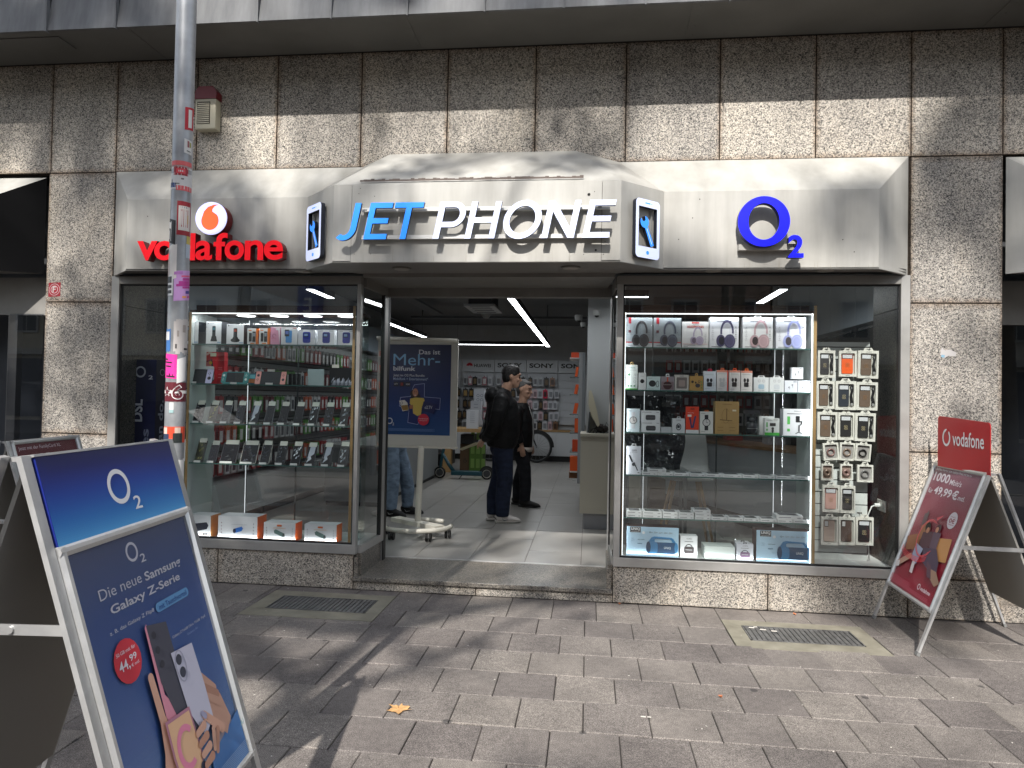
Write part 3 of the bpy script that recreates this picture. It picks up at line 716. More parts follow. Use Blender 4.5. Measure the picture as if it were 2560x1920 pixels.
wrapped(WH, 354, 389, .15, .85, tilt=-.004, prints=((.35, .45, .6, .9, (150, 90, 90)), (.65, .5, .85, .85, (150, 150, 80)), (.3, .15, .8, .22, (90, 90, 90))))
wrapped((212, 96, 96), 409, 424, -.95, .9); wrapped(WH, 420, 428, -.95, .9)
wrapped((150, 30, 40), 424, 445, -.75, .6, prints=((.2, .2, .8, .8, (210, 60, 70)), (.35, .4, .7, .6, WH)))
wrapped((205, 204, 202), 440, 478, -.98, .95, ragged=1, prints=((.1, .2, .14, .6, (60, 60, 60)), (.3, .3, .45, .35, (60, 60, 60)), (.5, .6, .6, .7, (120, 110, 110))))
wrapped((205, 88, 92), 470, 482, -.5, .95)
wrapped((34, 60, 120), 462, 474, -1.0, -.55, tilt=-.006)
wrapped((150, 28, 40), 508, 592, -.35, .92, prints=((.10, .14, .9, .86, (215, 208, 200)), (.2, .24, .8, .76, (168, 44, 50)), (.28, .3, .36, .7, WH), (.5, .3, .58, .7, WH), (.66, .35, .74, .6, (190, 160, 60)), (.2, .80, .7, .84, (40, 60, 110))), name='round_sticker')
wrapped((26, 26, 28), 552, 612, -1.0, -.45, tilt=-.015, prints=((.2, .6, .6, .85, WH), (.2, .15, .45, .5, WH), (.6, .1, .65, .9, WH)))
wrapped((196, 176, 90), 592, 612, .62, .95); wrapped((178, 188, 200), 612, 646, .58, .98)
wrapped((218, 212, 206), 622, 700, -1.0, -.25, tilt=.02, ragged=1, prints=((.2, .1, .5, .9, (200, 184, 178)),))
wrapped((196, 150, 206), 678, 752, -.45, 1.0, tilt=.012, prints=((.3, .78, .9, .84, (214, 90, 130)), (.35, .66, .95, .75, (176, 52, 140)), (.2, .56, .98, .65, (176, 52, 140)), (.1, .48, .9, .56, (176, 52, 140)), (.35, .40, .9, .47, (176, 52, 140)), (.5, .22, .75, .32, (70, 60, 140)), (.35, .08, .55, .15, (220, 150, 90)), (.6, .08, .85, .15, (190, 70, 130)), (0, .88, .35, .98, (180, 120, 186))))
wrapped((222, 222, 222), 690, 742, -1.0, -.55, prints=((.3, .1, .9, .25, (60, 60, 66)), (.3, .35, .9, .5, (60, 60, 66)), (.3, .6, .9, .9, (60, 60, 66))))
wrapped((186, 180, 176), 806, 880, -.35, .98, ragged=1.5, prints=((.6, .06, .9, .13, (40, 40, 44)), (.2, .5, .3, .7, (150, 142, 136)), (.5, .65, .7, .9, (150, 142, 136)), (.1, .1, .2, .25, (90, 86, 84))), name='torn_paper')
wrapped((60, 110, 170), 826, 878, -1.0, -.62, prints=((.3, .5, .9, .9, (206, 206, 206)),), ragged=1)
wrapped((222, 46, 148), 886, 946, -1.0, .05, tilt=-.006, prints=((.30, .62, .75, .68, (40, 20, 40)), (.35, .46, .7, .52, (40, 20, 40)), (.2, .74, .5, .80, (40, 20, 40)), (.4, .05, .9, .11, (40, 20, 40)), (.6, .1, .66, .2, (40, 20, 40)), (.78, .1, .82, .18, (40, 20, 40))), name='pink_sticker')
wrapped((214, 212, 210), 895, 955, .05, .85, tilt=.012)
s_ = wrapped((92, 20, 34), 956, 1004, -1.0, .98, name='numbered_sticker', prints=((.0, .42, 1, .58, WH),))
# the star and the outlined 6
base = math.atan2(CAMP.x - PX, -(CAMP.y - PY)); zc = pz(980)
def onpost(lp, c0, nm, lift):
    m = MB(); tri = geometry.tessellate_polygon([[Vector((p[0], p[1], 0)) for p in l] for l in lp]); fl_ = [p for l in lp for p in l]
    m.v = [(PX + (PR + lift) * math.sin(base + p[0] / PR), PY - (PR + lift) * math.cos(base + p[0] / PR), zc + p[1]) for p in fl_]
    for t in tri: m.f.append(tuple(reversed(t))); m.m.append(0)
    m.f = [tuple(reversed(f)) for f in m.f]
    return m.build(nm, flat(c0, .5), s_)
WHo = (222, 216, 214)
def six(bold, c0, lift, nm, wd, ht):
    vs, fs, (x0, y0, x1, y1) = text_geo('6', bold, 0, 4); m = MB()
    m.v = [(PX + (PR + lift) * math.sin(base + (.006 + ((x - x0) / (x1 - x0) - .5) * wd) / PR), PY - (PR + lift) * math.cos(base + (.006 + ((x - x0) / (x1 - x0) - .5) * wd) / PR), zc + ((y - y0) / (y1 - y0) - .5) * ht) for x, y in vs]
    m.f = [tuple(f) for f in fs]; m.m = [0] * len(fs); m.build(nm, flat(c0, .5), s_)
six(.045, WHo, .0022, 'six_outline', .040, .054); six(.020, (92, 20, 34), .0028, 'six_fill', .032, .046)
star = [((.017 if k % 2 == 0 else .0075) * math.sin(R(36 * k)) - .030, (.017 if k % 2 == 0 else .0075) * math.cos(R(36 * k))) for k in range(10)]
onpost([[(p[0] * 1.0, p[1] * 1.15) for p in star]], WHo, 'star_outline', .0022); onpost([[((p[0] + .03) * .72 - .03, p[1] * .82) for p in star]], (92, 20, 34), 'star_fill', .0028)
wrapped((206, 206, 204), 1006, 1032, -.55, -.15, prints=((0, 0, 1, .3, (150, 180, 180)),))
wrapped((206, 72, 44), 1066, 1106, -1.0, .95, prints=((.12, .0, .42, .55, (40, 54, 80)), (.18, .55, .36, .95, (210, 190, 176)), (.55, .0, .85, .6, (34, 40, 38)), (.6, .6, .78, .95, (200, 176, 160))), name='picture_sticker')
wrapped((214, 212, 208), 1150, 1215, -.2, .98, ragged=1, prints=((.1, .3, .2, .9, (60, 60, 70)), (.3, .2, .38, .6, (60, 60, 70))))

# small round sticker and paper scrap on the granite piers
t = thing('wall_sticker', 'red square sticker with a round white crest on the left granite pier', 'sticker', (-4.63, 0, 2.4))
a, b = at(121, 742), at(152, 707); p = Print((a.x, -.001, a.z), (b.x - a.x, 0, .004), (0, 0, b.z - a.z), (0, -1, 0))
p.rect(0, 0, 1, 1, (150, 32, 44)); p.ell(.5, .5, .46, (206, 190, 190)); p.ell(.5, .5, .42, (162, 36, 48)); p.ring(.5, .5, .30, .05, (206, 190, 190)); p.text('F', .36, .3, .62, .72, (215, 205, 200), .02); p.build('print', t)
t = thing('paper_scrap', 'pale torn sticker remnant on the right granite pier', 'sticker', (2.72, 0, 2.0))
p = Print((2.62, -.001, 1.955), (.115, 0, 0), (0, 0, .08), (0, -1, 0)); p.poly([(0, .3), (.3, 0), (.5, .2), (.95, .15), (1, .5), (.6, .8), (.3, .7), (.1, 1)], (176, 172, 170)); p.poly([(.05, .1), (.25, .0), (.3, .25), (.1, .3)], (120, 158, 178)); p.build('print', t)
# ================================================================ pavement signs
POSTERM = {}
def aframe(name, label, O, a, b, w_, hf, head, legl, leglen_back, posterf, dirsign=1, headerf=None):
    O = Vector(O)
    d = Vector((math.sin(a), math.cos(a) * dirsign, 0))
    n = Vector((math.cos(a), -math.sin(a) * dirsign, 0)) if dirsign > 0 else Vector((-math.cos(a), -math.sin(a), 0))
    dn = n * math.sin(b) + Vector((0, 0, -math.cos(b))); out = n * math.cos(b) + Vector((0, 0, math.sin(b)))
    dn2 = -n * math.sin(b) + Vector((0, 0, -math.cos(b))); out2 = -n * math.cos(b) + Vector((0, 0, math.sin(b)))
    t = thing(name, label, 'pavement sign', (O.x, O.y, 0))
    Lg = O.z / math.cos(b)
    OF = O
    def side(dn_, out_, front):
        O = OF if front else OF - n * .07
        for s0 in (-.032, w_ + .002):
            m = MB(); m.obox(O + d * s0 + dn_ * .0 - out_ * .018, d * .030, dn_ * (Lg - .02), out_ * .014); m.build('leg', SILVER, t)
            m = MB(); m.obox(O + d * (s0 - .002) + dn_ * (Lg - .03) - out_ * .020, d * .034, dn_ * .025, out_ * .018); m.build('foot', flat((120, 120, 118), .6), t)
        m = MB(); m.obox(O + d * .03 + dn_ * (.03 if front else .02) - out_ * .045, d * (w_ - .06), dn_ * (hf + head - .03), out_ * .012); m.build('back_sheet', flat((158, 155, 148), .6), t)
    side(dn, out, True); side(dn2, out2, False)
    m = MB(); m.obox(O - n * .066 + Vector((0, 0, -.018)), d * w_, n * .06, (0, 0, .010)); m.build('top_hinge', SILVER, t)
    # snap frame on the front
    T0 = O + dn * head
    rw = .030
    def rail(p, along, ln, acr, nm='snap_rail'):
        m = MB(); c = p + along * (ln / 2) + acr * (rw / 2)
        pr = [(-rw / 2, -.020), (-rw / 2, .000), (-rw * .28, .008), (rw * .05, .009), (rw * .42, .001), (rw / 2, -.020)]
        i0 = len(m.v)
        for e in (0, ln):
            for (q, z) in pr: m.v.append(tuple(p + along * e + acr * (rw / 2 + q) + out * z))
        k = len(pr)
        for q in range(k): m.f.append((q, (q + 1) % k, k + (q + 1) % k, k + q)); m.m.append(0)
        m.f.append(tuple(reversed(range(k)))); m.m.append(0); m.f.append(tuple(range(k, 2 * k))); m.m.append(0)
        return m.build(nm, SILVER, t, False)
    rail(T0, d, w_, dn); rail(T0 + dn * hf, d, w_, -dn); rail(T0 + dn * .004, dn, hf - .008, d); rail(T0 + d * w_ + dn * .004, dn, hf - .008, -d)
    pu = T0 + d * .022 + dn * (hf - .022) - out * .008
    m = MB(); m.obox(T0 + d * .01 + dn * .01 - out * .03, d * (w_ - .02), dn * (hf - .02), out * .018); m.build('backing', flat((90, 90, 92), .6), t)
    if dirsign > 0: p = Print(pu, d * (w_ - .044), dn * -(hf - .044), out, .0006)
    else: p = Print(pu, d * (w_ - .044), dn * -(hf - .044), out, .0006)
    posterf(p); p.build('poster', t)
    m = MB(); q0 = T0 + d * .02 + dn * .02 - out * .001
    m.poly([q0, q0 + d * (w_ - .04), q0 + d * (w_ - .04) + dn * (hf - .04), q0 + dn * (hf - .04)]); m.build('clear_cover', COVER, t)
    # folding brace
    for s0 in (-.006, w_ + .001):
        f = (.29 if OF.z > 1.3 else .40) * Lg; A = O + dn * f - out * .03 + d * s0; Bq_ = O - n * .07 + dn2 * f - out2 * .03 + d * s0; M_ = (A + Bq_) / 2
        for (p0, p1) in ((A, M_), (M_, Bq_)):
            m = MB(); m.obox(p0 - Vector((0, 0, .013)), p1 - p0, d * .004, (0, 0, .026)); m.build('brace', SILVER, t)
        m = MB(); m.loft([M_ - d * .006, M_ + d * .010], .009, 10); m.build('pivot', SILVER, t)
    if headerf: headerf(t, O, d, n, dn, out, w_)
    return t
COVER = glassm('poster_cover', (.92, .93, .95), .9, .2)

def o2_poster(p):
    N0 = (84, 90, 118); N1 = (68, 104, 166); N2 = (112, 164, 202)  # print colours lightened and greyed to carry the haze reflected off the cover
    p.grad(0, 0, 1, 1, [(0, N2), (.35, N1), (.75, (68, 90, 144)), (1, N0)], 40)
    W_ = (218, 216, 222)
    def f(u): return (u - .034) / .932
    def g(v): return 1 - (v - .026) / .948
    cu, cv = f(.460), g(.090); ru = f(.500) - f(.419)
    p.ring(cu, cv, ru * .55, ru * .15, W_, rv=ru * .55 / p.asp * 1.0)
    p.text('2', f(.507), g(.136), f(.548), g(.108), W_, .01)
    p.text('Die neue', f(.172), g(.197), f(.475), g(.163), W_, -.002)
    p.text('Samsung', f(.500), g(.209), f(.816), g(.170), W_, .018)
    p.text('Galaxy Z-Serie', f(.215), g(.257), f(.772), g(.221), W_, .018)
    p.text('z. B. das Galaxy Z Flip8', f(.172), g(.308), f(.500), g(.292), W_, .004)
    p.rr(f(.515), g(.316), f(.811), g(.284), .024, (110, 168, 215)); p.text('mit Tauschvorteil', f(.54), g(.310), f(.79), g(.292), (40, 78, 150), .012)
    p.text('Galaxy Z Fold8 Ultra  Fold8  Flip8', f(.577), g(.424), f(.899), g(.412), W_, 0); p.text('Galaxy AI', f(.70), g(.445), f(.80), g(.434), (150, 170, 215), 0)
    rc = (206, 52, 66); p.ell(f(.232), g(.398), .098, rc); p.text('50 GB mtl. für', f(.165), g(.372), f(.298), g(.361), W_, .004); p.text('44,', f(.165), g(.425), f(.235), g(.388), W_, .012); p.text('99', f(.240), g(.404), f(.290), g(.384), W_, .014); p.text('€ mtl.', f(.240), g(.421), f(.298), g(.411), W_, .004)
    # sleeve and hands, then the three phones
    SK = (205, 158, 136); SK2 = (184, 134, 112); 
    def q(pts, c): p.poly([(f(a), g(b)) for a, b in pts], c)
    q([(.70, .80), (.82, .72), (.86, .80), (.95, .90), (.95, .97), (.74, .97), (.70, .88)], (150, 138, 148))
    q([(.62, .86), (.95, .80), (.95, .97), (.60, .97)], (70, 120, 178))
    def cap(a, b, r, c):                                          # one finger: a bar with round ends
        (x0, y0), (x1, y1) = (f(a[0]), g(a[1]) * p.asp), (f(b[0]), g(b[1]) * p.asp); an = math.degrees(math.atan2(y1 - y0, x1 - x0)); r2 = r * .82
        p.poly([(u, v / p.asp) for u, v in arc(x0, y0, r, r, an + 90, an + 270, 8) + arc(x1, y1, r2, r2, an - 90, an + 90, 8)], c)
    q([(.72, .62), (.77, .63), (.83, .70), (.87, .80), (.80, .84), (.72, .78), (.69, .70)], SK)
    cap((.79, .665), (.705, .595), .022, SK); cap((.80, .69), (.70, .630), .022, SK2); cap((.80, .72), (.70, .665), .022, SK)
    cap((.34, .70), (.330, .485), .026, SK); q([(.315, .62), (.36, .62), (.40, .78), (.38, .90), (.30, .97), (.20, .97), (.24, .80), (.29, .72)], SK)
    q([(.373, .335), (.39, .325), (.39, .56), (.47, .64), (.48, .75), (.40, .75), (.36, .62)], (214, 140, 158))
    q([(.385, .330), (.535, .352), (.540, .50), (.585, .74), (.47, .74), (.385, .52)], (72, 72, 84))
    p.ell(f(.42), g(.37), .018, (52, 52, 62)); p.ell(f(.42), g(.42), .018, (52, 52, 62)); p.ell(f(.425), g(.468), .018, (52, 52, 62))
    q([(.502, .455), (.685, .468), (.700, .62), (.700, .74), (.60, .78), (.52, .66)], (192, 190, 206))
    p.ell(f(.548), g(.490), .026, (60, 62, 76)); p.ell(f(.553), g(.535), .026, (60, 62, 76)); p.ring(f(.551), g(.513), .045, .006, (160, 160, 178), rv=.058)
    cap((.745, .80), (.625, .712), .026, SK); cap((.630, .716), (.612, .702), .016, (156, 154, 180))
    cap((.70, .79), (.655, .850), .018, SK2); cap((.665, .775), (.635, .835), .017, SK)
    q([(.322, .632), (.52, .645), (.53, .80), (.50, .90), (.335, .90), (.318, .75)], (176, 120, 140)); q([(.334, .643), (.508, .655), (.518, .80), (.49, .888), (.343, .888), (.33, .75)], (222, 178, 140))
    p.ring(f(.43), g(.75), .085, .03, (222, 130, 160), 40, 300, rv=.075); p.ell(f(.40), g(.86), .03, (210, 110, 150))
    p.ell(f(.470), g(.862), .024, (46, 50, 70)); p.ell(f(.504), g(.846), .024, (46, 50, 70)); p.ell(f(.436), g(.872), .008, (240, 230, 210))
    for k in range(4): cap((.585, .735 + .036 * k), (.520, .742 + .036 * k), .022, SK2 if k % 2 else SK)
    q([(.22, .90), (.50, .90), (.56, .97), (.20, .97)], (96, 82, 84))
    for k in range(9): p.rect(f(.60), g(.905 + .006 * k), f(.90), g(.9035 + .006 * k), (150, 176, 205), False)
    p.k += 1; p.text('AI', f(.885), g(.85), f(.92), g(.83), (140, 190, 190), 0)
def o2_header(t, O, d, n, dn, out, w_):
    P0 = O + d * .008 + dn * .234 + out * .0
    m = MB(); m.obox(O + d * .006 + dn * .004 - out * .026, d * (w_ - .012), dn * .232, out * .026); m.build('header_board', flat((26, 40, 120), .4), t)
    p = Print(O + d * .006 + dn * .236, d * (w_ - .012), dn * -.232, out, .0007)
    p.grad(0, 0, 1, 1, [(0, (74, 150, 205)), (.25, (34, 104, 176)), (.55, (12, 58, 146)), (.8, (8, 26, 104)), (1, (10, 18, 78))], 44)
    W_ = (224, 224, 226); p.ring(.472, .497, .082, .022, W_, rv=.222, tv=.060, n=36); p.text('2', .552, .165, .612, .335, W_, .012)
    p.build('header_print', t)
    m = MB(); m.obox(O + d * 0 + dn * .0 - out * .03, d * w_, dn * .006, out * .034); m.build('header_edge', SILVER, t)
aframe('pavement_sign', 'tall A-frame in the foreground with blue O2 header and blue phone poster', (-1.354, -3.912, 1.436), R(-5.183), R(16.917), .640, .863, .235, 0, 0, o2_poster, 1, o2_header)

def voda_left(p):
    p.rect(0, 0, 1, 1, (96, 18, 30)); W_ = (214, 198, 200)
    p.text('Jetzt mit der FamilyCard XL', .06, .935, .72, .972, W_, .004); p.text('10 GB', .06, .84, .55, .90, W_, .02); p.ell(.6, .4, .22, (168, 28, 40))
aframe('pavement_sign', 'silver A-frame with a dark red FamilyCard poster, half hidden behind the blue O2 sign', (-3.66, -1.47, 1.262), R(-7.5), R(17), .69, .863, .0, 0, 0, voda_left, 1)

def voda_poster(p):
    p.grad(0, 0, 1, 1, [(0, (172, 52, 68)), (.3, (152, 34, 50)), (.7, (142, 46, 66)), (1, (126, 72, 90))], 30)  # red print paled to include the cover's reflected haze
    W_ = (226, 216, 218)
    def f(u): return (u - .045) / .905
    def g(v): return 1 - (v - .036) / .94
    p.text('Stabiles Internet zum stabilen Preis mit bis zu', f(.077), g(.066), f(.749), g(.048), W_, .002)
    p.text('1000', f(.09), g(.148), f(.40), g(.080), W_, .022); p.text('Mbit/s', f(.425), g(.150), f(.645), g(.110), W_, .010)
    p.text('für', f(.085), g(.243), f(.175), g(.205), W_, .006); p.text('49,99', f(.20), g(.252), f(.54), g(.182), W_, .022); p.text('€', f(.56), g(.245), f(.66), g(.178), W_, .03); p.text('mtl.', f(.68), g(.240), f(.80), g(.206), W_, .010)
    p.ell(f(.735), g(.382), .088, W_); p.text('0€', f(.685), g(.402), f(.785), g(.368), (150, 30, 48), .02); p.text('monatlich', f(.69), g(.362), f(.78), g(.352), (150, 30, 48), 0); p.text('im Aktionszeitraum', f(.685), g(.416), f(.79), g(.407), (150, 30, 48), 0)
    def q(pts, c): p.poly([(f(a), g(b)) for a, b in pts], c)
    q([(.60, .53), (.86, .50), (.90, .66), (.62, .69)], (176, 128, 80)); q([(.06, .60), (.30, .54), (.34, .66), (.12, .70)], (150, 98, 66)); q([(.24, .46), (.36, .44), (.40, .56), (.28, .60)], (160, 112, 76))
    q([(.22, .40), (.30, .38), (.31, .47), (.24, .49)], (96, 74, 78)); q([(.24, .42), (.28, .36), (.30, .42)], (92, 82, 80))
    q([(.33, .53), (.50, .50), (.56, .60), (.44, .66), (.34, .62)], (84, 54, 62)); p.ell(f(.40), g(.495), .05, (120, 74, 64)); p.ell(f(.385), g(.482), .05, (30, 20, 20)); p.ell(f(.405), g(.505), .032, (182, 126, 98))
    q([(.52, .50), (.66, .49), (.68, .60), (.56, .63)], (92, 72, 84)); p.ell(f(.59), g(.465), .046, (70, 44, 50)); p.ell(f(.572), g(.478), .030, (186, 132, 104))
    q([(.30, .62), (.46, .64), (.44, .76), (.30, .74)], (152, 156, 178)); q([(.06, .80), (.28, .70), (.32, .73), (.14, .82)], (190, 150, 130)); q([(.04, .80), (.12, .79), (.14, .83), (.06, .845)], (224, 216, 214)); q([(.36, .74), (.42, .75), (.44, .83), (.38, .83)], (200, 190, 190))
    q([(.46, .63), (.70, .60), (.82, .68), (.86, .77), (.74, .76), (.52, .72)], (72, 58, 74)); q([(.74, .74), (.84, .74), (.96, .80), (.90, .835), (.78, .80)], (150, 120, 100)); q([(.62, .70), (.72, .72), (.80, .80), (.72, .80)], (92, 66, 76))
    p.ring(f(.46), g(.56), .20, .010, (216, 84, 92), 60, 330, rv=.15, tv=.006); p.ring(f(.46), g(.56), .185, .006, (240, 90, 90), 70, 320, rv=.14, tv=.004)
    q([(.50, .40), (.62, .365), (.53, .42)], (206, 84, 92))
    for k in range(4): p.ring(f(.34), g(.66 + .01 * k), .30, .006, (228, 70, 76), 190, 340, rv=.06, tv=.004)
    for k in range(7): p.rect(f(.08), g(.90 + .008 * k), f(.90 if k > 3 else .5), g(.897 + .008 * k), (190, 90, 104), False)
    p.k += 1; p.ring(f(.675), g(.885), .028, .009, W_, rv=.022, tv=.006); p.text('vodafone', f(.715), g(.902), f(.905), g(.873), W_, .008)
def voda_header(t, O, d, n, dn, out, w_):
    x = O.x - .028
    m = MB(); pts = [(-.14, 1.15), (-.14, 1.525)] 
    y0, y1 = -.185, -.835
    lp = [(y0, 1.16), (y1, 1.16), (y1, 1.47)] + [(y1 + .03 - .03 * math.cos(R(a_)), 1.47 + .025 * math.sin(R(a_))) for a_ in (30, 60, 90)] + [(y0 - .02, 1.522), (y0, 1.505)]
    m.prism([lp], (x, 0, 0), (0, 1, 0), (0, 0, 1), (-1, 0, 0), .004); m.build('header_board', flat((176, 14, 28), .28), t)
    p = Print((x - .0045, y0, 1.19), (0, y1 - y0, -.0), (0, 0, .33), (-1, 0, 0), .0006)
    W_ = (224, 222, 222); p.ring(.185, .55, .082, .025, W_, n=30, rv=.185, tv=.05); p.poly([(.16, .66), (.20, .74), (.255, .745), (.225, .66)], (176, 14, 28)); p.text('vodafone', .315, .40, .90, .70, W_, .012)
    p.build('header_print', t)
aframe('pavement_sign', 'A-frame by the right pier with red vodafone header and 1000 Mbit/s poster', (2.552, -.083, 1.178), -.042, .345, .715, .968, .0, 0, 0, voda_poster, -1, voda_header)

# fallen leaf and litter
def leaf(x, y, r, rot, col, label):
    t = MB(); n = 22; base = []
    for k in range(n):
        a = 2 * math.pi * k / n; rr = r * ((.75 + .4 * rnd.random()) if k % 4 == 0 else .42 + .3 * rnd.random())
        base.append((x + rr * math.cos(a + rot), y + rr * math.sin(a + rot), .004 + .010 * rnd.random() + (.006 if k % 4 == 0 else 0)))
    c = (x, y, .003)
    for k in range(n): t.poly([c, base[k], base[(k + 1) % n]])
    o = t.build('fallen_leaf', worn('dry_leaf', col, tuple(min(1, q * 1.5) for q in col), 30, .7, 0, 0), None); tag(o, label, 'leaf'); return o
leaf(-.93, -2.035, .072, .4, (.42, .24, .10), 'large curled tan leaf lying on the paving in the foreground')
leaf(.735, -1.63, .016, 1, (.40, .14, .06), 'tiny orange brown leaf on the paving right of centre')
leaf(1.57, -.07, .016, 2, (.42, .15, .06), 'tiny orange leaf at the foot of the right plinth')
leaf(.27, -.04, .014, 2, (.42, .15, .06), 'tiny orange leaf at the plinth corner right of the doorstep')
m = MB()
for k in range(95):
    x, y = rnd.uniform(-2.6, 3), rnd.uniform(-2.7, -.05); s = rnd.uniform(.003, .008); a = rnd.random() * 3
    c_, s2 = math.cos(a), math.sin(a); m.poly([(x - s * c_, y - s * s2, .002), (x + s * .5 * s2, y - s * .5 * c_, .002), (x + s * c_, y + s * s2, .003), (x - s * .5 * s2, y + s * .5 * c_, .003)])
for (x, y, s) in ((1.17, -.44, .02), (1.24, -.47, .022), (1.31, -.49, .02), (1.2, -.42, .014), (.30, -1.93, .013), (.33, -1.93, .010)):
    m.poly([(x - s, y - s * .4, .006), (x + s, y - s * .6, .006), (x + s, y + s * .4, .007), (x - s * .8, y + s * .5, .007)])
o = m.build('litter_crumbs', flat((206, 200, 190), .8)); tag(o, 'white crumbs and paper scraps scattered over the paving', 'litter', kind='stuff')
# ================================================================ the shop room
FZ = .105
fl_ = thing('shop_floor', None, None, (0, 0, 0)); fl_['kind'] = 'structure'
TILE = worn('floor_tile', (.25, .243, .23), (.31, .30, .283), 1.2, .32, 0, 0, False, .4)
bx('floor_bed', -4.3, 4.3, .56, 11.3, FZ - .05, FZ - .006, flat((86, 82, 78), .8), fl_)
tx = [-4.12 + .51 * k for k in range(17)]
tme = {}
for i, xa in enumerate(tx):
    for jj in range(11):
        ya = .728 + 1.02 * jj - (.51 if i % 2 else 0); yb = ya + 1.02; ya = max(ya, .728)
        if xa > 2.0 and False: continue
        k = round(yb - ya, 3)
        if k not in tme:
            mm = MB(); mm.box(0, .51 - .005, 0, yb - ya - .005, -.006, 0); tme[k] = mm.mesh('floor_tile', TILE)
        o = bpy.data.objects.new('floor_tile', tme[k]); COL.objects.link(o); o.parent = fl_; o.location = (xa, ya, FZ)
INW = worn('inner_wall', (.50, .51, .52), (.54, .55, .56), 1, .7, 0, 0); INWD = flat((104, 106, 108), .8); INC = flat((112, 114, 116), .85)
def stru(name, *a, mat=INW):
    o = bx(name, *a, mat); o['kind'] = 'structure'; return o
stru('back_wall', -4.6, 4.6, 11.10, 11.25, 0, 3.6); stru('left_wall', -4.6, -4.45, .70, 11.1, 0, 3.6); stru('right_wall', 4.45, 4.6, .60, 11.1, 0, 3.6)
stru('ceiling', -4.7, 4.7, .30, 11.25, 3.35, 3.5, mat=INC)
stru('inner_front_wall', -13, -4.095, .68, .74, 0, 4.4, mat=INWD); stru('inner_front_wall', 2.405, 13, .59, .66, 0, 4.4, mat=INWD)
stru('window_ceiling', -4.09, -1.87, .06, .66, 2.60, 2.64, mat=INWD); stru('window_ceiling', .20, 2.40, .06, .62, 2.60, 2.64, mat=INWD)
bx('lintel_core', -4.09, 2.40, .10, .30, 2.66, 3.46, BACK, B)
stru('window_floor', -4.09, -1.90, .06, .66, .288, .33, mat=WHITEP); stru('window_floor', .24, 2.40, .06, .62, .288, .33, mat=WHITEP)

def tube_light(label, p0, p1, wd, e, dark=.035):
    p0, p1 = Vector(p0), Vector(p1); t = thing('linear_light', label, 'ceiling light', tuple((p0 + p1) / 2), 'linear lights hanging in the shop')
    d = (p1 - p0); u = d.normalized(); s = Vector((u.y, -u.x, 0)) * wd
    m = MB(); m.obox(p0 - s * .5 - s * .1 + Vector((0, 0, .004)), d, s * 1.2, (0, 0, .07)); m.build('housing', BLACK, t)
    m = MB(); m.obox(p0 - s * .5, d, s, (0, 0, .003)); m.build('diffuser', led((.93, .97, 1.0), e), t)
    m = MB()
    for f in (.08, .92): q = p0 + d * f; m.loft([q + Vector((0, 0, .07)), (q.x, q.y, 3.35)], .0025, 5)
    m.build('hanger', flat((90, 90, 90)), t)
    l = bpy.data.lights.new('lamp', 'AREA'); l.shape = 'RECTANGLE'; l.size = d.length; l.size_y = wd; l.energy = 8.5 * d.length * LAMPK; l.color = (.93, .97, 1.0)
    o = bpy.data.objects.new('lamp', l); COL.objects.link(o); o.parent = t; o.matrix_parent_inverse = PINV[t.name]
    c = (p0 + p1) / 2; o.location = (c.x, c.y, c.z - .012); o.rotation_euler = (0, 0, math.atan2(d.y, d.x))
LAMPK = .24
tube_light('long white light strip running away from the entrance into the shop', (-.878, 2.02, 2.70), (-.882, 9.25, 2.70), .075, 7)
tube_light('white light strip lying crosswise just inside the entrance', (-.84, 1.98, 2.70), (.62, 1.98, 2.70), .045, 7)
tube_light('crosswise white light strip at the back above the brand panels', (-2.95, 8.86, 2.70), (-.95, 8.86, 2.70), .06, 7)
tube_light('white light strip at the left above the poster stand', (-3.08, 4.62, 2.70), (-3.10, 7.2, 2.70), .075, 7)
tube_light('white light strip seen through the upper left display window', tuple(atz(*L(1640, 135), 2.70)), tuple(atz(*L(1805, 203), 2.70)), .075, 7)
tube_light('white light strip seen through the upper right display window', tuple(atz(*RA(1735, 95), 2.70)), tuple(atz(*RA(1500, 230), 2.70)), .075, 7)

# air conditioner, cable trays, smoke detector, cameras
def gzz(u, v, z): return atz(940 + u * .2803, 700 + v * .2803, z)
t = thing('air_conditioner', 'grey ceiling air conditioner box with a white grille in the shop', 'air conditioner', (-2.1, 5.4, 3.0))
a = gzz(845, 275, 2.95); b = gzz(1150, 320, 2.95)
bx('body', a.x + .06, b.x - .06, 4.6, 5.4, 2.98, 3.34, flat((70, 72, 74), .6), t); bx('cover_panel', a.x, b.x, 4.55, 5.45, 2.945, 2.978, flat((178, 180, 180), .5), t)
for k in range(4): bx('louvre', a.x + .08, b.x - .08, 4.62 + .22 * k, 4.65 + .22 * k, 2.938, 2.9445, flat((96, 98, 98), .5), t)
t = thing('ceiling_vent', 'slatted white ceiling vent left of the air conditioner', 'vent', (-2.6, 4.2, 3.3))
bx('frame', -3.25, -2.25, 4.3, 4.75, 3.18, 3.22, flat((150, 152, 152), .5), t)
for k in range(4): bx('slat', -3.2, -2.3, 4.36 + .1 * k, 4.39 + .1 * k, 3.172, 3.179, flat((60, 60, 60), .5), t)
t = thing('cable_tray', 'grey perforated cable tray under the dark shop ceiling', 'cable tray', (-1.6, 7.5, 3.1))
bx('tray', -3.4, .2, 7.3, 7.45, 3.08, 3.12, flat((88, 90, 92), .5), t); bx('tray', -2.95, -2.75, 3.0, 7.2, 3.12, 3.16, flat((88, 90, 92), .5), t)
for x in (-3.2, -2.0, -.8): bx('hanger', x, x + .02, 7.36, 7.38, 3.12, 3.34, flat((88, 90, 92)), t)
t = thing('smoke_detector', 'small white ceiling sensor behind the air conditioner', 'sensor', (-1.9, 7.9, 3.2))
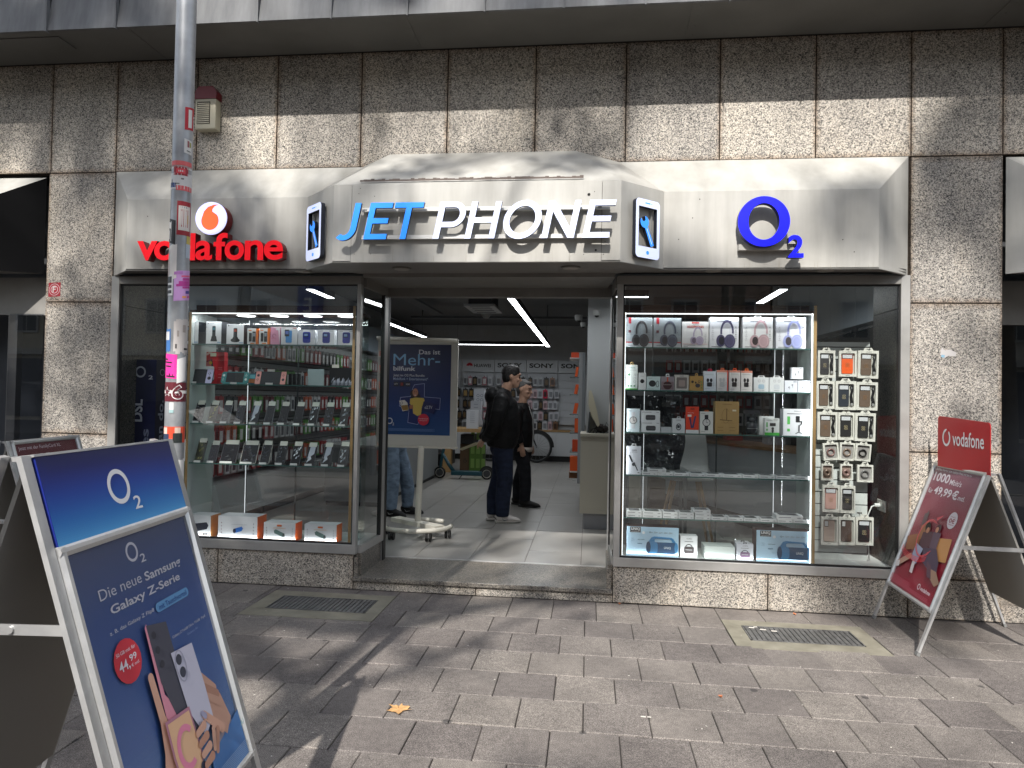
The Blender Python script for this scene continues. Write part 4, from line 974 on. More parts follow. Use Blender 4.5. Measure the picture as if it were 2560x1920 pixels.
m = MB(); m.loft([(-1.9, 7.0, 3.34), (-1.9, 7.0, 3.12), (-1.9, 7.0, 3.05)], [.03, .10, .05], 12); m.build('housing', flat((150, 150, 148), .5), t)

# column and cash desk at the right of the entrance
c = stru('column', -.020, .42, 2.64, 3.05, FZ, 3.35, mat=flat((168, 171, 172), .7)); 
def dome(label, u, v, Y, r):
    p = at(1380 + u * .3734, 720 + v * .3734, Y); t = thing('camera_dome', label, 'camera', tuple(p), 'security cameras on the column')
    m = MB(); m.loft([p + Vector((0, 0, r * .9)), p + Vector((0, 0, r * .1)), p - Vector((0, 0, r * .5))], [r, r, r * .8], 14); m.build('housing', flat((170, 172, 170), .5), t)
    m = MB(); m.ell(p - Vector((0, 0, r * .5)), (r * .62, r * .62, r * .5), 12, 6); m.build('lens', BLACK, t)
dome('round white camera with dark lens on the front of the column', 300, 172, 2.58, .045)
dome('white camera hanging left of the column near the ceiling', 178, 205, 3.3, .05)
dome('lowest white camera at the left edge of the column', 210, 250, 3.3, .038)
D = thing('cash_desk', 'pale cream reception desk right of the entrance', 'desk', (.1, 2.45, FZ))
DK = flat((176, 172, 158), .5)
bx('top', -.085, .60, 2.38, 2.95, 1.165, 1.20, DK, D, .003); bx('front', -.080, .60, 2.395, 2.42, .292, 1.162, DK, D); bx('side', -.080, -.058, 2.421, 2.94, .292, 1.162, DK, D); bx('plinth', -.035, .60, 2.45, 2.47, FZ, .29, flat((140, 142, 146), .4), D); bx('skirt', -.080, .60, 2.388, 2.3945, .292, .345, DK, D)
t = thing('computer_screen', 'cream backed computer screen seen from the side on the reception desk', 'screen', (.05, 2.55, 1.2))
def ds(u, v, Y=2.55): return at(1380 + u * .3734, 720 + v * .3734, Y)
pts = [ds(248, 690), ds(262, 684), ds(275, 720), ds(300, 820), ds(318, 915), ds(305, 928), ds(262, 850), ds(244, 780)]
m = MB(); m.prism([[(p.x, p.z) for p in pts]], (0, 2.75, 0), (1, 0, 0), (0, 0, 1), (0, -1, 0), .30); m.build('screen', flat((188, 182, 160), .4), t)
pts = [ds(250, 830), ds(258, 830), ds(250, 965), ds(236, 965)]; m = MB(); m.prism([[(p.x, p.z) for p in pts]], (0, 2.70, 0), (1, 0, 0), (0, 0, 1), (0, -1, 0), .16); m.build('stand', flat((70, 74, 78), .4), t)
t = thing('desk_clutter', 'cables and dark headset lying beside the screen on the desk', 'cables', (.15, 2.5, 1.2))
m = MB()
for k in range(5):
    x = .02 + .04 * k; m.loft([(x, 2.46, 1.205), (x + .03, 2.47, 1.25 + .02 * k), (x + .08, 2.5, 1.26), (x + .14, 2.55, 1.205)], .004, 5)
m.build('cable', BLACK, t); m = MB(); m.ell((.14, 2.6, 1.26), (.05, .05, .05)); m.ell((.2, 2.6, 1.25), (.04, .04, .04)); m.build('headset', flat((40, 24, 24), .5), t)

# orange product rack beside the column
t0 = thing('wall_rack', 'narrow glass shelved rack with orange cartons left of the column', 'rack', (-.1, 4.2, FZ))
def rk(u, v, Y=4.2): return at(1380 + u * .3734, 720 + v * .3734, Y)
a = rk(182, 430); bq = rk(200, 1600)
bx('post', a.x, a.x + .05, 4.2, 4.26, FZ + .3, a.z, flat((150, 152, 154), .5), t0); bx('back', a.x + .05, a.x + .09, 4.2, 5.2, FZ + .3, a.z, flat((120, 124, 128), .5), t0)
ORG = (226, 92, 34)
for v in (466, 595, 712, 845, 970, 1098, 1230):
    z = rk(150, v).z; bx('shelf', rk(118, v).x, a.x, 4.2, 4.9, z - .012, z, SHELFG if v not in (466, 1230) else WHITEP, t0)
for (u0, v0, u1, v1, nm) in ((128, 430, 182, 465, 'cork coloured carton on the top shelf of the orange rack'), (152, 528, 180, 592, 'orange box leaning on the second shelf of the orange rack'), (146, 645, 180, 710, 'orange wedge shaped box on the third shelf of the orange rack'), (138, 772, 178, 842, 'orange slanted box on the fourth shelf of the orange rack'), (150, 876, 180, 968, 'tall orange box on the fifth shelf of the orange rack'), (134, 1020, 178, 1096, 'red orange box low on the orange rack'), (118, 1132, 170, 1226, 'large orange box on the lowest white shelf of the orange rack'), (112, 1236, 175, 1275, 'brown carton under the orange rack')):
    p0, p1 = rk(u0, v1), rk(u1, v0); col = ORG if 'orange' in nm[:12] and 'brown' not in nm else (150, 84, 40)
    if 'cork' in nm: col = (150, 112, 66)
    if 'red' in nm: col = (206, 72, 34)
    if 'brown' in nm: col = (120, 76, 44)
    m = MB(); sl = .35 if 'slant' in nm or 'wedge' in nm or 'leaning' in nm else 0
    w0 = p1.x - p0.x; m.prism([[(p0.x, p0.z), (p1.x - (w0 * sl if sl else 0), p0.z), (p1.x, p1.z), (p0.x + w0 * sl, p1.z)]], (0, 4.45, 0), (1, 0, 0), (0, 0, 1), (0, -1, 0), .2); o = m.build('carton', [flat(col, .6)]); tag(o, nm, 'box', 'cartons on the orange rack')

# brand panels on the back wall with hanging packages
PK = [((16, 16, 18), (96, 76, 46)), ((20, 20, 22), (150, 120, 60)), ((176, 180, 184), (90, 92, 96)), ((196, 198, 202), (60, 62, 70)), ((188, 190, 196), (120, 124, 130)), ((150, 100, 110), (200, 200, 200)), ((70, 30, 34), (190, 190, 190)), ((120, 150, 128), (200, 205, 200)), ((200, 172, 178), (120, 100, 106)), ((28, 28, 30), (120, 100, 70)), ((196, 30, 70), (60, 20, 30)), ((130, 96, 70), (60, 40, 30))]
CN = ['black', 'black and gold', 'pale grey', 'white', 'silver', 'dusty pink', 'dark red', 'mint green', 'rose', 'charcoal', 'magenta', 'brown']
YB = 11.0
PW = .375
pk_mesh = {}
def package(ci, w_, h_, small=True):
    k = (ci, round(w_, 3), round(h_, 3))
    if k not in pk_mesh:
        c1, c2 = PK[ci]; m = MB(); m.box(-w_ / 2, w_ / 2, 0, .03, -h_, 0, 0); m.box(-w_ * .12, w_ * .12, .01, .014, 0, h_ * .14, 0)
        m.box(-w_ * .33, w_ * .33, -.002, 0, -h_ * .82, -h_ * .2, 1); pk_mesh[k] = m.mesh('phone_case_package', [flat(c1, .35), flat(c2, .3)])
    return pk_mesh[k]
def brand_panel(x0, x1, word, goods, where):
    t = thing('brand_panel', where, 'display panel', ((x0 + x1) / 2, YB, FZ), 'brand panels on the back wall')
    wf = flat((196, 200, 204), .5); 
    bx('header_board', x0 + .006, x1 - .006, YB - .05, YB + .03, 2.20, 2.495, wf, t)
    for k in range(7): bx('slat', x0 + .02, x1 - .02, YB, YB + .03, .96 + .176 * k, .96 + .176 * k + .168, flat((186, 190, 195), .5), t)
    bx('side_strip', x0 - .004, x0 + .018, YB - .03, YB + .03, .95, 2.20, wf, t)
    if word:
        P_ = Print((x0, YB - .052, 2.20), (x1 - x0, 0, 0), (0, 0, .295), (0, -1, 0), .001)
        if word == 'SONY': P_.text('SONY', .09, .38, .86, .76, (8, 8, 10), .034)
        else:
            for k in range(8):
                a_ = R(-70 + 20 * k + 0); cx_, cz_ = .235, .46
                dx, dz = math.sin(a_), math.cos(a_); P_.poly([(cx_ + dx * .015, cz_ + dz * .04), (cx_ + (dx - dz * .24) * .085, cz_ + (dz + dx * .24) * .24), (cx_ + dx * .115, cz_ + dz * .32), (cx_ + (dx + dz * .24) * .085, cz_ + (dz - dx * .24) * .24)], (190, 24, 44), False)
            P_.k += 1; P_.text('HUAWEI', .37, .38, .88, .66, (16, 16, 20), .022)
        P_.build('brand_print', t)
    bx('counter_cabinet', x0, x1 - .004, YB - .45, YB + .02, .24, .80, flat((188, 190, 192), .5), t); bx('counter_top', x0, x1 - .004, YB - .47, YB + .02, .803, .835, OAK, t); bx('kick', x0, x1, YB - .38, YB, FZ, .239, BLACK, t)
    for r_, zt in enumerate((2.08, 1.79, 1.52, 1.26, 1.03)) if goods else ():
        x = x0 + .06; h_ = .20
        while x < x1 - .06:
            ci = rnd.choice(goods); w_ = rnd.choice((.095, .105, .115))
            o = bpy.data.objects.new('phone_case_package', package(ci, w_, h_)); COL.objects.link(o)
            o.location = (x + w_ / 2, YB - .16 - .03 * rnd.random(), zt - .01 * rnd.random()); o.rotation_euler = (0, 0, rnd.uniform(-.12, .12))
            wd_ = {'HUAWEI': 'under the HUAWEI header', 'SONY': 'under a SONY header'}.get(word)
            tag(o, '%s phone case package hanging in the %s row %s' % (CN[ci], ('top', 'second', 'third', 'fourth', 'lowest')[r_], PLACE[where]), 'package', '%s packages in the %s row %s' % (CN[ci], ('top', 'second', 'third', 'fourth', 'lowest')[r_], PLACE[where]))
            x += w_ + rnd.uniform(.008, .03)
PLACE = {'back panel with a HUAWEI header beside the poster, mostly hidden': 'of the half hidden panel', 'back panel with a full HUAWEI header and red flower mark': 'below the HUAWEI header',
         'back panel with the SONY header behind the taller man': 'behind the taller man', 'back panel with an unobstructed SONY header': 'below the clear SONY header', 'empty slatted back panel with a cut off SONY header beside the column': 'of the empty panel'}
xs_ = [-3.865, -3.075, -2.270, -1.495, -.735, .06]
brand_panel(xs_[0], xs_[1], 'HUAWEI', [0, 9, 0, 3], list(PLACE)[0]); brand_panel(xs_[1], xs_[2], 'HUAWEI', [2, 3, 4, 0, 1, 9, 5, 0], list(PLACE)[1])
brand_panel(xs_[2], xs_[3], 'SONY', [0, 2, 3, 9, 8], list(PLACE)[2]); brand_panel(xs_[3], xs_[4], 'SONY', [3, 2, 4, 8, 0, 10, 3, 4, 11], list(PLACE)[3]); brand_panel(xs_[4], xs_[5], 'SONY', [], list(PLACE)[4])

# wooden table with power station cartons, price cards
t = thing('shop_table', 'oak topped table in the middle of the shop behind the men', 'table', (-2.1, 8.1, FZ))
bx('tabletop', -3.9, -1.50, 7.7, 8.5, .90, .97, OAK, t); bx('leg', -2.82, -2.66, 7.74, 7.90, FZ, .897, OAK, t); bx('leg', -1.78, -1.55, 7.74, 7.9, FZ, .897, OAK, t); bx('leg', -3.88, -3.72, 7.74, 7.9, FZ, .897, OAK, t)
def cz(u, v, Y): return at(1120 + u * .2772, 880 + v * .2772, Y)
for (u0, v0, u1, v1, Y, col, nm, lab) in ((165, 522, 275, 662, 7.75, (190, 192, 196), 'price_card', 'white price card standing on the oak table'), (230, 335, 330, 480, 8.3, (170, 174, 180), 'product_carton', 'tall white carton with four circles behind the price card'), (200, 442, 300, 660, 8.1, (160, 164, 172), 'product_carton', 'lower pale carton standing on the oak table')):
    a, b = cz(u0, v1, Y), cz(u1, v0, Y); m = MB(); m.box(a.x, b.x, Y, Y + (.02 if 'price' in nm else .15), a.z if 'price' not in nm else .97, b.z)
    o = m.build(nm, flat(col, .5)); tag(o, lab, 'card' if 'price' in nm else 'box')
    P_ = Print((a.x, Y - .001, a.z), (b.x - a.x, 0, 0), (0, 0, b.z - a.z), (0, -1, 0), .001)
    if 'four' in lab:
        for cc in ((.4, .6), (.75, .6), (.4, .35), (.75, .35)): P_.ring(*cc, .13, .03, (60, 60, 70))
    else:
        for k in range(6): P_.rect(.3, .85 - .13 * k, .7, .87 - .13 * k, (110, 112, 120))
    P_.build('print', o)
o = bx('power_station_carton', cz(105, 1070, 8.0).x, cz(188, 1070, 8.0).x, 8.0, 8.4, FZ, cz(150, 830, 8.0).z, flat((82, 62, 40), .7)); tag(o, 'brown carton with a power symbol under the oak table', 'box')
a, b = cz(105, 1070, 8.0), cz(188, 830, 8.0); P_ = Print((a.x, 7.998, FZ), (b.x - a.x, 0, 0), (0, 0, b.z - FZ), (0, -1, 0), .001); P_.ring(.6, .38, .2, .05, (16, 14, 12), 120, 420); P_.rect(.57, .38, .63, .5, (16, 14, 12)); P_.build('print', o)
t = thing('green_crates', 'stack of lime green crates beside the brown carton under the table', 'crate', tuple(cz(250, 1070, 7.95)))
a, b = cz(190, 1070, 7.95), cz(318, 845, 7.95)
bx('body', a.x, b.x, 7.95, 8.3, FZ, b.z, flat((72, 104, 36), .5), t)
for i in range(3):
    for j in range(3): bx('compartment', a.x + .03 + .09 * i * 1.2, a.x + .10 + .09 * i * 1.2, 7.938, 7.949, FZ + .08 + .28 * j, FZ + .26 + .28 * j, flat((110, 140, 70), .4), t)
o = bx('black_bag', cz(112, 830, 7.9).x, cz(230, 830, 7.9).x, 7.9, 8.3, cz(150, 828, 7.9).z, cz(150, 745, 7.9).z, BLACK); tag(o, 'black bag lying on the brown carton', 'bag')
t = thing('shop_bench', 'low black plinth with white front left of the table', 'plinth', (-3.3, 8.9, FZ)); bx('body', -3.6, -2.9, 8.6, 9.4, FZ + .03, .42, flat((26, 28, 30), .5), t); bx('front_trim', -3.6, -2.9, 8.58, 8.599, .38, .42, flat((150, 150, 150)), t)

# e-scooter
def sp(u, v, Y): return at(860 + u * .25316, 1100 + v * .25316, Y)
ts = thing('kick_scooter', 'dark teal electric scooter parked in the shop', 'scooter', (-2.3, 6.75, FZ))
TEAL = flat((20, 66, 76), .4); YS = 6.75
w1 = sp(946, 318, YS); w1 = Vector((w1.x, YS, FZ + .105)); w2 = cz(350, 1098, YS); w2 = Vector((w2.x, YS, FZ + .105))
for c_ in (w1, w2):
    m = MB(); m.loft([(c_.x + .088 * math.cos(R(15 * k)), c_.y, c_.z + .088 * math.sin(R(15 * k))) for k in range(24)], .020, 8, closed=True, ref=(0, 1, 0)); wo = m.build('wheel', RUBBER, ts, True)
    m = MB(); m.loft([c_ - Vector((0, .015, 0)), c_ + Vector((0, .015, 0))], .062, 18); m.loft([c_ - Vector((0, .019, 0)), c_ - Vector((0, .018, 0))], .05, 12); x = m.build('rim', flat((60, 62, 64), .4), wo); x.matrix_parent_inverse = PINV[ts.name].inverted() @ Matrix.Identity(4) if False else Matrix.Identity(4)
    m = MB(); m.loft([(c_.x + .072 * math.cos(R(15 * k)), c_.y - .020, c_.z + .072 * math.sin(R(15 * k))) for k in range(24)], .004, 5, closed=True, ref=(0, 1, 0)); m.build('white_ring', flat((190, 186, 172)), ts)
m = MB(); m.obox(w1 + Vector((.22, -.08, -.035)), (w2.x - w1.x - .30, 0, 0), (0, .16, 0), (0, 0, .075)); m.build('deck', TEAL, ts, bevel=.008)
m = MB(); m.loft([w1 + Vector((.05, 0, .34)), w1 + Vector((.16, 0, .15)), w1 + Vector((.28, 0, 0))], [.028, .032, .035], 8); m.build('down_tube', TEAL, ts, True)
m = MB(); m.loft([w1 + Vector((0, 0, .02)), w1 + Vector((.02, 0, .18)), w1 + Vector((.06, 0, .40)), w1 + Vector((.16, 0, 1.0))], [.02, .026, .026, .02], 8); m.build('stem', TEAL, ts, True)
m = MB(); m.loft([w1 + Vector((.16, -.25, 1.0)), w1 + Vector((.16, .25, 1.0))], .016, 8); m.build('handlebar', BLACK, ts)
m = MB(); m.loft([w1 + Vector((.42, -.06, -.03)), w1 + Vector((.37, -.09, -.10))], .008, 6); m.build('kickstand', BLACK, ts)
m = MB(); m.loft([(w2.x + .11 * math.cos(R(a_)), YS, w2.z + .115 * math.sin(R(a_))) for a_ in range(20, 181, 20)], [(.004, .035)] * 9, 6, ref=(0, 1, 0)); m.build('mudguard', BLACK, ts)

# bicycle behind the men
YB2 = 10.2; bc = thing('bicycle', 'black bicycle leaning by the back counter behind the men, one wheel in view', 'bicycle', (-1.8, YB2, FZ))
wr = cz(800, 835, YB2); wr = Vector((wr.x, YB2, FZ + .36))
for c_ in (wr, wr - Vector((1.08, 0, 0))):
    m = MB(); m.loft([(c_.x + .335 * math.cos(R(9 * k)), c_.y, c_.z + .335 * math.sin(R(9 * k))) for k in range(40)], .022, 8, closed=True, ref=(0, 1, 0)); m.build('tyre', RUBBER, bc, True)
    m = MB(); m.loft([(c_.x + .305 * math.cos(R(9 * k)), c_.y, c_.z + .305 * math.sin(R(9 * k))) for k in range(40)], .010, 6, closed=True, ref=(0, 1, 0)); m.build('rim', flat((80, 82, 84), .4), bc, True)
    m = MB()
    for k in range(18): a_ = R(20 * k); m.loft([c_ + Vector((.02 * math.cos(a_), .02 * (1 if k % 2 else -1), .02 * math.sin(a_))), c_ + Vector((.30 * math.cos(a_ + .12), 0, .30 * math.sin(a_ + .12)))], .0022, 4)
    m.loft([c_ - Vector((0, .04, 0)), c_ + Vector((0, .04, 0))], .02, 10); m.build('spokes', flat((120, 122, 124), .4), bc)
    m = MB(); m.loft([(c_.x + .375 * math.cos(R(a_)), c_.y, c_.z + .375 * math.sin(R(a_))) for a_ in range(0, 171, 15)], [(.005, .03)] * 12, 6, ref=(0, 1, 0)); m.build('mudguard', BLACK, bc)
r2 = wr - Vector((1.08, 0, 0)); bb = r2 + Vector((.45, 0, -.05)); hd = wr + Vector((-.22, 0, .50)); st_ = r2 + Vector((.28, 0, .48))
m = MB(); 
for a, b, r in ((wr, hd, .015), (hd, bb, .02), (bb, st_, .018), (st_ + Vector((0, 0, -.05)), hd, .018), (r2, bb, .012), (r2, st_, .012)): m.loft([a, b], r, 8)
m.build('frame', flat((24, 26, 28), .4), bc)
m = MB(); m.loft([hd, hd + Vector((-.03, 0, .18))], .015, 8); m.loft([hd + Vector((-.03, -.28, .18)), hd + Vector((-.03, .28, .18))], .014, 8); m.build('handlebar', BLACK, bc)
m = MB(); m.ell(st_ + Vector((-.02, 0, .10)), (.14, .07, .03)); m.loft([st_, st_ + Vector((-.02, 0, .09))], .014, 8); m.build('saddle', BLACK, bc)
m = MB(); m.loft([bb - Vector((0, .09, 0)), bb + Vector((0, .09, 0))], .02, 8); m.loft([bb + Vector((0, -.09, 0)), bb + Vector((.05, -.09, -.16))], .010, 6); m.box(bb.x + .0, bb.x + .10, bb.y - .19, bb.y - .09, bb.z - .18, bb.z - .16); m.build('crank', flat((60, 60, 62), .4), bc)

# poster stand on castors inside the entrance
PS = thing('poster_stand', 'white castored poster stand with a blue O2 poster just inside the entrance', 'poster stand', (-1.81, 1.73, FZ))
WST = flat((206, 202, 190), .45)
bx('board', -2.33, -1.425, 1.905, 1.935, 1.045, 2.22, flat((198, 196, 188), .5), PS, .004); m = MB(); m.loft([(-2.34, 1.90, 2.225), (-1.44, 1.90, 2.205)], .022, 10); m.build('top_rail', WST, PS, True); bx('bottom_rail', -2.33, -1.41, 1.88, 1.935, 1.022, 1.044, WST, PS, .003)
p = Print((-2.245, 1.903, 1.165), (.745, 0, 0), (.0, 0, .995), (0, -1, 0), .0008)
p.grad(0, 0, 1, 1, [(0, (26, 72, 124)), (.25, (14, 52, 112)), (.6, (8, 30, 88)), (1, (8, 18, 62))], 30)
W_ = (206, 206, 214)
def I5(x, y): return x / 1276 * .0 + (x - 160) / 1010, 1 - (y - 20) / 1430
def tx5(s_, x0, y0, x1, y1, c, b=.01): a, b2 = I5(x0, y1), I5(x1, y0); p.text(s_, a[0], a[1], b2[0], b2[1], c, b)
tx5('Das ist', 680, 102, 1003, 175, W_, .016); tx5('Mehr-', 290, 172, 1003, 352, (126, 176, 214), .0); tx5('bilfunk', 292, 366, 630, 440, W_, .022)
tx5('Jetzt im O2 Plus Bundle:', 296, 492, 778, 540, W_, .006); tx5('Mobilfunk + Entertainment*', 296, 545, 828, 588, (170, 186, 216), .006)
for k, (x0, cc) in enumerate(((302, (14, 18, 40)), (392, (24, 10, 20)), (482, (14, 18, 44)))):
    a, b2 = I5(x0, 690), I5(x0 + 78, 612); p.rr(a[0], a[1], b2[0], b2[1], .012, cc)
a, b2 = I5(412, 672), I5(448, 630); p.rect(a[0], a[1], b2[0], b2[1], (130, 20, 24)); tx5('o2TV', 312, 636, 370, 662, W_, .01); tx5('WOW', 494, 640, 552, 666, W_, .01)
def pg(pts, c): p.poly([I5(*q) for q in pts], c)
pg([(620, 655), (780, 632), (782, 845), (1025, 860), (1018, 1045), (740, 1020), (735, 1110), (690, 1290), (530, 1260), (545, 1075), (395, 1000), (412, 858), (562, 840), (600, 700)], (150, 160, 200))
pg([(628, 662), (772, 641), (774, 852), (1017, 867), (1010, 1037), (740, 1012), (730, 1110), (686, 1282), (538, 1252), (552, 1070), (405, 992), (420, 866), (570, 848), (606, 706)], (18, 32, 96))
p.ell(*I5(628, 800), .066, (34, 20, 20)); p.ell(*I5(650, 860), .072, (34, 20, 20)); p.ell(*I5(640, 780), .042, (176, 120, 92), rv=.046)
p.ell(*I5(626, 770), .006, (40, 24, 24)); p.ell(*I5(654, 770), .006, (40, 24, 24)); pg([(622, 818), (660, 818), (641, 834)], (226, 210, 206))
pg([(565, 880), (640, 860), (770, 865), (785, 900), (745, 1010), (735, 1130), (680, 1150), (615, 1110), (605, 1000), (560, 960)], (206, 178, 84))
pg([(555, 985), (610, 975), (615, 1030), (560, 1045)], (160, 104, 76))
pg([(398, 915), (480, 902), (525, 945), (548, 1060), (455, 1082)], (222, 216, 208)); pg([(425, 990), (532, 978), (540, 1055), (458, 1072)], (140, 108, 50)); a = I5(438, 950); p.ring(a[0], a[1], .02, .006, (30, 40, 90))
pg([(770, 920), (968, 960), (930, 1112), (745, 1060)], (18, 22, 78)); tx5('o2.TV', 790, 985, 905, 1035, W_, .012)
a = I5(775, 1205); p.ell(a[0], a[1], .085, (196, 34, 62)); tx5('Kombinieren', 705, 1180, 845, 1200, W_, 0); tx5('und sparen*', 715, 1212, 835, 1232, W_, 0)
a = I5(260, 1235); p.ring(a[0], a[1], .048, .014, W_); tx5('2', 305, 1262, 332, 1305, W_, .01)
for k in range(5): a, b2 = I5(212, 1352 + 9 * k), I5(950 - 40 * (k % 2), 1355 + 9 * k); p.rect(a[0], a[1], b2[0], b2[1], (110, 140, 190), False)
p.build('poster', PS)
m = MB(); m.loft([(-1.81, 1.90, 1.04), (-1.81, 1.87, .95), (-1.81, 1.80, .25), (-1.81, 1.80, .20)], [.030, .033, .033, .045], 14); m.build('upright', WST, PS, True)
cxr, cyr = -1.80, 1.72
m = MB(); m.loft([(cxr + .37 * math.cos(R(a_)), cyr - .02 - .33 * math.sin(R(a_)) * 1.0, .215) for a_ in range(-8, 189, 14)], .026, 10, ref=(0, 0, 1)); m.build('ring_foot', WST, PS, True)
m = MB(); m.obox((cxr - .35, cyr + .22, .20), (.60, -.42, 0), (.07, .10, 0), (0, 0, .045)); m.loft([(cxr - .02, cyr + .25, .23), (cxr + .24, cyr + .25, .22)], .024, 8); m.build('cross_bar', WST, PS)
for (x, y) in ((-1.99, 1.43), (-1.60, 1.42), (-1.44, 1.62), (-2.14, 1.72)):
    m = MB(); m.loft([(x - .028, y, .150), (x - .010, y, .150)], .043, 12); m.loft([(x + .010, y, .150), (x + .028, y, .150)], .043, 12); co = m.build('castor', BLACK, PS)
    m = MB(); m.loft([(x, y, .20), (x, y, .15)], .008, 6); m.build('castor_pin', SILVER, PS)
# ================================================================ display cases in the windows
def lamp_area(par, loc, sx, sy, energy, rot=(0, 0, 0), col=(.93, .97, 1.0)):
    l = bpy.data.lights.new('lamp', 'AREA'); l.shape = 'RECTANGLE'; l.size = sx; l.size_y = sy; l.energy = energy * .30; l.color = col
    o = bpy.data.objects.new('lamp', l); COL.objects.link(o); o.parent = par; o.matrix_parent_inverse = PINV[par.name]; o.location = loc; o.rotation_euler = rot
SHL = [2.013, 1.668, 1.327, .984]; SHR_ = [2.023, 1.679, 1.337, .995, .655]
LEDM = led((.95, .98, 1.0), 1.2)
def case(label, x0, x1, zb, zt, shelves, left):
    t = thing('display_case', label, 'display case', ((x0 + x1) / 2, .3, zb), 'lit glass display cases in the windows')
    ya, yb_ = .115, .52
    PN = flat((186, 192, 190), .45)
    bx('side_panel', x0 - .02, x0, ya, yb_, zb, zt, PN, t); bx('side_panel', x1, x1 + (.008 if left else .022), ya, yb_, zb, zt, SHELFG if left else PN, t)
    bx('top_panel', x0 - .02, x1 + .022, ya, yb_, zt, zt + .022, WALN, t); bx('base_panel', x0 - .02, x1 + .022, ya, yb_, zb - .03, zb, PN, t)
    bx('front_edge', x0 - .02, x1 + .022, ya - .008, ya - .0005, zb - .045, zb - .012, OAK, t)
    bx('front_edge', x0 - .022, x0 - .002, ya - .008, ya - .0005, zb - .011, zt, OAK, t); bx('front_edge', x1 + .002, x1 + .024, ya - .008, ya - .0005, zb - .011, zt + .06, OAK, t)
    bx('top_board', x0 - .02, x1, ya + .10, ya + .12, zt + .023, zt + .075, WALN, t)
    for (a, b, c, d) in ((x0, x1, zt - .012, zt - .004),) + (((x0, x0 + .005, zb, zt), (x1 - .010, x1 - .002, zb, zt), (x0, x1, zb + .001, zb + .008)) if not left else ((x0, x1, zb + .001, zb + .008),)):
        bx('led_strip', a, b, ya + .004, ya + .010, c, d, LEDM, t)
    for x in (x0 + .19, x1 - .19) if not left else (x0 + .33,):
        bx('led_strip', x - .002, x + .002, yb_ - .03, yb_ - .024, zb + .05, zt - .03, led((.9, .95, 1.0), .45), t)
        bx('glass_pole', x - .004, x + .004, yb_ - .022, yb_ - .014, zb, zt, flat((70, 76, 76), .3), t)
    for z in shelves:
        bx('shelf', x0 + .002, x1 - .002, ya + .012, yb_ - .04, z - .010, z, SHELFG, t); bx('shelf_edge', x0 + .002, x1 - .002, ya + .009, ya + .0115, z - .010, z, GEDGE, t)
    bx('back_pane', x0, x1, yb_ - .008, yb_ - .004, zb, zt, CLEAR, t)
    # sliding door profile of the back
    for f in (.55,): bx('door_profile', x0 + (x1 - x0) * f - .006, x0 + (x1 - x0) * f + .006, yb_ - .003, yb_ + .004, zb, zt, flat((60, 64, 64), .4), t)
    lamp_area(t, ((x0 + x1) / 2, ya + .03, zt - .02), x1 - x0 - .05, .010, 3.2 if not left else 8, (R(18), 0, 0))
    lamp_area(t, ((x0 + x1) / 2, ya + .02, zb + .02), x1 - x0 - .05, .006, 1.6, (R(150), 0, 0))
    if not left:
        lamp_area(t, (x0 + .012, ya + .02, (zb + zt) / 2), .004, zt - zb - .1, 2.0, (R(90), 0, R(-60)))
        lamp_area(t, (x1 - .014, ya + .02, (zb + zt) / 2), .004, zt - zb - .1, 2.0, (R(90), 0, R(60)))
    else:
        for k in range(4):
            x = x0 + .40 + (x1 - x0 - .52) * k / 3
            m = MB(); m.loft([(x, .30, zt - .001), (x, .30, zt - .008)], .085, 20); m.build('lamp_rim', flat((200, 200, 200)), t)
            m = MB(); m.loft([(x, .30, zt - .0085), (x, .30, zt - .010)], .078, 20); m.build('lamp_disc', led((.97, .98, 1), 3.0), t)
            lamp_area(t, (x, .30, zt - .014), .13, .13, 2.2)
    return t
case('glass shelved display case in the left window with phones and boxes', -3.43, -1.985, .335, 2.285, SHL, True)
case('LED framed display case in the right window with headphone and speaker boxes', .287, 1.742, .340, 2.300, SHR_, False)

WB = (226, 228, 230); INK = (60, 62, 68); G1 = (150, 152, 156)
def item(name, label, cat, cv, u0, v0, u1, v1, zb, Y=.17, dep=.10, col=WB, side=None, group=None, fn=None, tab=None, tops=False):
    a, b = at(*cv(u0, v1), Y), at(*cv(u1, v0), Y); w_ = b.x - a.x; h_ = b.z - a.z
    m = MB(); m.box(a.x + .001, b.x - .001, Y, Y + dep, zb + .0005, zb + h_)
    m.m = [0 if k == 2 or (k == 1 and not tops) else 1 for k in range(6)]
    o = m.build(name, [flat(col, .4), flat(side or tuple(int(c * .94) for c in col), .45)]); tag(o, label, cat, group)
    if tab:
        c, tw, th = tab; mm = MB(); cx_ = (a.x + b.x) / 2; z = zb + h_
        mm.prism([[(cx_ - tw, z), (cx_ + tw, z), (cx_ + tw * .7, z + th), (cx_ - tw * .7, z + th)], [(cx_ - tw * .6, z + th * .25), (cx_ + tw * .6, z + th * .25), (cx_ + tw * .4, z + th * .7), (cx_ - tw * .4, z + th * .7)]], (0, Y + .004, 0), (1, 0, 0), (0, 0, 1), (0, -1, 0), .002)
        mm.build('hang_tab', flat(c, .4), o)
    if fn:
        p = Print((a.x + .001, Y, zb), (w_ - .002, 0, 0), (0, 0, h_), (0, -1, 0)); fn(p); p.build('print', o)
    return o
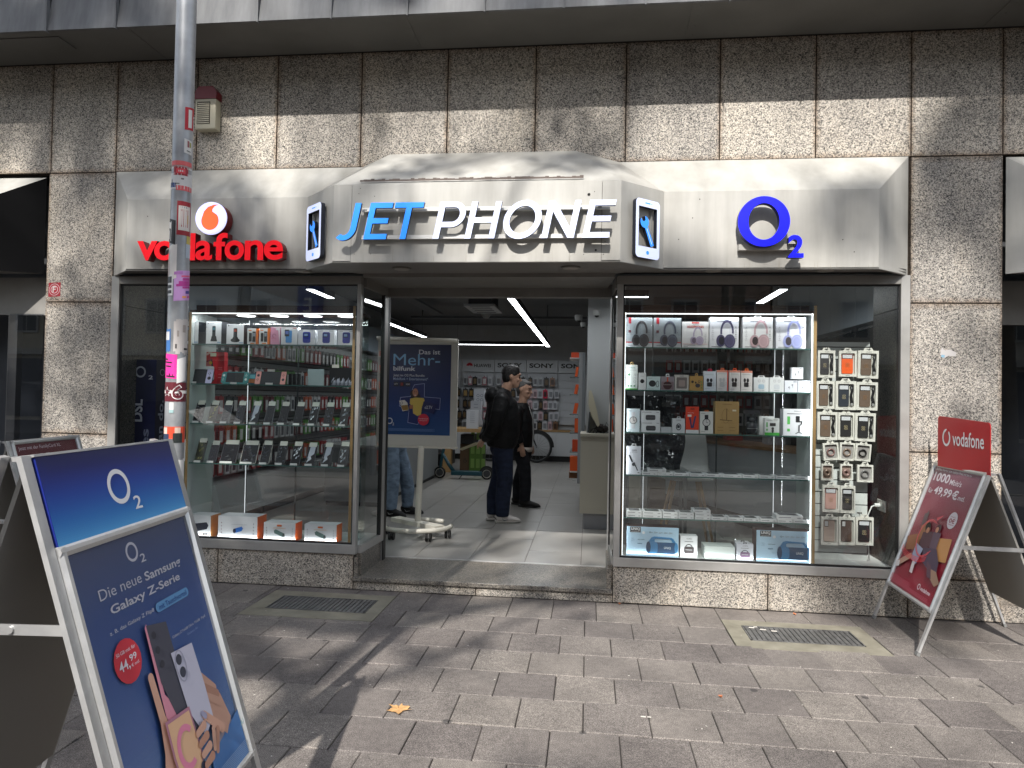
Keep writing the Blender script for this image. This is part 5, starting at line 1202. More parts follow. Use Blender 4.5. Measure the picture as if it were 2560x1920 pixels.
def hp(c, c2, dx=0, s=1.0, top=None):
    s = s * 1.15
    def f(p):
        if top: top(p)
        def X(u): return .5 + dx + (u - .5) * s
        def Z(v): return .44 + (v - .44) * s
        p.ring(X(.58), Z(.52), .20 * s, .055 * s, c, -10, 195, rv=.32 * s, tv=.07 * s)
        p.ell(X(.40), Z(.27), .135 * s, c, rv=.165 * s); p.ell(X(.42), Z(.27), .085 * s, c2, rv=.115 * s); p.ell(X(.66), Z(.26), .165 * s, c, rv=.19 * s); p.ring(X(.66), Z(.26), .13 * s, .02 * s, tuple(min(255, k + 22) for k in c), rv=.15 * s)
    return f
def lines(p, rows, c=G1, h_=.012):
    for (u0, v, u1) in rows: p.rect(u0, v, u1, v + h_, c, False)
    p.k += 1
def icons(p, u, vs, c=INK, r=.018):
    for v in vs: p.ell(u, v, r, c); p.rect(u - .04, v - .06, u + .04, v - .05, G1)
def grey_top(p):
    p.rect(0, .0, 1, .18, (176, 180, 184)); p.rect(0, .155, 1, .19, (168, 34, 48)); p.rect(.10, .80, .20, 1, (150, 22, 40)); p.rect(.10, .50, .19, .58, (100, 50, 60)); p.rect(.11, .42, .17, .45, G1); lines(p, ((.1, .06, .3), (.4, .06, .5), (.65, .06, .75), (.85, .5, .88)), INK)
def guess_top(p):
    p.rect(0, .82, 1, 1, (206, 208, 214)); p.text('GUESS', .38, .91, .62, .97, INK, .01); lines(p, ((.25, .865, .75),), (40, 42, 50), .02); icons(p, .11, (.68, .56, .44, .32), (176, 178, 184)); icons(p, .90, (.68, .56, .44, .32), INK); lines(p, ((.06, .04, .4),), INK, .016)
def head_top(p):
    p.rect(.36, .93, .64, .985, (206, 40, 36)); p.text('WIRELESS', .40, .865, .62, .90, INK, 0); p.text('HEADPHONES', .19, .76, .81, .85, (206, 52, 40), .02); p.rect(.02, .145, .96, .155, (206, 60, 60)); lines(p, ((.06, .10, .5), (.06, .04, .22)), INK, .016); icons(p, .88, (.5, .38, .26), G1, .014)
GH = 'headphone boxes on the top shelf of the right case'
item('headphone_box', 'leftmost grey headphone box with a red band in the right case', 'headphone box', RA, 173, 375, 441, 667, SHR_[0], col=(140, 147, 152), fn=hp((62, 62, 66), (34, 34, 36), 0, 1.0, grey_top), group=GH, dep=.09)
item('headphone_box', 'second grey headphone box with a red band in the right case', 'headphone box', RA, 447, 375, 725, 667, SHR_[0], col=(140, 147, 152), fn=hp((76, 80, 94), (40, 40, 46), 0, 1.0, grey_top), group=GH, dep=.09)
item('headphone_box', 'white box lettered HEADPHONES in red with pale lilac headphones', 'headphone box', RA, 728, 410, 997, 667, SHR_[0], col=(232, 230, 230), fn=hp((186, 172, 196), (120, 106, 126), .02, .78, head_top), group=GH, dep=.09)
item('headphone_box', 'white box showing dark violet headphones', 'headphone box', RA, 1000, 363, 1293, 667, SHR_[0], col=(230, 230, 236), fn=hp((74, 70, 104), (30, 28, 44), 0, 1.02, guess_top), group=GH, dep=.09)
item('headphone_box', 'white box showing dusty rose headphones', 'headphone box', RA, 1329, 357, 1630, 664, SHR_[0], col=(230, 230, 232), fn=hp((196, 164, 170), (60, 50, 54), 0, 1.02, guess_top), group=GH, dep=.09, tab=(WB, .03, .018))
item('headphone_box', 'white box showing pale blue lilac headphones, rightmost', 'headphone box', RA, 1658, 350, 1957, 660, SHR_[0], col=(232, 232, 240), fn=hp((168, 174, 226), (70, 62, 70), 0, 1.02, guess_top), group=GH, dep=.09, tab=(WB, .03, .018))
# second shelf
z = SHR_[1]
def f_green(p): p.text('earbuds', .2, .86, .8, .92, (90, 150, 150), 0); lines(p, ((.1, .78, .9),), G1); p.rect(0, 0, 1, .05, (80, 160, 70)); p.ell(.26, .6, .09, (70, 140, 80)); [p.ell(.2 + .27 * k, .15, .07, (70, 130, 90)) for k in range(3)]; p.ring(.8, .6, .08, .02, G1); p.ring(.76, .46, .1, .02, G1); p.ring(.76, .33, .1, .02, G1)
def f_dark(p): p.ell(.5, .5, .28, (26, 26, 30)); lines(p, ((.3, .78, .7),), G1)
def f_case(c): 
    def f(p): p.ell(.42, .48, .26, c, rv=.24); p.ring(.8, .45, .12, .04, c, rv=.24); lines(p, ((.1, .86, .4), (.1, .08, .5)), INK)
    return f
def f_pot(p): p.rect(.05, .05, .95, .62, (130, 110, 114)); p.ell(.5, .35, .33, (66, 34, 36), rv=.30); p.rect(.18, .38, .82, .42, (150, 140, 140)); p.rect(.45, .62, .55, .95, (200, 80, 50))
def f_win(p): p.rr(.12, .12, .88, .84, .06, (120, 110, 106)); p.rr(.28, .25, .74, .66, .08, (164, 146, 140)); p.text('GUESS', .35, .88, .65, .96, INK, 0)
def f_kraft(p): p.ell(.22, .6, .1, (50, 40, 36)); p.ell(.45, .55, .07, (60, 50, 40)); p.ell(.6, .35, .18, (66, 62, 66), rv=.14); p.ring(.7, .62, .09, .03, (60, 50, 40)); [p.ell(.88, .6 - .2 * k, .05, (80, 150, 80)) for k in range(3)]
def buds(c, top=None, red=False):
    def f(p):
        if top: p.rect(0, .9, 1, 1, top)
        if red: p.rect(.9, 0, 1, 1, (222, 70, 50))
        p.ell(.33, .54, .11, c, rv=.10); p.ell(.6, .54, .11, c, rv=.10); p.rr(.26, .22, .68, .44, .08, c); lines(p, ((.1, .82, .8), (.1, .10, .5), (.75, .3, .85), (.75, .4, .85)), G1)
    return f
def f_wbud(c):
    def f(p): p.ring(.36, .75, .1, .04, (190, 190, 194)); p.ring(.66, .75, .1, .04, (190, 190, 194)); p.rr(.3, .2, .7, .52, .1, c); lines(p, ((.3, .1, .7),), INK)
    return f
def f_pods(p): p.ring(.35, .42, .06, .03, INK); p.ring(.6, .62, .06, .03, INK); p.rect(.36, .25, .39, .42, G1); p.rect(.60, .40, .63, .6, G1); p.text('0996', .68, .84, .94, .94, INK, 0)
for (u0, v0, u1, v1, c, lab, f, tb) in (
    (173, 840, 295, 1083, (228, 234, 230), 'tall white and green earbud box, first on the earbud shelf', f_green, ((200, 170, 120), .014, .022)),
    (298, 915, 377, 1083, (226, 226, 226), 'narrow white box with a small dark case picture', f_dark, None),
    (380, 952, 518, 1083, (206, 222, 222), 'pale mint box showing a black earphone case with loop', f_case((40, 40, 44)), ((50, 80, 78), .014, .022)),
    (521, 952, 655, 1085, (150, 140, 146), 'box with a dark red round earphone case picture', f_pot, (WB, .016, .022)),
    (658, 935, 799, 1087, (206, 200, 192), 'beige box with a window showing a pale earphone case', f_win, ((40, 40, 40), .016, .022)),
    (803, 945, 942, 1088, (186, 146, 84), 'brown kraft box with earphones and green dots', f_kraft, ((196, 156, 96), .012, .022)),
    (944, 895, 1069, 1087, (226, 232, 240), 'white box with black earbuds and a wine red stripe', buds((34, 34, 40)), ((196, 40, 70), .02, .02)),
    (1071, 885, 1190, 1090, (238, 232, 230), 'white and red box with white earbuds', buds((206, 206, 206), (226, 150, 130), True), ((230, 110, 70), .016, .018)),
    (1193, 885, 1309, 1090, (236, 230, 228), 'white and red box with black earbuds above a black case', buds((44, 36, 40), (226, 150, 130)), ((230, 80, 40), .016, .018)),
    (1312, 885, 1427, 1088, (236, 230, 228), 'white box with orange tab and black earbuds, right one', buds((40, 36, 40), (226, 150, 130)), ((240, 110, 50), .016, .018)),
    (1438, 950, 1590, 1090, (224, 226, 228), 'square white earbud box with a pale blue case', f_wbud((170, 196, 214)), (WB, .03, .014)),
    (1593, 950, 1740, 1092, (224, 226, 228), 'square white earbud box with a pale grey case', f_wbud((206, 210, 216)), (WB, .03, .014)),
    (1743, 980, 1873, 1095, (232, 234, 244), 'small white wired earphone box marked 0996, left of the pair', f_pods, None),
    (1876, 980, 2012, 1095, (232, 234, 244), 'small white wired earphone box at the right end of the earbud shelf', f_pods, None)):
    item('earbud_box', lab, 'earphone box', RA, u0, v0, u1, v1, z, .16, .055, c, fn=f, tab=tb, group='earphone boxes on the second shelf of the right case')
hgt = at(*RA(1810, 980), .18).z
item('earbud_box', 'small white box standing on top of the two wired earphone boxes', 'earphone box', RA, 1810, 867, 1928, 980, at(*RA(1810, 980), .16).z + .002, .165, .045, (234, 236, 242), fn=f_pods, group='earphone boxes on the second shelf of the right case')
# third shelf
z = SHR_[2]
def f_watch(c, strap=None):
    def f(p): p.rect(.36, .15, .64, .85, strap or (214, 214, 218)) ; p.ell(.5, .5, .28, (210, 206, 204)); p.ring(.5, .5, .30, .05, c); p.rect(.49, .5, .51, .66, INK); p.rect(.5, .49, .62, .51, INK); lines(p, ((.08, .9, .4), (.08, .08, .4)), INK)
    return f
def f_pad(p): p.rr(.24, .16, .76, .62, .08, (66, 66, 70)); p.rect(.28, .38, .72, .40, (120, 120, 124)); lines(p, ((.05, .85, .55), (.8, .85, .95)), INK, .03)
def f_band(p): p.ring(.5, .42, .22, .07, (34, 36, 42), rv=.24); p.rr(.38, .34, .60, .54, .04, (26, 34, 44)); p.text('GUESS', .3, .84, .7, .92, INK, 0)
def f_orange(p): p.rect(0, 0, 1, .13, (232, 234, 234)); p.poly([(.24, .58), (.36, .6), (.50, .2), (.40, .2)], (34, 50, 96)); p.poly([(.66, .64), (.80, .66), (.60, .2), (.46, .2)], (46, 60, 110)); p.rect(.12, .62, .42, .70, (236, 226, 220)); p.rect(.35, .90, .65, .93, (40, 30, 30)); p.text('watch strap', .12, .74, .6, .79, WB, 0)
def f_gold(p): p.ring(.45, .55, .17, .01, (110, 84, 44), 40, 320, rv=.22); p.poly([(.2, .42), (.7, .40), (.72, .42), (.2, .45)], (120, 92, 50)); p.rect(.25, .34, .8, .345, (120, 92, 50)); lines(p, ((.1, .2, .35), (.6, .2, .85), (.1, .1, .35), (.6, .1, .85), (.3, .9, .7)), (130, 100, 56)); p.rect(.72, .70, .88, .75, (236, 226, 200)); p.rect(.46, .42, .5, .78, (130, 100, 56))
def f_gim(p): 
    p.rect(.14, .42, .24, .72, (96, 190, 96)); p.rect(.14, .16, .24, .26, (96, 190, 96)); p.text('DIXXIA', .38, .89, .64, .94, INK, 0); lines(p, ((.13, .81, .74),), INK, .02)
    p.rr(.44, .50, .58, .74, .02, (30, 32, 36)); p.poly([(.58, .55), (.68, .55), (.66, .44), (.60, .38), (.57, .4), (.62, .46), (.62, .51), (.58, .51)], (40, 42, 46)); p.rect(.53, .16, .58, .40, (40, 42, 46)); p.poly([(.42, .08), (.55, .16), (.68, .08), (.66, .07), (.55, .13), (.44, .07)], (40, 42, 46))
def f_gim2(p): p.rect(0, 0, 1, .16, (70, 190, 70)); p.rect(.1, .48, .2, .76, (70, 170, 80)); p.rect(.1, .26, .2, .38, (70, 170, 80)); p.rr(.34, .54, .74, .72, .03, (44, 40, 44)); p.ell(.54, .4, .09, (40, 40, 44)); p.ell(.54, .26, .08, (30, 32, 36), rv=.12); lines(p, ((.1, .88, .5), (.6, .9, .9)), INK, .02)
for (u0, v0, u1, v1, c, lab, f, tb, Y, dp) in (
    (183, 1262, 316, 1488, (214, 226, 232), 'pale blue box with a round silver watch, left end of its shelf', f_watch((110, 110, 112)), None, .16, .05),
    (328, 1400, 518, 1500, (222, 224, 226), 'lower of two stacked white boxes with a dark pad picture', f_pad, None, .16, .12),
    (635, 1368, 760, 1508, (216, 218, 220), 'small white box with a black fitness band', f_band, (WB, .016, .016), .16, .05),
    (767, 1248, 900, 1508, (222, 66, 36), 'orange red box with two dark blue watch straps', f_orange, None, .16, .04),
    (904, 1300, 1040, 1515, (222, 222, 216), 'white box with orange tab and a black square watch', f_watch((28, 28, 32), (40, 40, 44)), ((240, 130, 70), .018, .012), .16, .05),
    (1055, 1200, 1297, 1518, (184, 150, 96), 'large gold brown carton with a line drawing', f_gold, None, .16, .10),
    (1492, 1340, 1640, 1520, (222, 224, 224), 'plain white box behind the green striped camera box', None, ((60, 44, 30), .018, .016), .20, .05),
    (1546, 1362, 1695, 1527, (226, 230, 228), 'white box with green stripe showing a tracking camera', f_gim2, None, .145, .05),
    (1728, 1270, 2014, 1528, (232, 234, 240), 'wide white box with a phone gimbal picture and green label', f_gim, None, .16, .09)):
    item('gadget_box', lab, 'gadget box', RA, u0, v0, u1, v1, z, Y, dp, c, fn=f, tab=tb, group='boxes on the third shelf of the right case')
za_ = at(*RA(328, 1400), .16).z
item('gadget_box', 'upper of two stacked white boxes with a dark pad picture', 'gadget box', RA, 325, 1293, 516, 1399, za_ + .001, .16, .12, (226, 228, 230), fn=f_pad, group='boxes on the third shelf of the right case')
o = item('clear_box', 'clear plastic box lying on the stacked pad boxes', 'plastic box', RA, 325, 1232, 487, 1292, at(*RA(325, 1292), .16).z + .002, .17, .09, (170, 176, 176)); o.data.materials[0] = CLEAR; o.data.materials[1] = CLEAR
o = item('clear_box', 'flat clear plastic box beside the small fitness band box', 'plastic box', RA, 522, 1455, 632, 1505, z, .17, .09, (200, 204, 206))
# tracking camera
ct = thing('tracking_camera', 'black phone holder camera with round head standing on the third shelf', 'camera', (1.28, .2, SHR_[2]), None)
a = at(*RA(1420, 1510), .18)
m = MB(); m.loft([(a.x, .18, z), (a.x, .18, z + .05), (a.x, .18, z + .09), (a.x, .18, z + .105)], [.044, .047, .043, .028], 16); m.build('body', flat((28, 30, 34), .35), ct, True)
m = MB(); m.loft([(a.x, .18, z + .10), (a.x, .18, z + .17)], .012, 10); m.ell((a.x, .165, z + .115), (.026, .02, .024)); m.build('neck', flat((34, 36, 40), .35), ct)
bx('clamp', a.x - .065, a.x + .055, .17, .19, z + .165, z + .195, flat((40, 40, 44), .4), ct); bx('trim', a.x - .046, a.x + .046, .132, .136, z + .048, z + .052, flat((150, 150, 150)), ct)
# fourth shelf: flat blister boxes
z4 = SHR_[3]
FB = flat((226, 228, 228), .4)
def flatbox(u0, v0, u1, v1, zb, conv, lab, grp, dk=(70, 74, 76), Y=.135, dep=.13, hh=None, skew=0.0):
    a, b = at(*conv(u0, v1), Y), at(*conv(u1, v1), Y); w_ = b.x - a.x; h_ = hh or .024
    o = bpy.data.objects.new('flat_case_box', None)
    m = MB(); m.box(a.x, a.x + w_ - .003, Y, Y + dep, zb + .0005, zb + h_)
    o = m.build('flat_case_box', FB); tag(o, lab, 'box', grp)
    if skew: o.rotation_euler = (0, 0, 0)
    p = Print((a.x, Y, zb + h_), (w_ - .003, 0, 0), (0, dep, 0), (0, 0, 1), .0006); p.rr(.14, .12, .86, .9, .06, dk); p.rr(.22, .2, .5, .85, .05, tuple(min(255, k + 34) for k in dk)); p.build('window', o)
    p = Print((a.x, Y, zb), (w_ - .003, 0, 0), (0, 0, h_), (0, -1, 0)); lines(p, ((.08, .38, .55), (.78, .3, .92)), (130, 132, 136), .2); p.build('print', o)
    return a.x, h_
GF = 'flat white case boxes on the two lower shelves'
def f_tall(p): p.text('GUESS', .36, .84, .7, .89, INK, 0); lines(p, ((.25, .79, .75),), G1); p.poly([(.14, .68), (.22, .70), (.46, .46), (.38, .42)], (34, 34, 40)); p.poly([(.48, .42), (.56, .44), (.82, .14), (.74, .14)], (44, 44, 50)); p.ell(.5, .36, .12, (60, 60, 66), rv=.06); p.rect(.78, .05, .92, .08, (80, 80, 84)); p.grad(0, .0, 1, .3, [(0, (196, 200, 226)), (1, (228, 230, 236))], 6) if False else None
item('selfie_stick_box', 'tall white box with a black stick at the left of the fourth shelf', 'gadget box', RB, 180, 140, 328, 412, z4, .15, .06, (226, 228, 236), fn=f_tall, tab=(WB, .022, .022))
ords = ['first', 'second', 'third', 'fourth', 'fifth', 'sixth', 'seventh', 'eighth', 'ninth', 'tenth', 'eleventh']
for k, (u0, u1) in enumerate(((335, 487), (490, 648), (652, 805), (808, 965), (968, 1130), (1132, 1326), (1330, 1490), (1494, 1652), (1656, 1855), (1858, 2020))):
    flatbox(u0, 0, u1, 420 + k * 4, z4, RB, '%s flat white box from the left on the fourth shelf of the right case' % ords[k], GF)
flatbox(396, 0, 578, 392, z4 + .026, RB, 'single flat white box lying on the first two of the fourth shelf', GF, (50, 52, 56))
z5 = SHR_[4]
for k, (u0, u1, n) in enumerate(((187, 336, 2), (340, 536, 2), (540, 693, 2), (697, 851, 2), (860, 1016, 3), (1022, 1180, 1), (1186, 1339, 1), (1343, 1500, 1), (1504, 1670, 1), (1674, 1826, 1), (1830, 2022, 1))):
    for q in range(n):
        lvl = '' if n == 1 else ('lower ', 'upper ')[q] if n == 2 else ('bottom ', 'middle ', 'top ')[q]
        flatbox(u0 - (20 if q == 2 else 0), 0, u1, 830 + k * 6, z5 + q * .0255, RB, '%sflat white box in the %s place from the left on the fifth shelf' % (lvl, ords[k]), GF, (58, 70, 68) if k % 2 else (92, 96, 98) if k != 5 else (130, 100, 92), hh=.0245)
flatbox(1665, 0, 1930, 850, z5 + .026, RB, 'flat white box with two dark windows lying on the right end of the fifth shelf', GF, (44, 46, 56), hh=.03)
# bottom of the right case
zb5 = .341
def f_uniq(p):
    p.rect(.065, .80, .27, .985, (62, 62, 64)); p.text('UNIQ', .085, .86, .255, .965, WB, .02); p.text('ACCESSORY', .085, .81, .255, .835, WB, .0); p.ell(.325, .80, .028, WB)
    for k in range(5): p.ring(.45 + .095 * k, .82, .016, .005, INK if k == 0 else G1); p.rect(.47 + .095 * k, .815, .50 + .095 * k, .83, G1)
    p.text('BAZOOKA', .215, .555, .345, .585, INK, .01); p.text('25h', .09, .52, .15, .62, (150, 176, 196), 0); p.rect(.21, .42, .30, .45, (110, 140, 165))
    BL = (28, 74, 112); BL2 = (56, 128, 178)
    p.poly([(.41, .48), (.48, .66), (.53, .69), (.86, .665), (.90, .62), (.96, .46), (.90, .46), (.86, .58), (.83, .62), (.57, .62), (.54, .60), (.54, .50)], BL2); p.rr(.40, .12, .965, .50, .06, BL); p.ell(.955, .33, .035, BL2, rv=.17); p.rr(.38, .11, .60, .52, .07, BL2); p.ell(.42, .32, .045, (26, 60, 92), rv=.2); p.text('UNIQ', .72, .27, .85, .36, (206, 216, 224), .02)
UB = (176, 206, 226)
item('speaker_carton', 'light blue speaker carton at the bottom left of the right case', 'speaker box', RB, 180, 945, 700, 1216, zb5, .15, .14, UB, (70, 40, 38), fn=f_uniq, group='light blue speaker cartons', tops=True)
item('speaker_carton', 'light blue speaker carton at the bottom right of the right case', 'speaker box', RB, 1462, 985, 2010, 1278, zb5, .135, .14, UB, (70, 40, 38), fn=f_uniq, group='light blue speaker cartons', tops=True)
def f_mini(c):
    def f(p): p.ring(.5, .44, .23, .05, INK, 0, 180, rv=.2, tv=.04); p.rr(.22, .20, .80, .52, .1, c); lines(p, ((.25, .74, .75),), INK, .02); lines(p, ((.3, .36, .7),), WB, .02); p.text('GUESS', .35, .86, .66, .91, INK, 0)
    return f
item('mini_speaker_box', 'white box with a small dark handbag shaped speaker', 'speaker box', RB, 712, 1032, 885, 1240, zb5, .16, .10, (226, 228, 230), fn=f_mini((70, 64, 66)))
item('keepsake_box', 'wide plain white box with ribbed sides in the middle of the bottom', 'box', RB, 952, 1135, 1255, 1250, zb5, .145, .17, (206, 214, 210))
item('mini_speaker_box', 'small white box with a purple round speaker', 'speaker box', RB, 1268, 1095, 1437, 1256, zb5, .14, .06, (222, 224, 232), fn=f_mini((130, 104, 130)), tab=((40, 40, 44), .016, .012))
item('mini_speaker_box', 'second small white box just behind the purple speaker box', 'speaker box', RB, 1258, 1080, 1400, 1240, zb5, .215, .06, (214, 216, 222), tab=((40, 40, 44), .016, .012))

# ---------------------------------------------------------------- left case, top shelf
z = SHL[0]
def f_dect(c, cradle=True):
    def f(p): p.rr(.40, .30, .62, .80, .05, (34, 40, 44)); p.rect(.43, .62, .59, .74, c); p.poly([(.3, .12), (.74, .12), (.66, .36), (.38, .36)], (34, 36, 38)); p.ell(.12, .92, .04, INK); p.text('phone', .2, .90, .5, .94, INK, 0); p.rect(.75, .05, .98, .10, (150, 180, 206))
    return f
def f_dect2(p): f_dect((150, 60, 40))(p); p.ell(.52, .2, .27, (34, 36, 38), rv=.10)
def f_fold(p): p.rect(.8, 0, 1, 1, (228, 118, 34)); p.rr(.16, .18, .42, .72, .04, (26, 28, 30)); p.rr(.48, .16, .78, .80, .04, (26, 28, 30)); p.rect(.52, .5, .74, .72, (150, 160, 170)); p.rect(.12, .84, .4, .9, (226, 130, 60)); p.rect(.3, .04, .7, .1, (226, 130, 60))
def f_pink(p): p.poly([(0, 0), (1, 0), (.75, .9), (0, 1)], (216, 150, 176)); p.rect(.55, .82, .9, .9, WB); p.ring(.4, .5, .2, .05, (150, 80, 110), 0, 250); p.text('easy', .1, .3, .6, .4, (206, 90, 130), 0)
def f_bphone(p): p.rr(.28, .12, .66, .82, .05, (78, 150, 214)); p.rr(.22, .48, .5, .86, .04, (30, 34, 44)); p.rect(.26, .6, .46, .78, (96, 120, 190)); p.text('NOKIA', .06, .92, .3, .97, (150, 60, 60), 0); p.rect(.7, .92, .92, .96, (190, 80, 60))
def f_nok(c):
    def f(p): p.rr(.28, .14, .74, .86, .10, c); p.rect(.34, .52, .60, .78, (24, 26, 44)); p.rect(.37, .58, .57, .74, (140, 170, 210)); lines(p, ((.08, .92, .3), (.68, .92, .92)), INK, .025)
    return f
LG = 'phone boxes on the top shelf of the left case'
for (u0, v0, u1, v1, c, sd, lab, f, dp, nm) in (
    (640, 378, 790, 548, (226, 228, 230), (24, 26, 34), 'white cordless phone box partly behind the pole', f_dect((90, 150, 190)), .12, 'phone_box'),
    (843, 378, 966, 550, (226, 228, 230), (26, 28, 36), 'white box with a slim dark cordless phone', f_dect((70, 110, 120)), .12, 'phone_box'),
    (1000, 398, 1138, 552, (226, 228, 230), (26, 28, 36), 'white box with a cordless phone on a wide round cradle', f_dect2, .12, 'phone_box'),
    (1160, 432, 1247, 555, (224, 224, 222), (226, 108, 30), 'white and orange two phone box, left one', f_fold, .08, 'phone_box'),
    (1250, 432, 1336, 557, (224, 224, 222), (226, 108, 30), 'white and orange two phone box, right one', f_fold, .08, 'phone_box'),
    (1338, 422, 1416, 558, (226, 212, 218), (216, 150, 176), 'narrow pink and white phone box', f_pink, .08, 'phone_box'),
    (1419, 425, 1550, 560, (228, 230, 232), None, 'white box with a light blue phone', f_bphone, .06, 'phone_box'),
    (1550, 446, 1683, 562, (226, 228, 232), None, 'white box with a blue key phone, left of three', f_nok((52, 66, 160)), .06, 'phone_box'),
    (1702, 447, 1832, 563, (226, 228, 232), None, 'white box with a blue key phone, middle of three', f_nok((46, 54, 136)), .06, 'phone_box'),
    (1856, 447, 1987, 563, (226, 228, 232), None, 'white box with a blue key phone, right of three', f_nok((50, 56, 150)), .06, 'phone_box')):
    item(nm, lab, 'phone box', L, u0, v0, u1, v1, z, .16, dp, c, sd, group=LG, fn=f)
# second shelf: consoles
z = SHL[1]
def f_switch(p):
    p.rect(0, 0, .78, 1, (206, 26, 40), False); p.rect(.78, 0, 1, 1, (176, 20, 34)); p.text('SWITCH', .07, .76, .25, .80, WB, .01); p.rr(.09, .82, .155, .95, .02, WB); p.rr(.165, .82, .23, .95, .02, WB)
    p.poly([(.07, .56), (.6, .78), (.66, .44), (.68, .1), (.10, .1)], (40, 44, 60)); p.poly([(.10, .56), (.36, .66), (.34, .40), (.12, .42)], (90, 160, 220)); p.poly([(.36, .66), (.57, .74), (.6, .42), (.34, .40)], (210, 120, 120)); p.ell(.55, .66, .05, (230, 190, 70)); p.rr(.10, .12, .68, .55, .05, (226, 226, 230)); p.poly([(.35, .84), (.62, 1.0), (.5, 1.0), (.3, .9)], (226, 170, 160)); p.rect(.54, .86, .74, .97, (222, 214, 190)); lines(p, ((.82, .5, .95), (.82, .44, .95), (.82, .3, .92), (.82, .2, .95)), (226, 140, 150))
item('console_box', 'red game console box behind the handheld consoles', 'game box', L, 750, 608, 988, 850, z, .36, .06, (206, 26, 40), fn=f_switch)
def handheld(label, u0, v0, u1, v1, c, joy, Y=.16, split=.17):
    a, b = at(*L(u0, v1), Y), at(*L(u1, v0), Y); w_, h_ = b.x - a.x, b.z - a.z
    t = thing('handheld_console', label, 'game console', ((a.x + b.x) / 2, Y, z), 'handheld game consoles on the second shelf')
    O = Vector((a.x, Y, z)); V = Vector((0, h_ * .30, h_ * .96)); U = Vector((w_, 0, 0)); N = U.cross(V).normalized(); 
    m = MB(); m.prism([[(p[0] / w_ if False else p[0], p[1]) for p in rrect(0, 0, w_, h_, .022)]], O + N * -.012 if False else O, U.normalized(), V.normalized(), N, .012); m.build('body', flat(c, .4), t)
    q = Print(O + N * .012, U, V, N); q.rr(split + .01, .10, 1 - split - .01, .92, .01, (16, 20, 24)); q.build('screen', t)
    if joy:
        for s0, s1 in ((0, split), (1 - split, 1)):
            q = Print(O + N * .0125, U, V, N); q.rr(s0, .0, s1, 1, .02, joy); q.build('controller', t)
    q = Print(O + N * .0132, U, V, N)
    k1 = (236, 236, 236) if not joy or joy[0] > 200 and joy[2] > 210 else (60, 50, 54)
    k1 = (60, 50, 56) if joy else (220, 226, 220)
    q.ell(split / 2, .68, split * .26, k1); q.ell(1 - split / 2, .36, split * .26, k1)
    for dx, dz in ((0, .09), (0, -.09), (-.025, 0), (.025, 0)): q.ell(split / 2 + dx, .34 + dz, .012, k1); q.ell(1 - split / 2 + dx, .68 + dz, .012, k1)
    q.build('buttons', t)
    bx('price_label', a.x + w_ * .36, a.x + w_ * .6, Y - .012, Y - .010, z, z + .016, flat((230, 230, 224)), t)
handheld('black handheld console with pale lilac controllers partly behind the pole', 600, 748, 895, 855, (24, 26, 30), (206, 200, 232))
handheld('small turquoise handheld console', 960, 768, 1170, 861, (52, 130, 130), None)
handheld('black handheld console with salmon pink controllers', 1222, 765, 1458, 864, (24, 24, 28), (232, 160, 150))
o = item('game_card_box', 'small colourful box lying behind the turquoise console', 'game box', L, 1166, 776, 1230, 860, z, .30, .04, (60, 110, 130), fn=lambda p: (p.rect(.1, .55, .9, .9, (120, 190, 200)), p.rect(.1, .15, .9, .5, (190, 120, 80)))); 
o = item('price_card', 'white price tag leaning on the pink console', 'price tag', L, 1316, 748, 1374, 772, at(*L(1316, 772), .2).z, .20, .003, (226, 224, 214))
def f_tab(p):
    p.rect(.02, .03, .98, .97, (14, 15, 18)); 
    for k in range(16):
        u = .08 + .055 * k; v = .1 + .1 * math.sin(k * 1.7) + .05; p.poly([(u, .03), (u + .09, .05), (u + .06, v + .22), (u + .01, v + .12)], (190, 196, 212) if k % 3 else (120, 126, 140), False)
    p.k += 1; p.poly([(.05, .05), (.25, .5), (.28, .48), (.08, .03)], (60, 60, 62))
item('tablet', 'tablet with a black and white picture at the right end of the second shelf', 'tablet', L, 1790, 727, 1982, 866, z, .18, .012, (30, 32, 36), fn=f_tab)
item('price_card', 'white price tag above the tablet', 'price tag', L, 1812, 712, 1868, 736, at(*L(1812, 736), .175).z, .17, .003, (226, 224, 214))
item('white_card', 'plain white card standing left of the tablet', 'card', L, 1624, 740, 1752, 866, z, .40, .004, (170, 182, 184))
t = thing('black_gadgets', 'row of small black gadgets beside the pink console', 'gadgets', (-2.4, .25, z))
for k in range(3): a = at(*L(1478 + 32 * k, 860), .25); bx('gadget', a.x, a.x + .022, .25, .28, z, z + .10, BLACK, t)
a = at(*L(1450, 862), .22); bx('tray', a.x, a.x + .14, .20, .28, z, z + .006, BLACK, t)
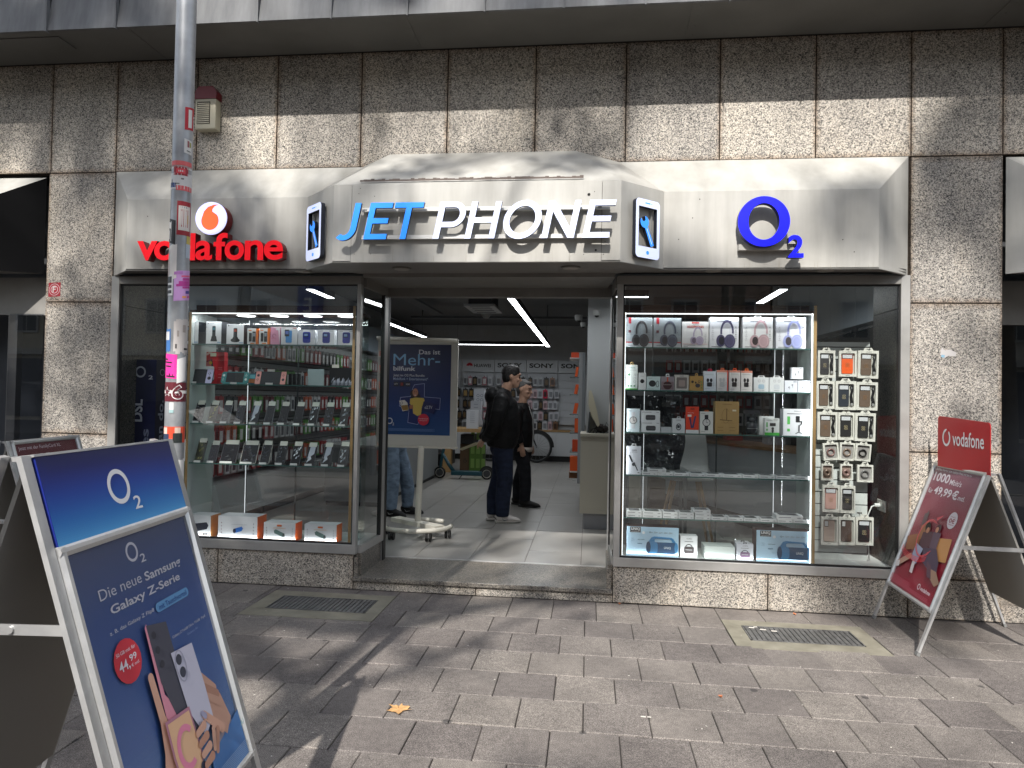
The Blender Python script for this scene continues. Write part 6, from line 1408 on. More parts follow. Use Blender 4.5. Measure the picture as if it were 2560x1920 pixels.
# phones standing on stands
SCRB = flat((9, 9, 11), .14)
def phone(label, u0, v0, u1, v1, zb, scr, frame=(150, 150, 150), Y=.16, tagc=(228, 226, 214)):
    """u0..u1 foot of the phone, v0 top of the glass; it leans back on its stand"""
    a, b = at(*L(u0, v1), Y), at(*L(u1, v1), Y); w_ = b.x - a.x; top = at(*L((u0 + u1) / 2, v0), Y + .06); h_ = top.z - zb
    t = thing('smartphone', label, 'phone', ((a.x + b.x) / 2, Y, zb), 'phones on tilted stands in the left case')
    O = Vector((a.x, Y, zb + .004)); U = Vector((1, 0, 0)); V = Vector((0, .075, h_)).normalized(); H_ = math.hypot(.075, h_); N = U.cross(V)
    if N.y > 0: N = -N
    m = MB(); m.prism([rrect(0, 0, w_, H_, .010, 3)], O - N * .008, U, V, N, .008); m.build('phone_body', flat(frame, .3), t)
    q = Print(O, U * w_, V * H_, N); q.rr(.03, .015, .97, .985, .008, SCRB); scr(q); q.build('screen', t)
    m = MB(); m.obox(O + V * (H_ - .020) + U * w_ * .12 + N * .002, U * (w_ * .82), V * .040, N * .0015); m.build('price_tag', flat(tagc, .6), t)
    m = MB(); m.obox(Vector((a.x + w_ * .05, Y - .014, zb)), U * (w_ * .75), Vector((0, .004, .016)), Vector((0, .003, -.0005))); m.build('foot_label', flat((230, 230, 226), .6), t)
    m = MB(); c0 = O + U * w_ * .3 - N * .008; m.poly([c0 + V * H_ * .7, c0 + U * w_ * .4 + V * H_ * .7, Vector((a.x + w_ * .7, Y + .11, zb + .001)), Vector((a.x + w_ * .3, Y + .11, zb + .001))]); m.build('stand', CLEAR, t)
def scr(kind, seed):
    rr_ = random.Random(seed)
    def f(q):
        if kind == 'dark':
            for k in range(3): u = rr_.uniform(.1, .6); v = rr_.uniform(.1, .8); q.poly([(u, v), (u + .25, v + .03), (u + .2, v + .12)], (34, 36, 40), False)
        elif kind == 'olive':
            q.rect(.06, .05, .94, .95, (46, 48, 26))
            for k in range(14): u = rr_.uniform(.1, .7); v = rr_.uniform(.08, .8); q.poly([(u, v), (u + .2, v + .04), (u + .16, v + .12), (u + .02, v + .09)], rr_.choice(((110, 110, 50), (74, 78, 40), (150, 146, 80), (30, 30, 20))), False)
        elif kind == 'bw':
            for k in range(9): u = rr_.uniform(.08, .7); v = rr_.uniform(.05, .8); q.poly([(u, v), (u + .16, v + .02), (u + .2, v + .13), (u + .05, v + .09)], rr_.choice(((226, 228, 232), (190, 196, 206), (120, 126, 134))), False)
        elif kind == 'light':
            q.poly([(.15, .3), (.8, .55), (.85, .93), (.3, .93)], (196, 200, 212), False); q.poly([(.1, .1), (.6, .3), (.4, .5)], (210, 214, 222), False)
        elif kind == 'grey':
            for k in range(12): u = rr_.uniform(.05, .75); v = rr_.uniform(.05, .85); q.poly([(u, v), (u + .2, v + .02), (u + .1, v + .09)], rr_.choice(((70, 72, 82), (50, 52, 62), (96, 98, 110))), False)
        q.k += 1
    return f
P3 = [(697, 'dark', 'phone at the far left of the upper phone row, half behind the pole'), (740, 'grey', 'phone with grey patches on its screen, second in the upper phone row'), (848, 'olive', 'phone with an olive leaf screen in the upper phone row'), (952, 'dark', 'slim dark phone right of the olive screened one in the upper row'), (1058, 'grey', 'phone with grey patterned screen, fifth in the upper phone row'), (1174, 'light', 'phone with a pale screen in the middle of the upper phone row'), (1286, 'dark', 'dark phone right of the pale screened one in the upper row'), (1394, 'dark', 'tall dark phone, eighth in the upper phone row'), (1512, 'dark', 'small dark phone, ninth in the upper phone row'), (1626, 'bw', 'phone with white blotches near the case middle bar, upper row'), (1742, 'grey', 'grey screened phone, second from the right in the upper row'), (1862, 'bw', 'phone with a strongly blotched screen at the right end of the upper row')]
for k, (u, kd, lab) in enumerate(P3):
    phone(lab, u, 1004 + k * 1.8, u + (64 if k else 40), 1156 + 2.2 * k, SHL[2], scr(kd, k), (70, 70, 74) if k % 3 else (150, 150, 154))
P4 = [(752, 66, 'olive', 1310, 'phone with an olive yellow screen at the left of the lower phone row'), (852, 66, 'dark', 1330, 'black phone second in the lower phone row'), (948, 124, 'dark', 1325, 'wide folding phone with dark striped screen in the lower row'), (1102, 122, 'grey', 1330, 'small tablet with silver rim in the lower phone row'), (1252, 74, 'grey', 1330, 'phone with a white rim right of the small tablet'), (1374, 70, 'grey', 1335, 'grey patterned phone, sixth in the lower row'), (1490, 72, 'bw', 1338, 'phone with white flower pattern in the lower row'), (1602, 72, 'light', 1345, 'phone with a mostly white picture in the lower row'), (1728, 70, 'light', 1345, 'phone with a pale angular shape in the lower row'), (1852, 72, 'bw', 1340, 'phone with white blotches at the right end of the lower row')]
for k, (u, w_, kd, v0, lab) in enumerate(P4):
    phone(lab, u, v0 - 14, u + w_, 1455 + 2.6 * k, SHL[3], scr(kd, 40 + k), (206, 200, 190) if k in (3, 4) else (80, 80, 84))
item('galaxy_card', 'slanted white card lettered Galaxy beside the pole', 'card', L, 640, 1292, 742, 1458, SHL[3], .20, .004, (222, 224, 228), fn=lambda p: (p.text('Galaxy', .45, .86, .95, .96, INK, .02), p.rect(.5, .7, .9, .76, (120, 122, 126))))
# speaker cartons on the floor of the left case
def S4(u, v): return 400 + u * .27125, 1180 + v * .27125
def f_spk(c, org=False, tube=False):
    def f(p):
        p.poly([(.38, .34), (.42, .26), (.60, .36), (.64, .48), (.60, .56), (.42, .46)] if not org else [(.32, .56), (.38, .64), (.66, .42), (.66, .26), (.60, .22), (.34, .42)], c)
        p.ell(.42, .36, .04, (30, 40, 70), rv=.10) if not org else p.ell(.63, .32, .04, (60, 70, 70), rv=.10)
        [p.ell(.09, .70 - .14 * k, .012, (120, 50, 50)) for k in range(4)]; [p.rect(.90, .66 - .14 * k, .92, .72 - .14 * k, (150, 152, 156)) for k in range(4)]
        if org: p.rect(0, .10, 1, .125, (230, 140, 80)); p.rr(.42, .80, .58, .90, .01, (232, 120, 60)); p.rect(.3, .70, .7, .73, (230, 190, 160))
        else: p.rect(.35, .64, .75, .655, (190, 192, 196)); p.rect(.12, .09, .3, .11, (120, 122, 126))
    return f
def f_blk(p): p.poly([(.35, .3), (.4, .62), (.85, .70), (.92, .56), (.86, .38), (.5, .28)], (34, 38, 54)); p.rect(.3, .10, .95, .115, (150, 90, 60)); p.rect(0, 0, 1, .05, (196, 100, 60)); p.rect(.7, .13, .9, .19, (60, 60, 60))
GSP = 'portable speaker cartons at the foot of the left case'
item('speaker_carton', 'white carton with a black speaker, half hidden behind the blue sign', 'speaker box', S4, 215, 400, 470, 592, .336, .15, .16, (228, 228, 230), (206, 150, 84), fn=f_blk, group=GSP)
item('speaker_carton', 'large white carton with a bright blue speaker and orange end', 'speaker box', S4, 532, 414, 900, 610, .336, .14, .17, (232, 232, 236), (222, 112, 46), fn=f_spk((48, 116, 206)), group=GSP)
item('speaker_carton', 'white carton with a green speaker, left of the two small ones', 'speaker box', S4, 953, 466, 1250, 622, .336, .14, .14, (232, 232, 234), (226, 106, 34), fn=f_spk((96, 122, 116), True), group=GSP)
item('speaker_carton', 'white carton with a green speaker, right of the two small ones', 'speaker box', S4, 1328, 476, 1630, 632, .336, .14, .13, (232, 232, 234), (230, 104, 30), fn=f_spk((96, 122, 116), True), group=GSP)

# ---------------------------------------------------------------- slatted panel with hanging cases, right window
sl = thing('slat_panel', 'white slatted panel with metal hooks beside the right display case', 'display panel', (2.05, .40, .288))
SW = flat((206, 210, 208), .45)
for k in range(18):
    z0 = .289 + .0985 * k; bx('slat', 1.80, 2.262, .392, .410, z0, z0 + .090, SW, sl)
bx('back_board', 1.80, 2.262, .411, .425, .289, 2.08, flat((110, 114, 112), .7), sl); bx('top_cap', 1.78, 2.27, .39, .43, 2.065, 2.10, SW, sl)
def hook(x, z_, Y):
    m = MB(); m.loft([(x, .391, z_ + .012), (x, Y - .015, z_ + .004), (x, Y - .03, z_ + .016)], .0028, 6); m.loft([(x - .02, .389, z_ + .012), (x + .02, .389, z_ + .012)], .004, 6); return m
def hangcase(label, cv, u0, v0, u1, v1, c, kind='case', Y=.30, cam_='bar', strap=True, tilt=0.0):
    a, b = at(*cv(u0, v1), Y), at(*cv(u1, v0), Y); w_, h_ = b.x - a.x, b.z - a.z
    t = thing('hanging_case', label, 'phone case' if kind == 'case' else 'charm', ((a.x + b.x) / 2, Y, b.z), 'boxed cases hanging on the slatted panel')
    if tilt: t.rotation_euler = (0, tilt, 0)
    m = MB(); W0 = (218, 216, 208); fw = w_ * .10
    m.prism([[(0, 0), (w_, 0), (w_, h_ * .93), (w_ * .78, h_), (w_ * .22, h_), (0, h_ * .93)] if False else [(0, 0), (w_, 0), (w_, h_), (0, h_)], rrect(w_ * .12, h_ * .09, w_ * .90, h_ * .90, .008, 3)], (a.x, Y + .018, a.z), (1, 0, 0), (0, 0, 1), (0, -1, 0), .020)
    m.build('carton', flat(W0, .45), t); bx('carton_back', a.x, b.x, Y + .019, Y + .023, a.z, b.z, flat((196, 194, 186), .5), t)
    cx_ = (a.x + b.x) / 2; m = MB(); m.prism([[(cx_ - w_ * .25, b.z), (cx_ + w_ * .25, b.z), (cx_ + w_ * .16, b.z + .022), (cx_ - w_ * .16, b.z + .022)], [(cx_ - w_ * .12, b.z + .005), (cx_ + w_ * .12, b.z + .005), (cx_ + w_ * .08, b.z + .014), (cx_ - w_ * .08, b.z + .014)]], (0, Y + .005, 0), (1, 0, 0), (0, 0, 1), (0, -1, 0), .002); m.build('hang_tab', flat(W0, .45), t)
    hook(cx_, b.z + .006, Y).build('hook', flat((120, 120, 118), .3, .8), t)
    if kind == 'case':
        cw = w_ * (.50 if strap else .64); cx0 = a.x + w_ * .17; z0 = a.z + h_ * .12; chh = h_ * .75
        m = MB(); m.prism([rrect(0, 0, cw, chh, .012, 4)], (cx0, Y + .016, z0), (1, 0, 0), (0, 0, 1), (0, -1, 0), .010); m.build('case_body', flat(c, .55), t)
        q = Print((cx0, Y + .006, z0), (cw, 0, 0), (0, 0, chh), (0, -1, 0))
        if cam_ == 'bar': q.rr(.02, .76, .98, .99, .012, tuple(int(k * .4) for k in c) if sum(c) < 300 else (70, 50, 54)); q.rr(.08, .79, .92, .965, .010, (206, 208, 212))
        else: q.rr(.05, .70, .42, .98, .012, tuple(int(k * .5) for k in c)); q.rr(.09, .73, .38, .955, .010, (196, 196, 196))
        gl = (206, 190, 150) if sum(c) < 250 else (150, 110, 70)
        if cam_ != 'none':
            for (u, v) in ((.42, .50), (.58, .50), (.42, .40), (.58, .40)): q.ring(u, v, .09, .02, gl, n=10)
            for k in range(5): q.ell(.35 + .08 * k, .36 - .02 * (k % 2), .014, gl)
        q.build('case_print', t)
        if strap:
            sx = a.x + w_ * .72; m = MB(); m.loft([(sx + .012, Y + .006, z0 + chh * .96), (sx + .016, Y + .006, z0 + chh * .75), (sx + .008, Y + .006, z0 + chh * .5), (sx + .014, Y + .006, z0 + chh * .25), (sx + .012, Y + .006, z0 + chh * .06)], [(.004, .012), (.004, .009), (.004, .010), (.004, .011), (.004, .013)], 8, ref=(0, 1, 0)); m.build('strap', flat((20, 20, 22), .4), t, True)
            m = MB(); m.loft([(sx + .012, Y, z0 + .018), (sx + .012, Y - .003, z0 + .018)], .011, 12); m.build('medallion', flat((190, 190, 188), .3, .5), t)
    else:
        m = MB(); r = w_ * .22; m.loft([(cx_ + r * math.cos(R(20 * k)), Y + .006, a.z + h_ * .46 + r * math.sin(R(20 * k))) for k in range(18)], .006 if kind == 'ring' else .012, 6, closed=True, ref=(0, 1, 0)); m.build('charm', flat(c, .3, .3), t, True)
        q = Print((a.x, Y + .018, a.z), (w_, 0, 0), (0, 0, h_), (0, -1, 0)); q.rect(.14, .1, .88, .88, (150, 146, 144) if kind == 'ring' else (150, 130, 120)); q.build('inner_card', t)
    q = Print((a.x, Y - .002, a.z), (w_, 0, 0), (0, 0, h_), (0, -1, 0)); q.text('GUESS', .40, .925, .66, .965, (120, 118, 112), 0); q.rect(.03, .2, .07, .75, (196, 192, 184)); q.rect(.38, .04, .6, .055, (150, 148, 142)); q.build('print', t)
BR, BK, NV, PKc = (104, 86, 72), (34, 33, 34), (40, 46, 56), (190, 148, 138)
hangcase('grey black phone case with strap, left in the top row of hanging cases', RC, 245, 672, 412, 930, (52, 50, 52))
hangcase('bright orange phone case in the top row of hanging cases', RC, 447, 675, 617, 920, (232, 92, 26), strap=False)
hangcase('brown phone case with black strap, right in the top row', RC, 630, 674, 829, 937, BR, Y=.28, tilt=.02)
hangcase('brown phone case with strap, left in the second row', RC, 232, 965, 407, 1226, BR)
hangcase('dark slate phone case with strap, middle of the second row', RC, 413, 965, 612, 1237, NV, Y=.29)
hangcase('brown phone case with strap, right in the second row', RC, 615, 975, 820, 1240, BR, Y=.28, tilt=.015)
hangcase('brown phone case with strap, left in the third row', RC, 240, 1260, 435, 1521, BR)
hangcase('black phone case without strap, middle of the third row', RC, 438, 1264, 598, 1523, BK, strap=False)
hangcase('black phone case with strap, right in the third row', RC, 601, 1270, 800, 1536, BK, Y=.28, tilt=.02)
hangcase('slightly tilted box with a rose coiled cord in the fourth row', RD, 290, 30, 440, 190, (150, 116, 112), 'ring', tilt=-.08)
hangcase('box with a beige coiled cord in the fourth row', RD, 457, 28, 606, 194, (150, 130, 116), 'ring', tilt=.04)
hangcase('box with a black coiled cord in the fourth row', RD, 608, 38, 760, 200, (40, 38, 40), 'ring', Y=.28, tilt=.08)
hangcase('small box with a gold charm, left in the fifth row', RD, 280, 230, 395, 382, (132, 112, 100), 'charm')
hangcase('small box with a rosy charm, middle of the fifth row', RD, 460, 232, 578, 382, (146, 118, 112), 'charm')
hangcase('box with a grey coiled cord, right in the fifth row', RD, 622, 240, 775, 400, (120, 118, 118), 'ring', Y=.28)
hangcase('rose phone case on the left of the sixth row', RD, 290, 432, 456, 686, PKc, strap=False)
hangcase('black phone case in the middle of the sixth row', RD, 459, 440, 604, 695, BK, strap=False)
hangcase('pale rose phone case with two cameras, left in the bottom row', RD, 277, 735, 441, 998, (178, 158, 146), cam_='none', strap=False)
hangcase('dark brown phone case in the middle of the bottom row', RD, 444, 738, 603, 999, (84, 66, 58), cam_='none', strap=False)
hangcase('black phone case with gold rings, right in the bottom row', RD, 606, 740, 778, 1001, BK, strap=False, Y=.28)
so = thing('wall_socket', 'white double socket with a plugged in white cable on the granite return', 'socket', (2.36, .35, .78))
a = at(*RD(810, 690), .30); bq = at(*RD(898, 578), .30)
p0 = Vector((2.371, .16, .74)); 
bx('cover', 2.362, 2.3715, .30, .46, .735, .825, flat((206, 206, 198), .4), so, .003)
for y in (.34, .42): m = MB(); m.loft([(2.362, y, .78), (2.359, y, .78)], .026, 14); m.build('outlet', flat((170, 170, 164), .5), so)
m = MB(); m.loft([(2.36, .40, .78), (2.32, .40, .78)], .016, 8); m.build('plug', WHITEP, so)
m = MB(); m.loft([(2.33, .40, .78), (2.29, .38, .77), (2.26, .37, .70), (2.262, .37, .55), (2.27, .37, .34)], .006, 6); m.build('cable', WHITEP, so, True)

# ---------------------------------------------------------------- left end of the left window: blue banner column
bn = thing('window_banner', 'dark blue advertising column lettered O2 and DSL at the left end of the window', 'banner', (-3.8, .35, .33))
NVY = flat((22, 26, 62), .35); XA, XB, XC = at(312, 950, .30).x, at(390, 950, .30).x, at(414, 950, .42).x; zt0 = at(350, 898, .30).z
bx('panel', XA, XB, .30, .32, .33, zt0, NVY, bn); dv = Vector((XC - XB, .12, 0)); ln_ = dv.length; dv.normalize(); nv = Vector((dv.y, -dv.x, 0))
m = MB(); m.obox((XB + .002, .30, .33), dv * ln_, nv * -.01, (0, 0, zt0 - .33)); m.build('panel', flat((14, 17, 44), .35), bn)
q = Print((XA, .30, .33), (XB - XA, 0, 0), (0, 0, zt0 - .33), (0, -1, 0)); W_ = (196, 198, 208); z_ = lambda y: (at(350, y, .30).z - .33) / (zt0 - .33)
q.ring(.50, (z_(917) + z_(942)) / 2, .17, .05, W_); q.text('2', .76, z_(948), .90, z_(938), W_, .02); q.text('DSL', .28, z_(1054), .60, z_(998), W_, .03, rot=90); q.text('Mobiles', .58, z_(1240), .82, z_(1072), (120, 126, 150), .02, rot=90); q.build('print', bn)
q = Print(Vector((XB + .002, .30, .33)) + nv * .002, dv * ln_, (0, 0, zt0 - .33), nv); q.ring(.6, (z_(917) + z_(942)) / 2, .26, .07, (150, 152, 166)); q.text('can do.', .25, z_(1120), .8, z_(1000), (150, 154, 170), .02, rot=90); q.build('print', bn)
# ================================================================ people
def remesh(o, vox=.011, smooth=6, extra=None):
    r = o.modifiers.new('join', 'REMESH'); r.mode = 'VOXEL'; r.voxel_size = vox; r.use_smooth_shade = True
    s = o.modifiers.new('soften', 'SMOOTH'); s.factor = .5; s.iterations = smooth
    return o
class Body:
    """local frame: x forward, y to the person's left, z up, in units of real height 1.9"""
    def __init__(s, loc, ang): s.loc = Vector(loc); s.q = Matrix.Rotation(ang, 3, 'Z')
    def W(s, p): return s.loc + s.q @ Vector(p)
    def loft(s, m, pts, rad, n=14, ref=(1, 0, 0)): m.loft([s.W(p) for p in pts], rad, n, ref=tuple(s.q @ Vector(ref)))
    def ell(s, m, c, r, rot=None): m.ell(s.W(c), r, 14, 10, rot=s.q @ (rot or Matrix.Identity(3)))
SKIN = worn('skin', (.42, .24, .17), (.50, .30, .21), 40, .5, 0, 0)
def fold_mat(name, c, s_=14, k=.6, rough=.85):
    m = bpy.data.materials.new(name); n, l, b = nodes(m); p = pos(n)
    mp = n.new('ShaderNodeMapping'); mp.inputs['Scale'].default_value = (1, 1, 1.8); l.new(p, mp.inputs[0])
    a = noise(n, l, mp.outputs[0], s_, 3, .5); f = noise(n, l, p, 220, 1)
    cc = ramp(n, l, a.outputs[0], [(.35, tuple(x * .8 for x in c)), (.65, tuple(min(1, x * 1.3) for x in c))])
    l.new(cc.outputs[0], b.inputs['Base Color']); b.inputs['Roughness'].default_value = rough; b.inputs['Specular IOR Level'].default_value = .25
    bump(n, l, b, a.outputs[0], k, .02); return m
def head(b, m, z, s=1.0, tilt=0.0, turn=0.0):
    """z: chin height; face looks along +x turned by turn"""
    T = Matrix.Rotation(turn, 3, 'Z') @ Matrix.Rotation(tilt, 3, 'Y')
    def P(x, y, zz): v = T @ Vector((x * s, y * s, zz * s)); return (v.x, v.y, v.z + z)
    b.ell(m, P(-.012, 0, .155), (.104 * s, .080 * s, .105 * s), T); b.ell(m, P(.012, 0, .105), (.082 * s, .068 * s, .100 * s), T)
    b.ell(m, P(.050, 0, .040), (.048 * s, .042 * s, .040 * s), T); b.ell(m, P(.030, 0, .065), (.062 * s, .058 * s, .055 * s), T)
    b.loft(m, [P(.088, 0, .150), P(.100, 0, .120), P(.118, 0, .098), (P(.096, 0, .090))], [.008 * s, .011 * s, .015 * s, .012 * s], 8)
    b.ell(m, P(.092, 0, .062), (.016 * s, .026 * s, .010 * s), T); b.ell(m, P(.090, 0, .165), (.016 * s, .055 * s, .010 * s), T)
    for y in (-1, 1):
        b.ell(m, P(-.012, y * .079, .118), (.020 * s, .009 * s, .033 * s), T @ Matrix.Rotation(.25 * y, 3, 'Z')); b.ell(m, P(.066, y * .040, .100), (.022 * s, .020 * s, .022 * s), T)
    return P
def face_bits(b, t, P, s=1.0, brow=(28, 24, 22)):
    m = MB()
    for y in (-1, 1): b.ell(m, P(.086, y * .032, .133), (.010 * s, .013 * s, .008 * s))
    m.build('eye', flat((40, 28, 24), .3), t)
    m = MB()
    for y in (-1, 1): b.loft(m, [P(.096, y * .014, .158), P(.094, y * .034, .163), P(.080, y * .052, .155)], .0045, 6)
    m.build('eyebrow', flat(brow, .9), t)
    m = MB(); b.loft(m, [P(.094, -.026, .060), P(.104, 0, .062), P(.094, .026, .060)], .0035, 6); m.build('lips', flat((150, 92, 80), .6), t)
def hand(b, m, wr, dr, up, flip=1, s=1.0, curl=.5):
    """palm plus five fingers; dr: direction of the fingers, up: back of the hand"""
    dr = Vector(dr).normalized(); up = Vector(up).normalized(); sd = dr.cross(up) * flip; wr = Vector(wr)
    b.loft(m, [tuple(wr - dr * .03), tuple(wr + dr * .02), tuple(wr + dr * .05), tuple(wr + dr * .095)], [(.026 * s, .020 * s), (.036 * s, .018 * s), (.044 * s, .016 * s), (.042 * s, .013 * s)], 10, ref=tuple(sd))
    for k, (o, ln) in enumerate(((.032, .066), (.011, .076), (-.011, .072), (-.032, .056))):
        p0 = wr + dr * .085 * s + sd * o * s; p1 = p0 + dr * ln * .45 * s - up * .010 * curl; p2 = p1 + (dr * (1 - curl * .6) - up * curl).normalized() * ln * .35 * s; p3 = p2 + (dr * (1 - curl) - up * curl * 1.5).normalized() * ln * .28 * s
        b.loft(m, [tuple(p) for p in (p0, p1, p2, p3)], [.0105 * s, .0100 * s, .0092 * s, .0075 * s], 8)
    p0 = wr + dr * .02 + sd * .032 * s; p1 = p0 + (sd * .8 + dr * .7).normalized() * .035; p2 = p1 + (dr + sd * .2 - up * .3).normalized() * .034
    b.loft(m, [tuple(p) for p in (p0, p1, p2)], [.014 * s, .012 * s, .009 * s], 8)
def legs(b, m, hipz, feet, r=(.100, .072, .056), knees=None, sp=.085):
    for k, (y, f) in enumerate(zip((-sp, sp), feet)):
        kn = ((f[0] * .5 + .02), (y + f[1]) / 2, .53) if not knees else knees[k]
        b.loft(m, [(0, y, hipz), (0.01, y * 1.05, hipz - .14), kn, (f[0] - .005 - .01, f[1], .30), (f[0] - .02, f[1], .085)], [(r[0] * 1.15, r[0]), (r[0] * 1.05, r[0] * .95), (r[1] * 1.08, r[1]), (r[1] * 1.02, r[1] * .95), (r[2] * 1.05, r[2])], 14)
def shoe(b, t, f, col, sole, ang=0.0, name='shoe', mark=None):
    q = Matrix.Rotation(ang, 3, 'Z')
    def S(x, y, z): v = q @ Vector((x, y, 0)); return (f[0] + v.x, f[1] + v.y, z)
    m = MB(); b.loft(m, [S(-.095, 0, .052), S(-.075, 0, .062), S(-.02, 0, .066), S(.06, 0, .050), (S(.13, 0, .040)), S(.175, 0, .032), S(.196, 0, .026)], [(.030, .030), (.048, .038), (.056, .044), (.040, .050), (.030, .050), (.022, .042), (.010, .024)], 14, ref=(0, 0, 1))
    b.loft(m, [S(-.040, 0, .05), S(-.035, 0, .115)], [.050, .046], 12); o = remesh(m.build(name, flat(col, .7), t), .008, 4)
    m = MB(); b.loft(m, [S(-.105, 0, .016), S(-.06, 0, .016), S(.06, 0, .014), S(.14, 0, .015), S(.200, 0, .020)], [(.016, .036), (.018, .044), (.015, .050), (.014, .050), (.010, .022)], 14, ref=(0, 0, 1)); so_ = m.build('sole', flat(sole, .7), o, True); so_.matrix_parent_inverse = Matrix.Identity(4)
    if mark:
        m = MB(); m.loft([b.W(S(.045, -.053, .045)), b.W(S(-.005, -.060, .035)), b.W(S(-.03, -.058, .060))], [.003, .006, .002], 6); x = m.build('shoe_mark', flat(mark, .5), o); x.matrix_parent_inverse = Matrix.Identity(4)
    for k in range(4):
        pass
    return o

# man 1: seen from behind his right side, hands clasped at his back
t = thing('person', 'dark haired man in black puffer jacket, jeans and white trainers, hands behind his back', 'person', (-1.02, 2.70, FZ), 'people standing in the shop')
b = Body((-1.025, 2.72, FZ), R(14))
body = MB(); b2 = Body(b.W((.085, 0, 0)), R(14)); P0 = head(b2, body, 1.610, 1.06, .14, .05)
P = lambda x, y, z: (P0(x, y, z)[0] + .085, P0(x, y, z)[1], P0(x, y, z)[2])
b.loft(body, [(-.02, 0, 1.48), (.03, 0, 1.58), (.075, 0, 1.67)], [.070, .064, .062]); b.loft(body, [(0, 0, .92), (-.01, 0, 1.1), (-.02, 0, 1.35), (-.03, 0, 1.50)], [(.12, .17), (.13, .17), (.12, .19), (.09, .12)])
feet = [(.03, -.085), (-.06, .08)]
legs(b, body, .95, feet, (.082, .058, .045)); 
for y, sh in ((-1, .205), (1, .205)): b.loft(body, [(-.03, y * .17, 1.47), (-.06, y * .25, 1.44), (-.12, y * .285, 1.19), (-.22, y * .10, .985)], [.055, .052, .043, .030])
hand(b, body, (-.235, -.075, .965), (-.35, .55, -.30), (-.8, -.1, .3), 1, 1.05, .5); hand(b, body, (-.225, .07, .975), (-.25, -.75, -.35), (-.9, 0, .3), -1, 1.0, .5)
remesh(body.build('body', SKIN, t), .0075, 3)
JK = fold_mat('black_jacket', (.003, .003, .0038), 9, .8, .6)
m = MB(); b.loft(m, [(-.015, 0, .885), (-.01, 0, .94), (.01, 0, 1.08), (.01, 0, 1.25), (-.01, 0, 1.42), (-.02, 0, 1.52), (.01, 0, 1.60)], [(.160, .215), (.190, .225), (.208, .225), (.205, .235), (.185, .230), (.130, .17), (.085, .09)], 18)
b.ell(m, (-.125, 0, 1.50), (.100, .140, .105)); b.loft(m, [(-.06, -.11, 1.54), (-.13, 0, 1.56), (-.06, .11, 1.54)], [.05, .06, .05])
for y in (-1, 1): b.loft(m, [(-.03, y * .16, 1.475), (-.045, y * .245, 1.45), (-.09, y * .30, 1.30), (-.12, y * .31, 1.17), (-.18, y * .20, 1.05), (-.225, y * .095, .995)], [.088, .096, .086, .078, .068, .052], 14)
remesh(m.build('jacket', JK, t), .014, 5)
m = MB(); b.loft(m, [(-.0, 0, .96), (-.0, 0, .86), (.0, 0, .80)], [(.135, .175), (.145, .185), (.12, .17)], 16); legs(b, m, .92, feet, (.112, .092, .078)); 
for f in feet: b.loft(m, [(f[0] - .02, f[1], .16), (f[0] - .02, f[1], .075)], [.078, .080])
remesh(m.build('jeans', fold_mat('dark_jeans', (.013, .019, .040), 11, .9), t), .013, 4)
shoe(b, t, feet[0], (206, 200, 196), (196, 192, 186), 0, mark=(110, 116, 116)); shoe(b, t, feet[1], (190, 186, 182), (176, 172, 166), .05, mark=(40, 40, 42))
m = MB(); b.ell(m, P(-.018, 0, .170), (.114, .090, .100)); b.ell(m, P(-.052, 0, .115), (.066, .080, .085)); b.ell(m, P(.028, 0, .222), (.052, .066, .030)); b.loft(m, [P(.0, -.078, .17), P(.005, -.082, .135)], .012, 8); b.loft(m, [P(.0, .078, .17), P(.005, .082, .135)], .012, 8)
remesh(m.build('hair', fold_mat('black_hair', (.010, .009, .009), 60, .8, .55), t), .009, 3); face_bits(b, t, P, 1.06)
o = MB(); c0 = Vector(b.W((-.31, .03, .93))); o.obox(c0 + Vector((-.20, -.03, -.075)), Vector((.20, .0, .085)), Vector((.02, .10, -.02)), Vector((.002, 0, .006))); o.obox(c0 + Vector((-.17, -.04, -.060)), Vector((.20, .0, .075)), Vector((.02, .10, -.02)), Vector((.002, 0, .005)))
o = o.build('folded_paper', flat((196, 190, 160), .6)); tag(o, 'folded pale paper held behind the back of the taller man', 'paper')

# man 2: grey haired, beyond him
t = thing('person', 'grey haired man in open black jacket and black jeans beside the taller man', 'person', (-.86, 3.92, FZ), 'people standing in the shop')
b = Body((-.90, 3.95, FZ), R(-12)); body = MB(); P = head(b, body, 1.475, 1.04, .16, -.12)
b.loft(body, [(-.01, 0, 1.34), (.0, 0, 1.44), (.01, 0, 1.53)], [.066, .060, .060]); b.loft(body, [(0, 0, .86), (0, 0, 1.0), (0, 0, 1.22), (-.0, 0, 1.36)], [(.12, .16), (.13, .16), (.12, .17), (.08, .11)])
feet = [(.10, -.08), (-.06, .09)]
legs(b, body, .88, feet, (.078, .055, .042)); 
for y in (-1, 1): b.loft(body, [(-.01, y * .16, 1.33), (-.01, y * .22, 1.30), (.0, y * .25, 1.06), (.06, y * .22, .86)], [.05, .046, .040, .028])
hand(b, body, (.065, -.22, .84), (.15, 0, -1), (0, -1, 0), 1, .95, .4); hand(b, body, (.065, .22, .84), (.15, 0, -1), (0, 1, 0), -1, .95, .4)
remesh(body.build('body', SKIN, t), .0075, 3)
m = MB(); b.loft(m, [(0, 0, .80), (.0, 0, .85), (.01, 0, 1.0), (.0, 0, 1.18), (-.01, 0, 1.33), (-.01, 0, 1.42)], [(.135, .195), (.150, .20), (.160, .205), (.155, .205), (.12, .18), (.075, .085)], 16)
for y in (-1, 1): b.loft(m, [(-.01, y * .15, 1.34), (-.01, y * .225, 1.30), (-.0, y * .262, 1.14), (.01, y * .265, 1.02), (.06, y * .23, .88)], [.075, .080, .070, .064, .050], 14)
remesh(m.build('jacket', JK, t), .013, 5)
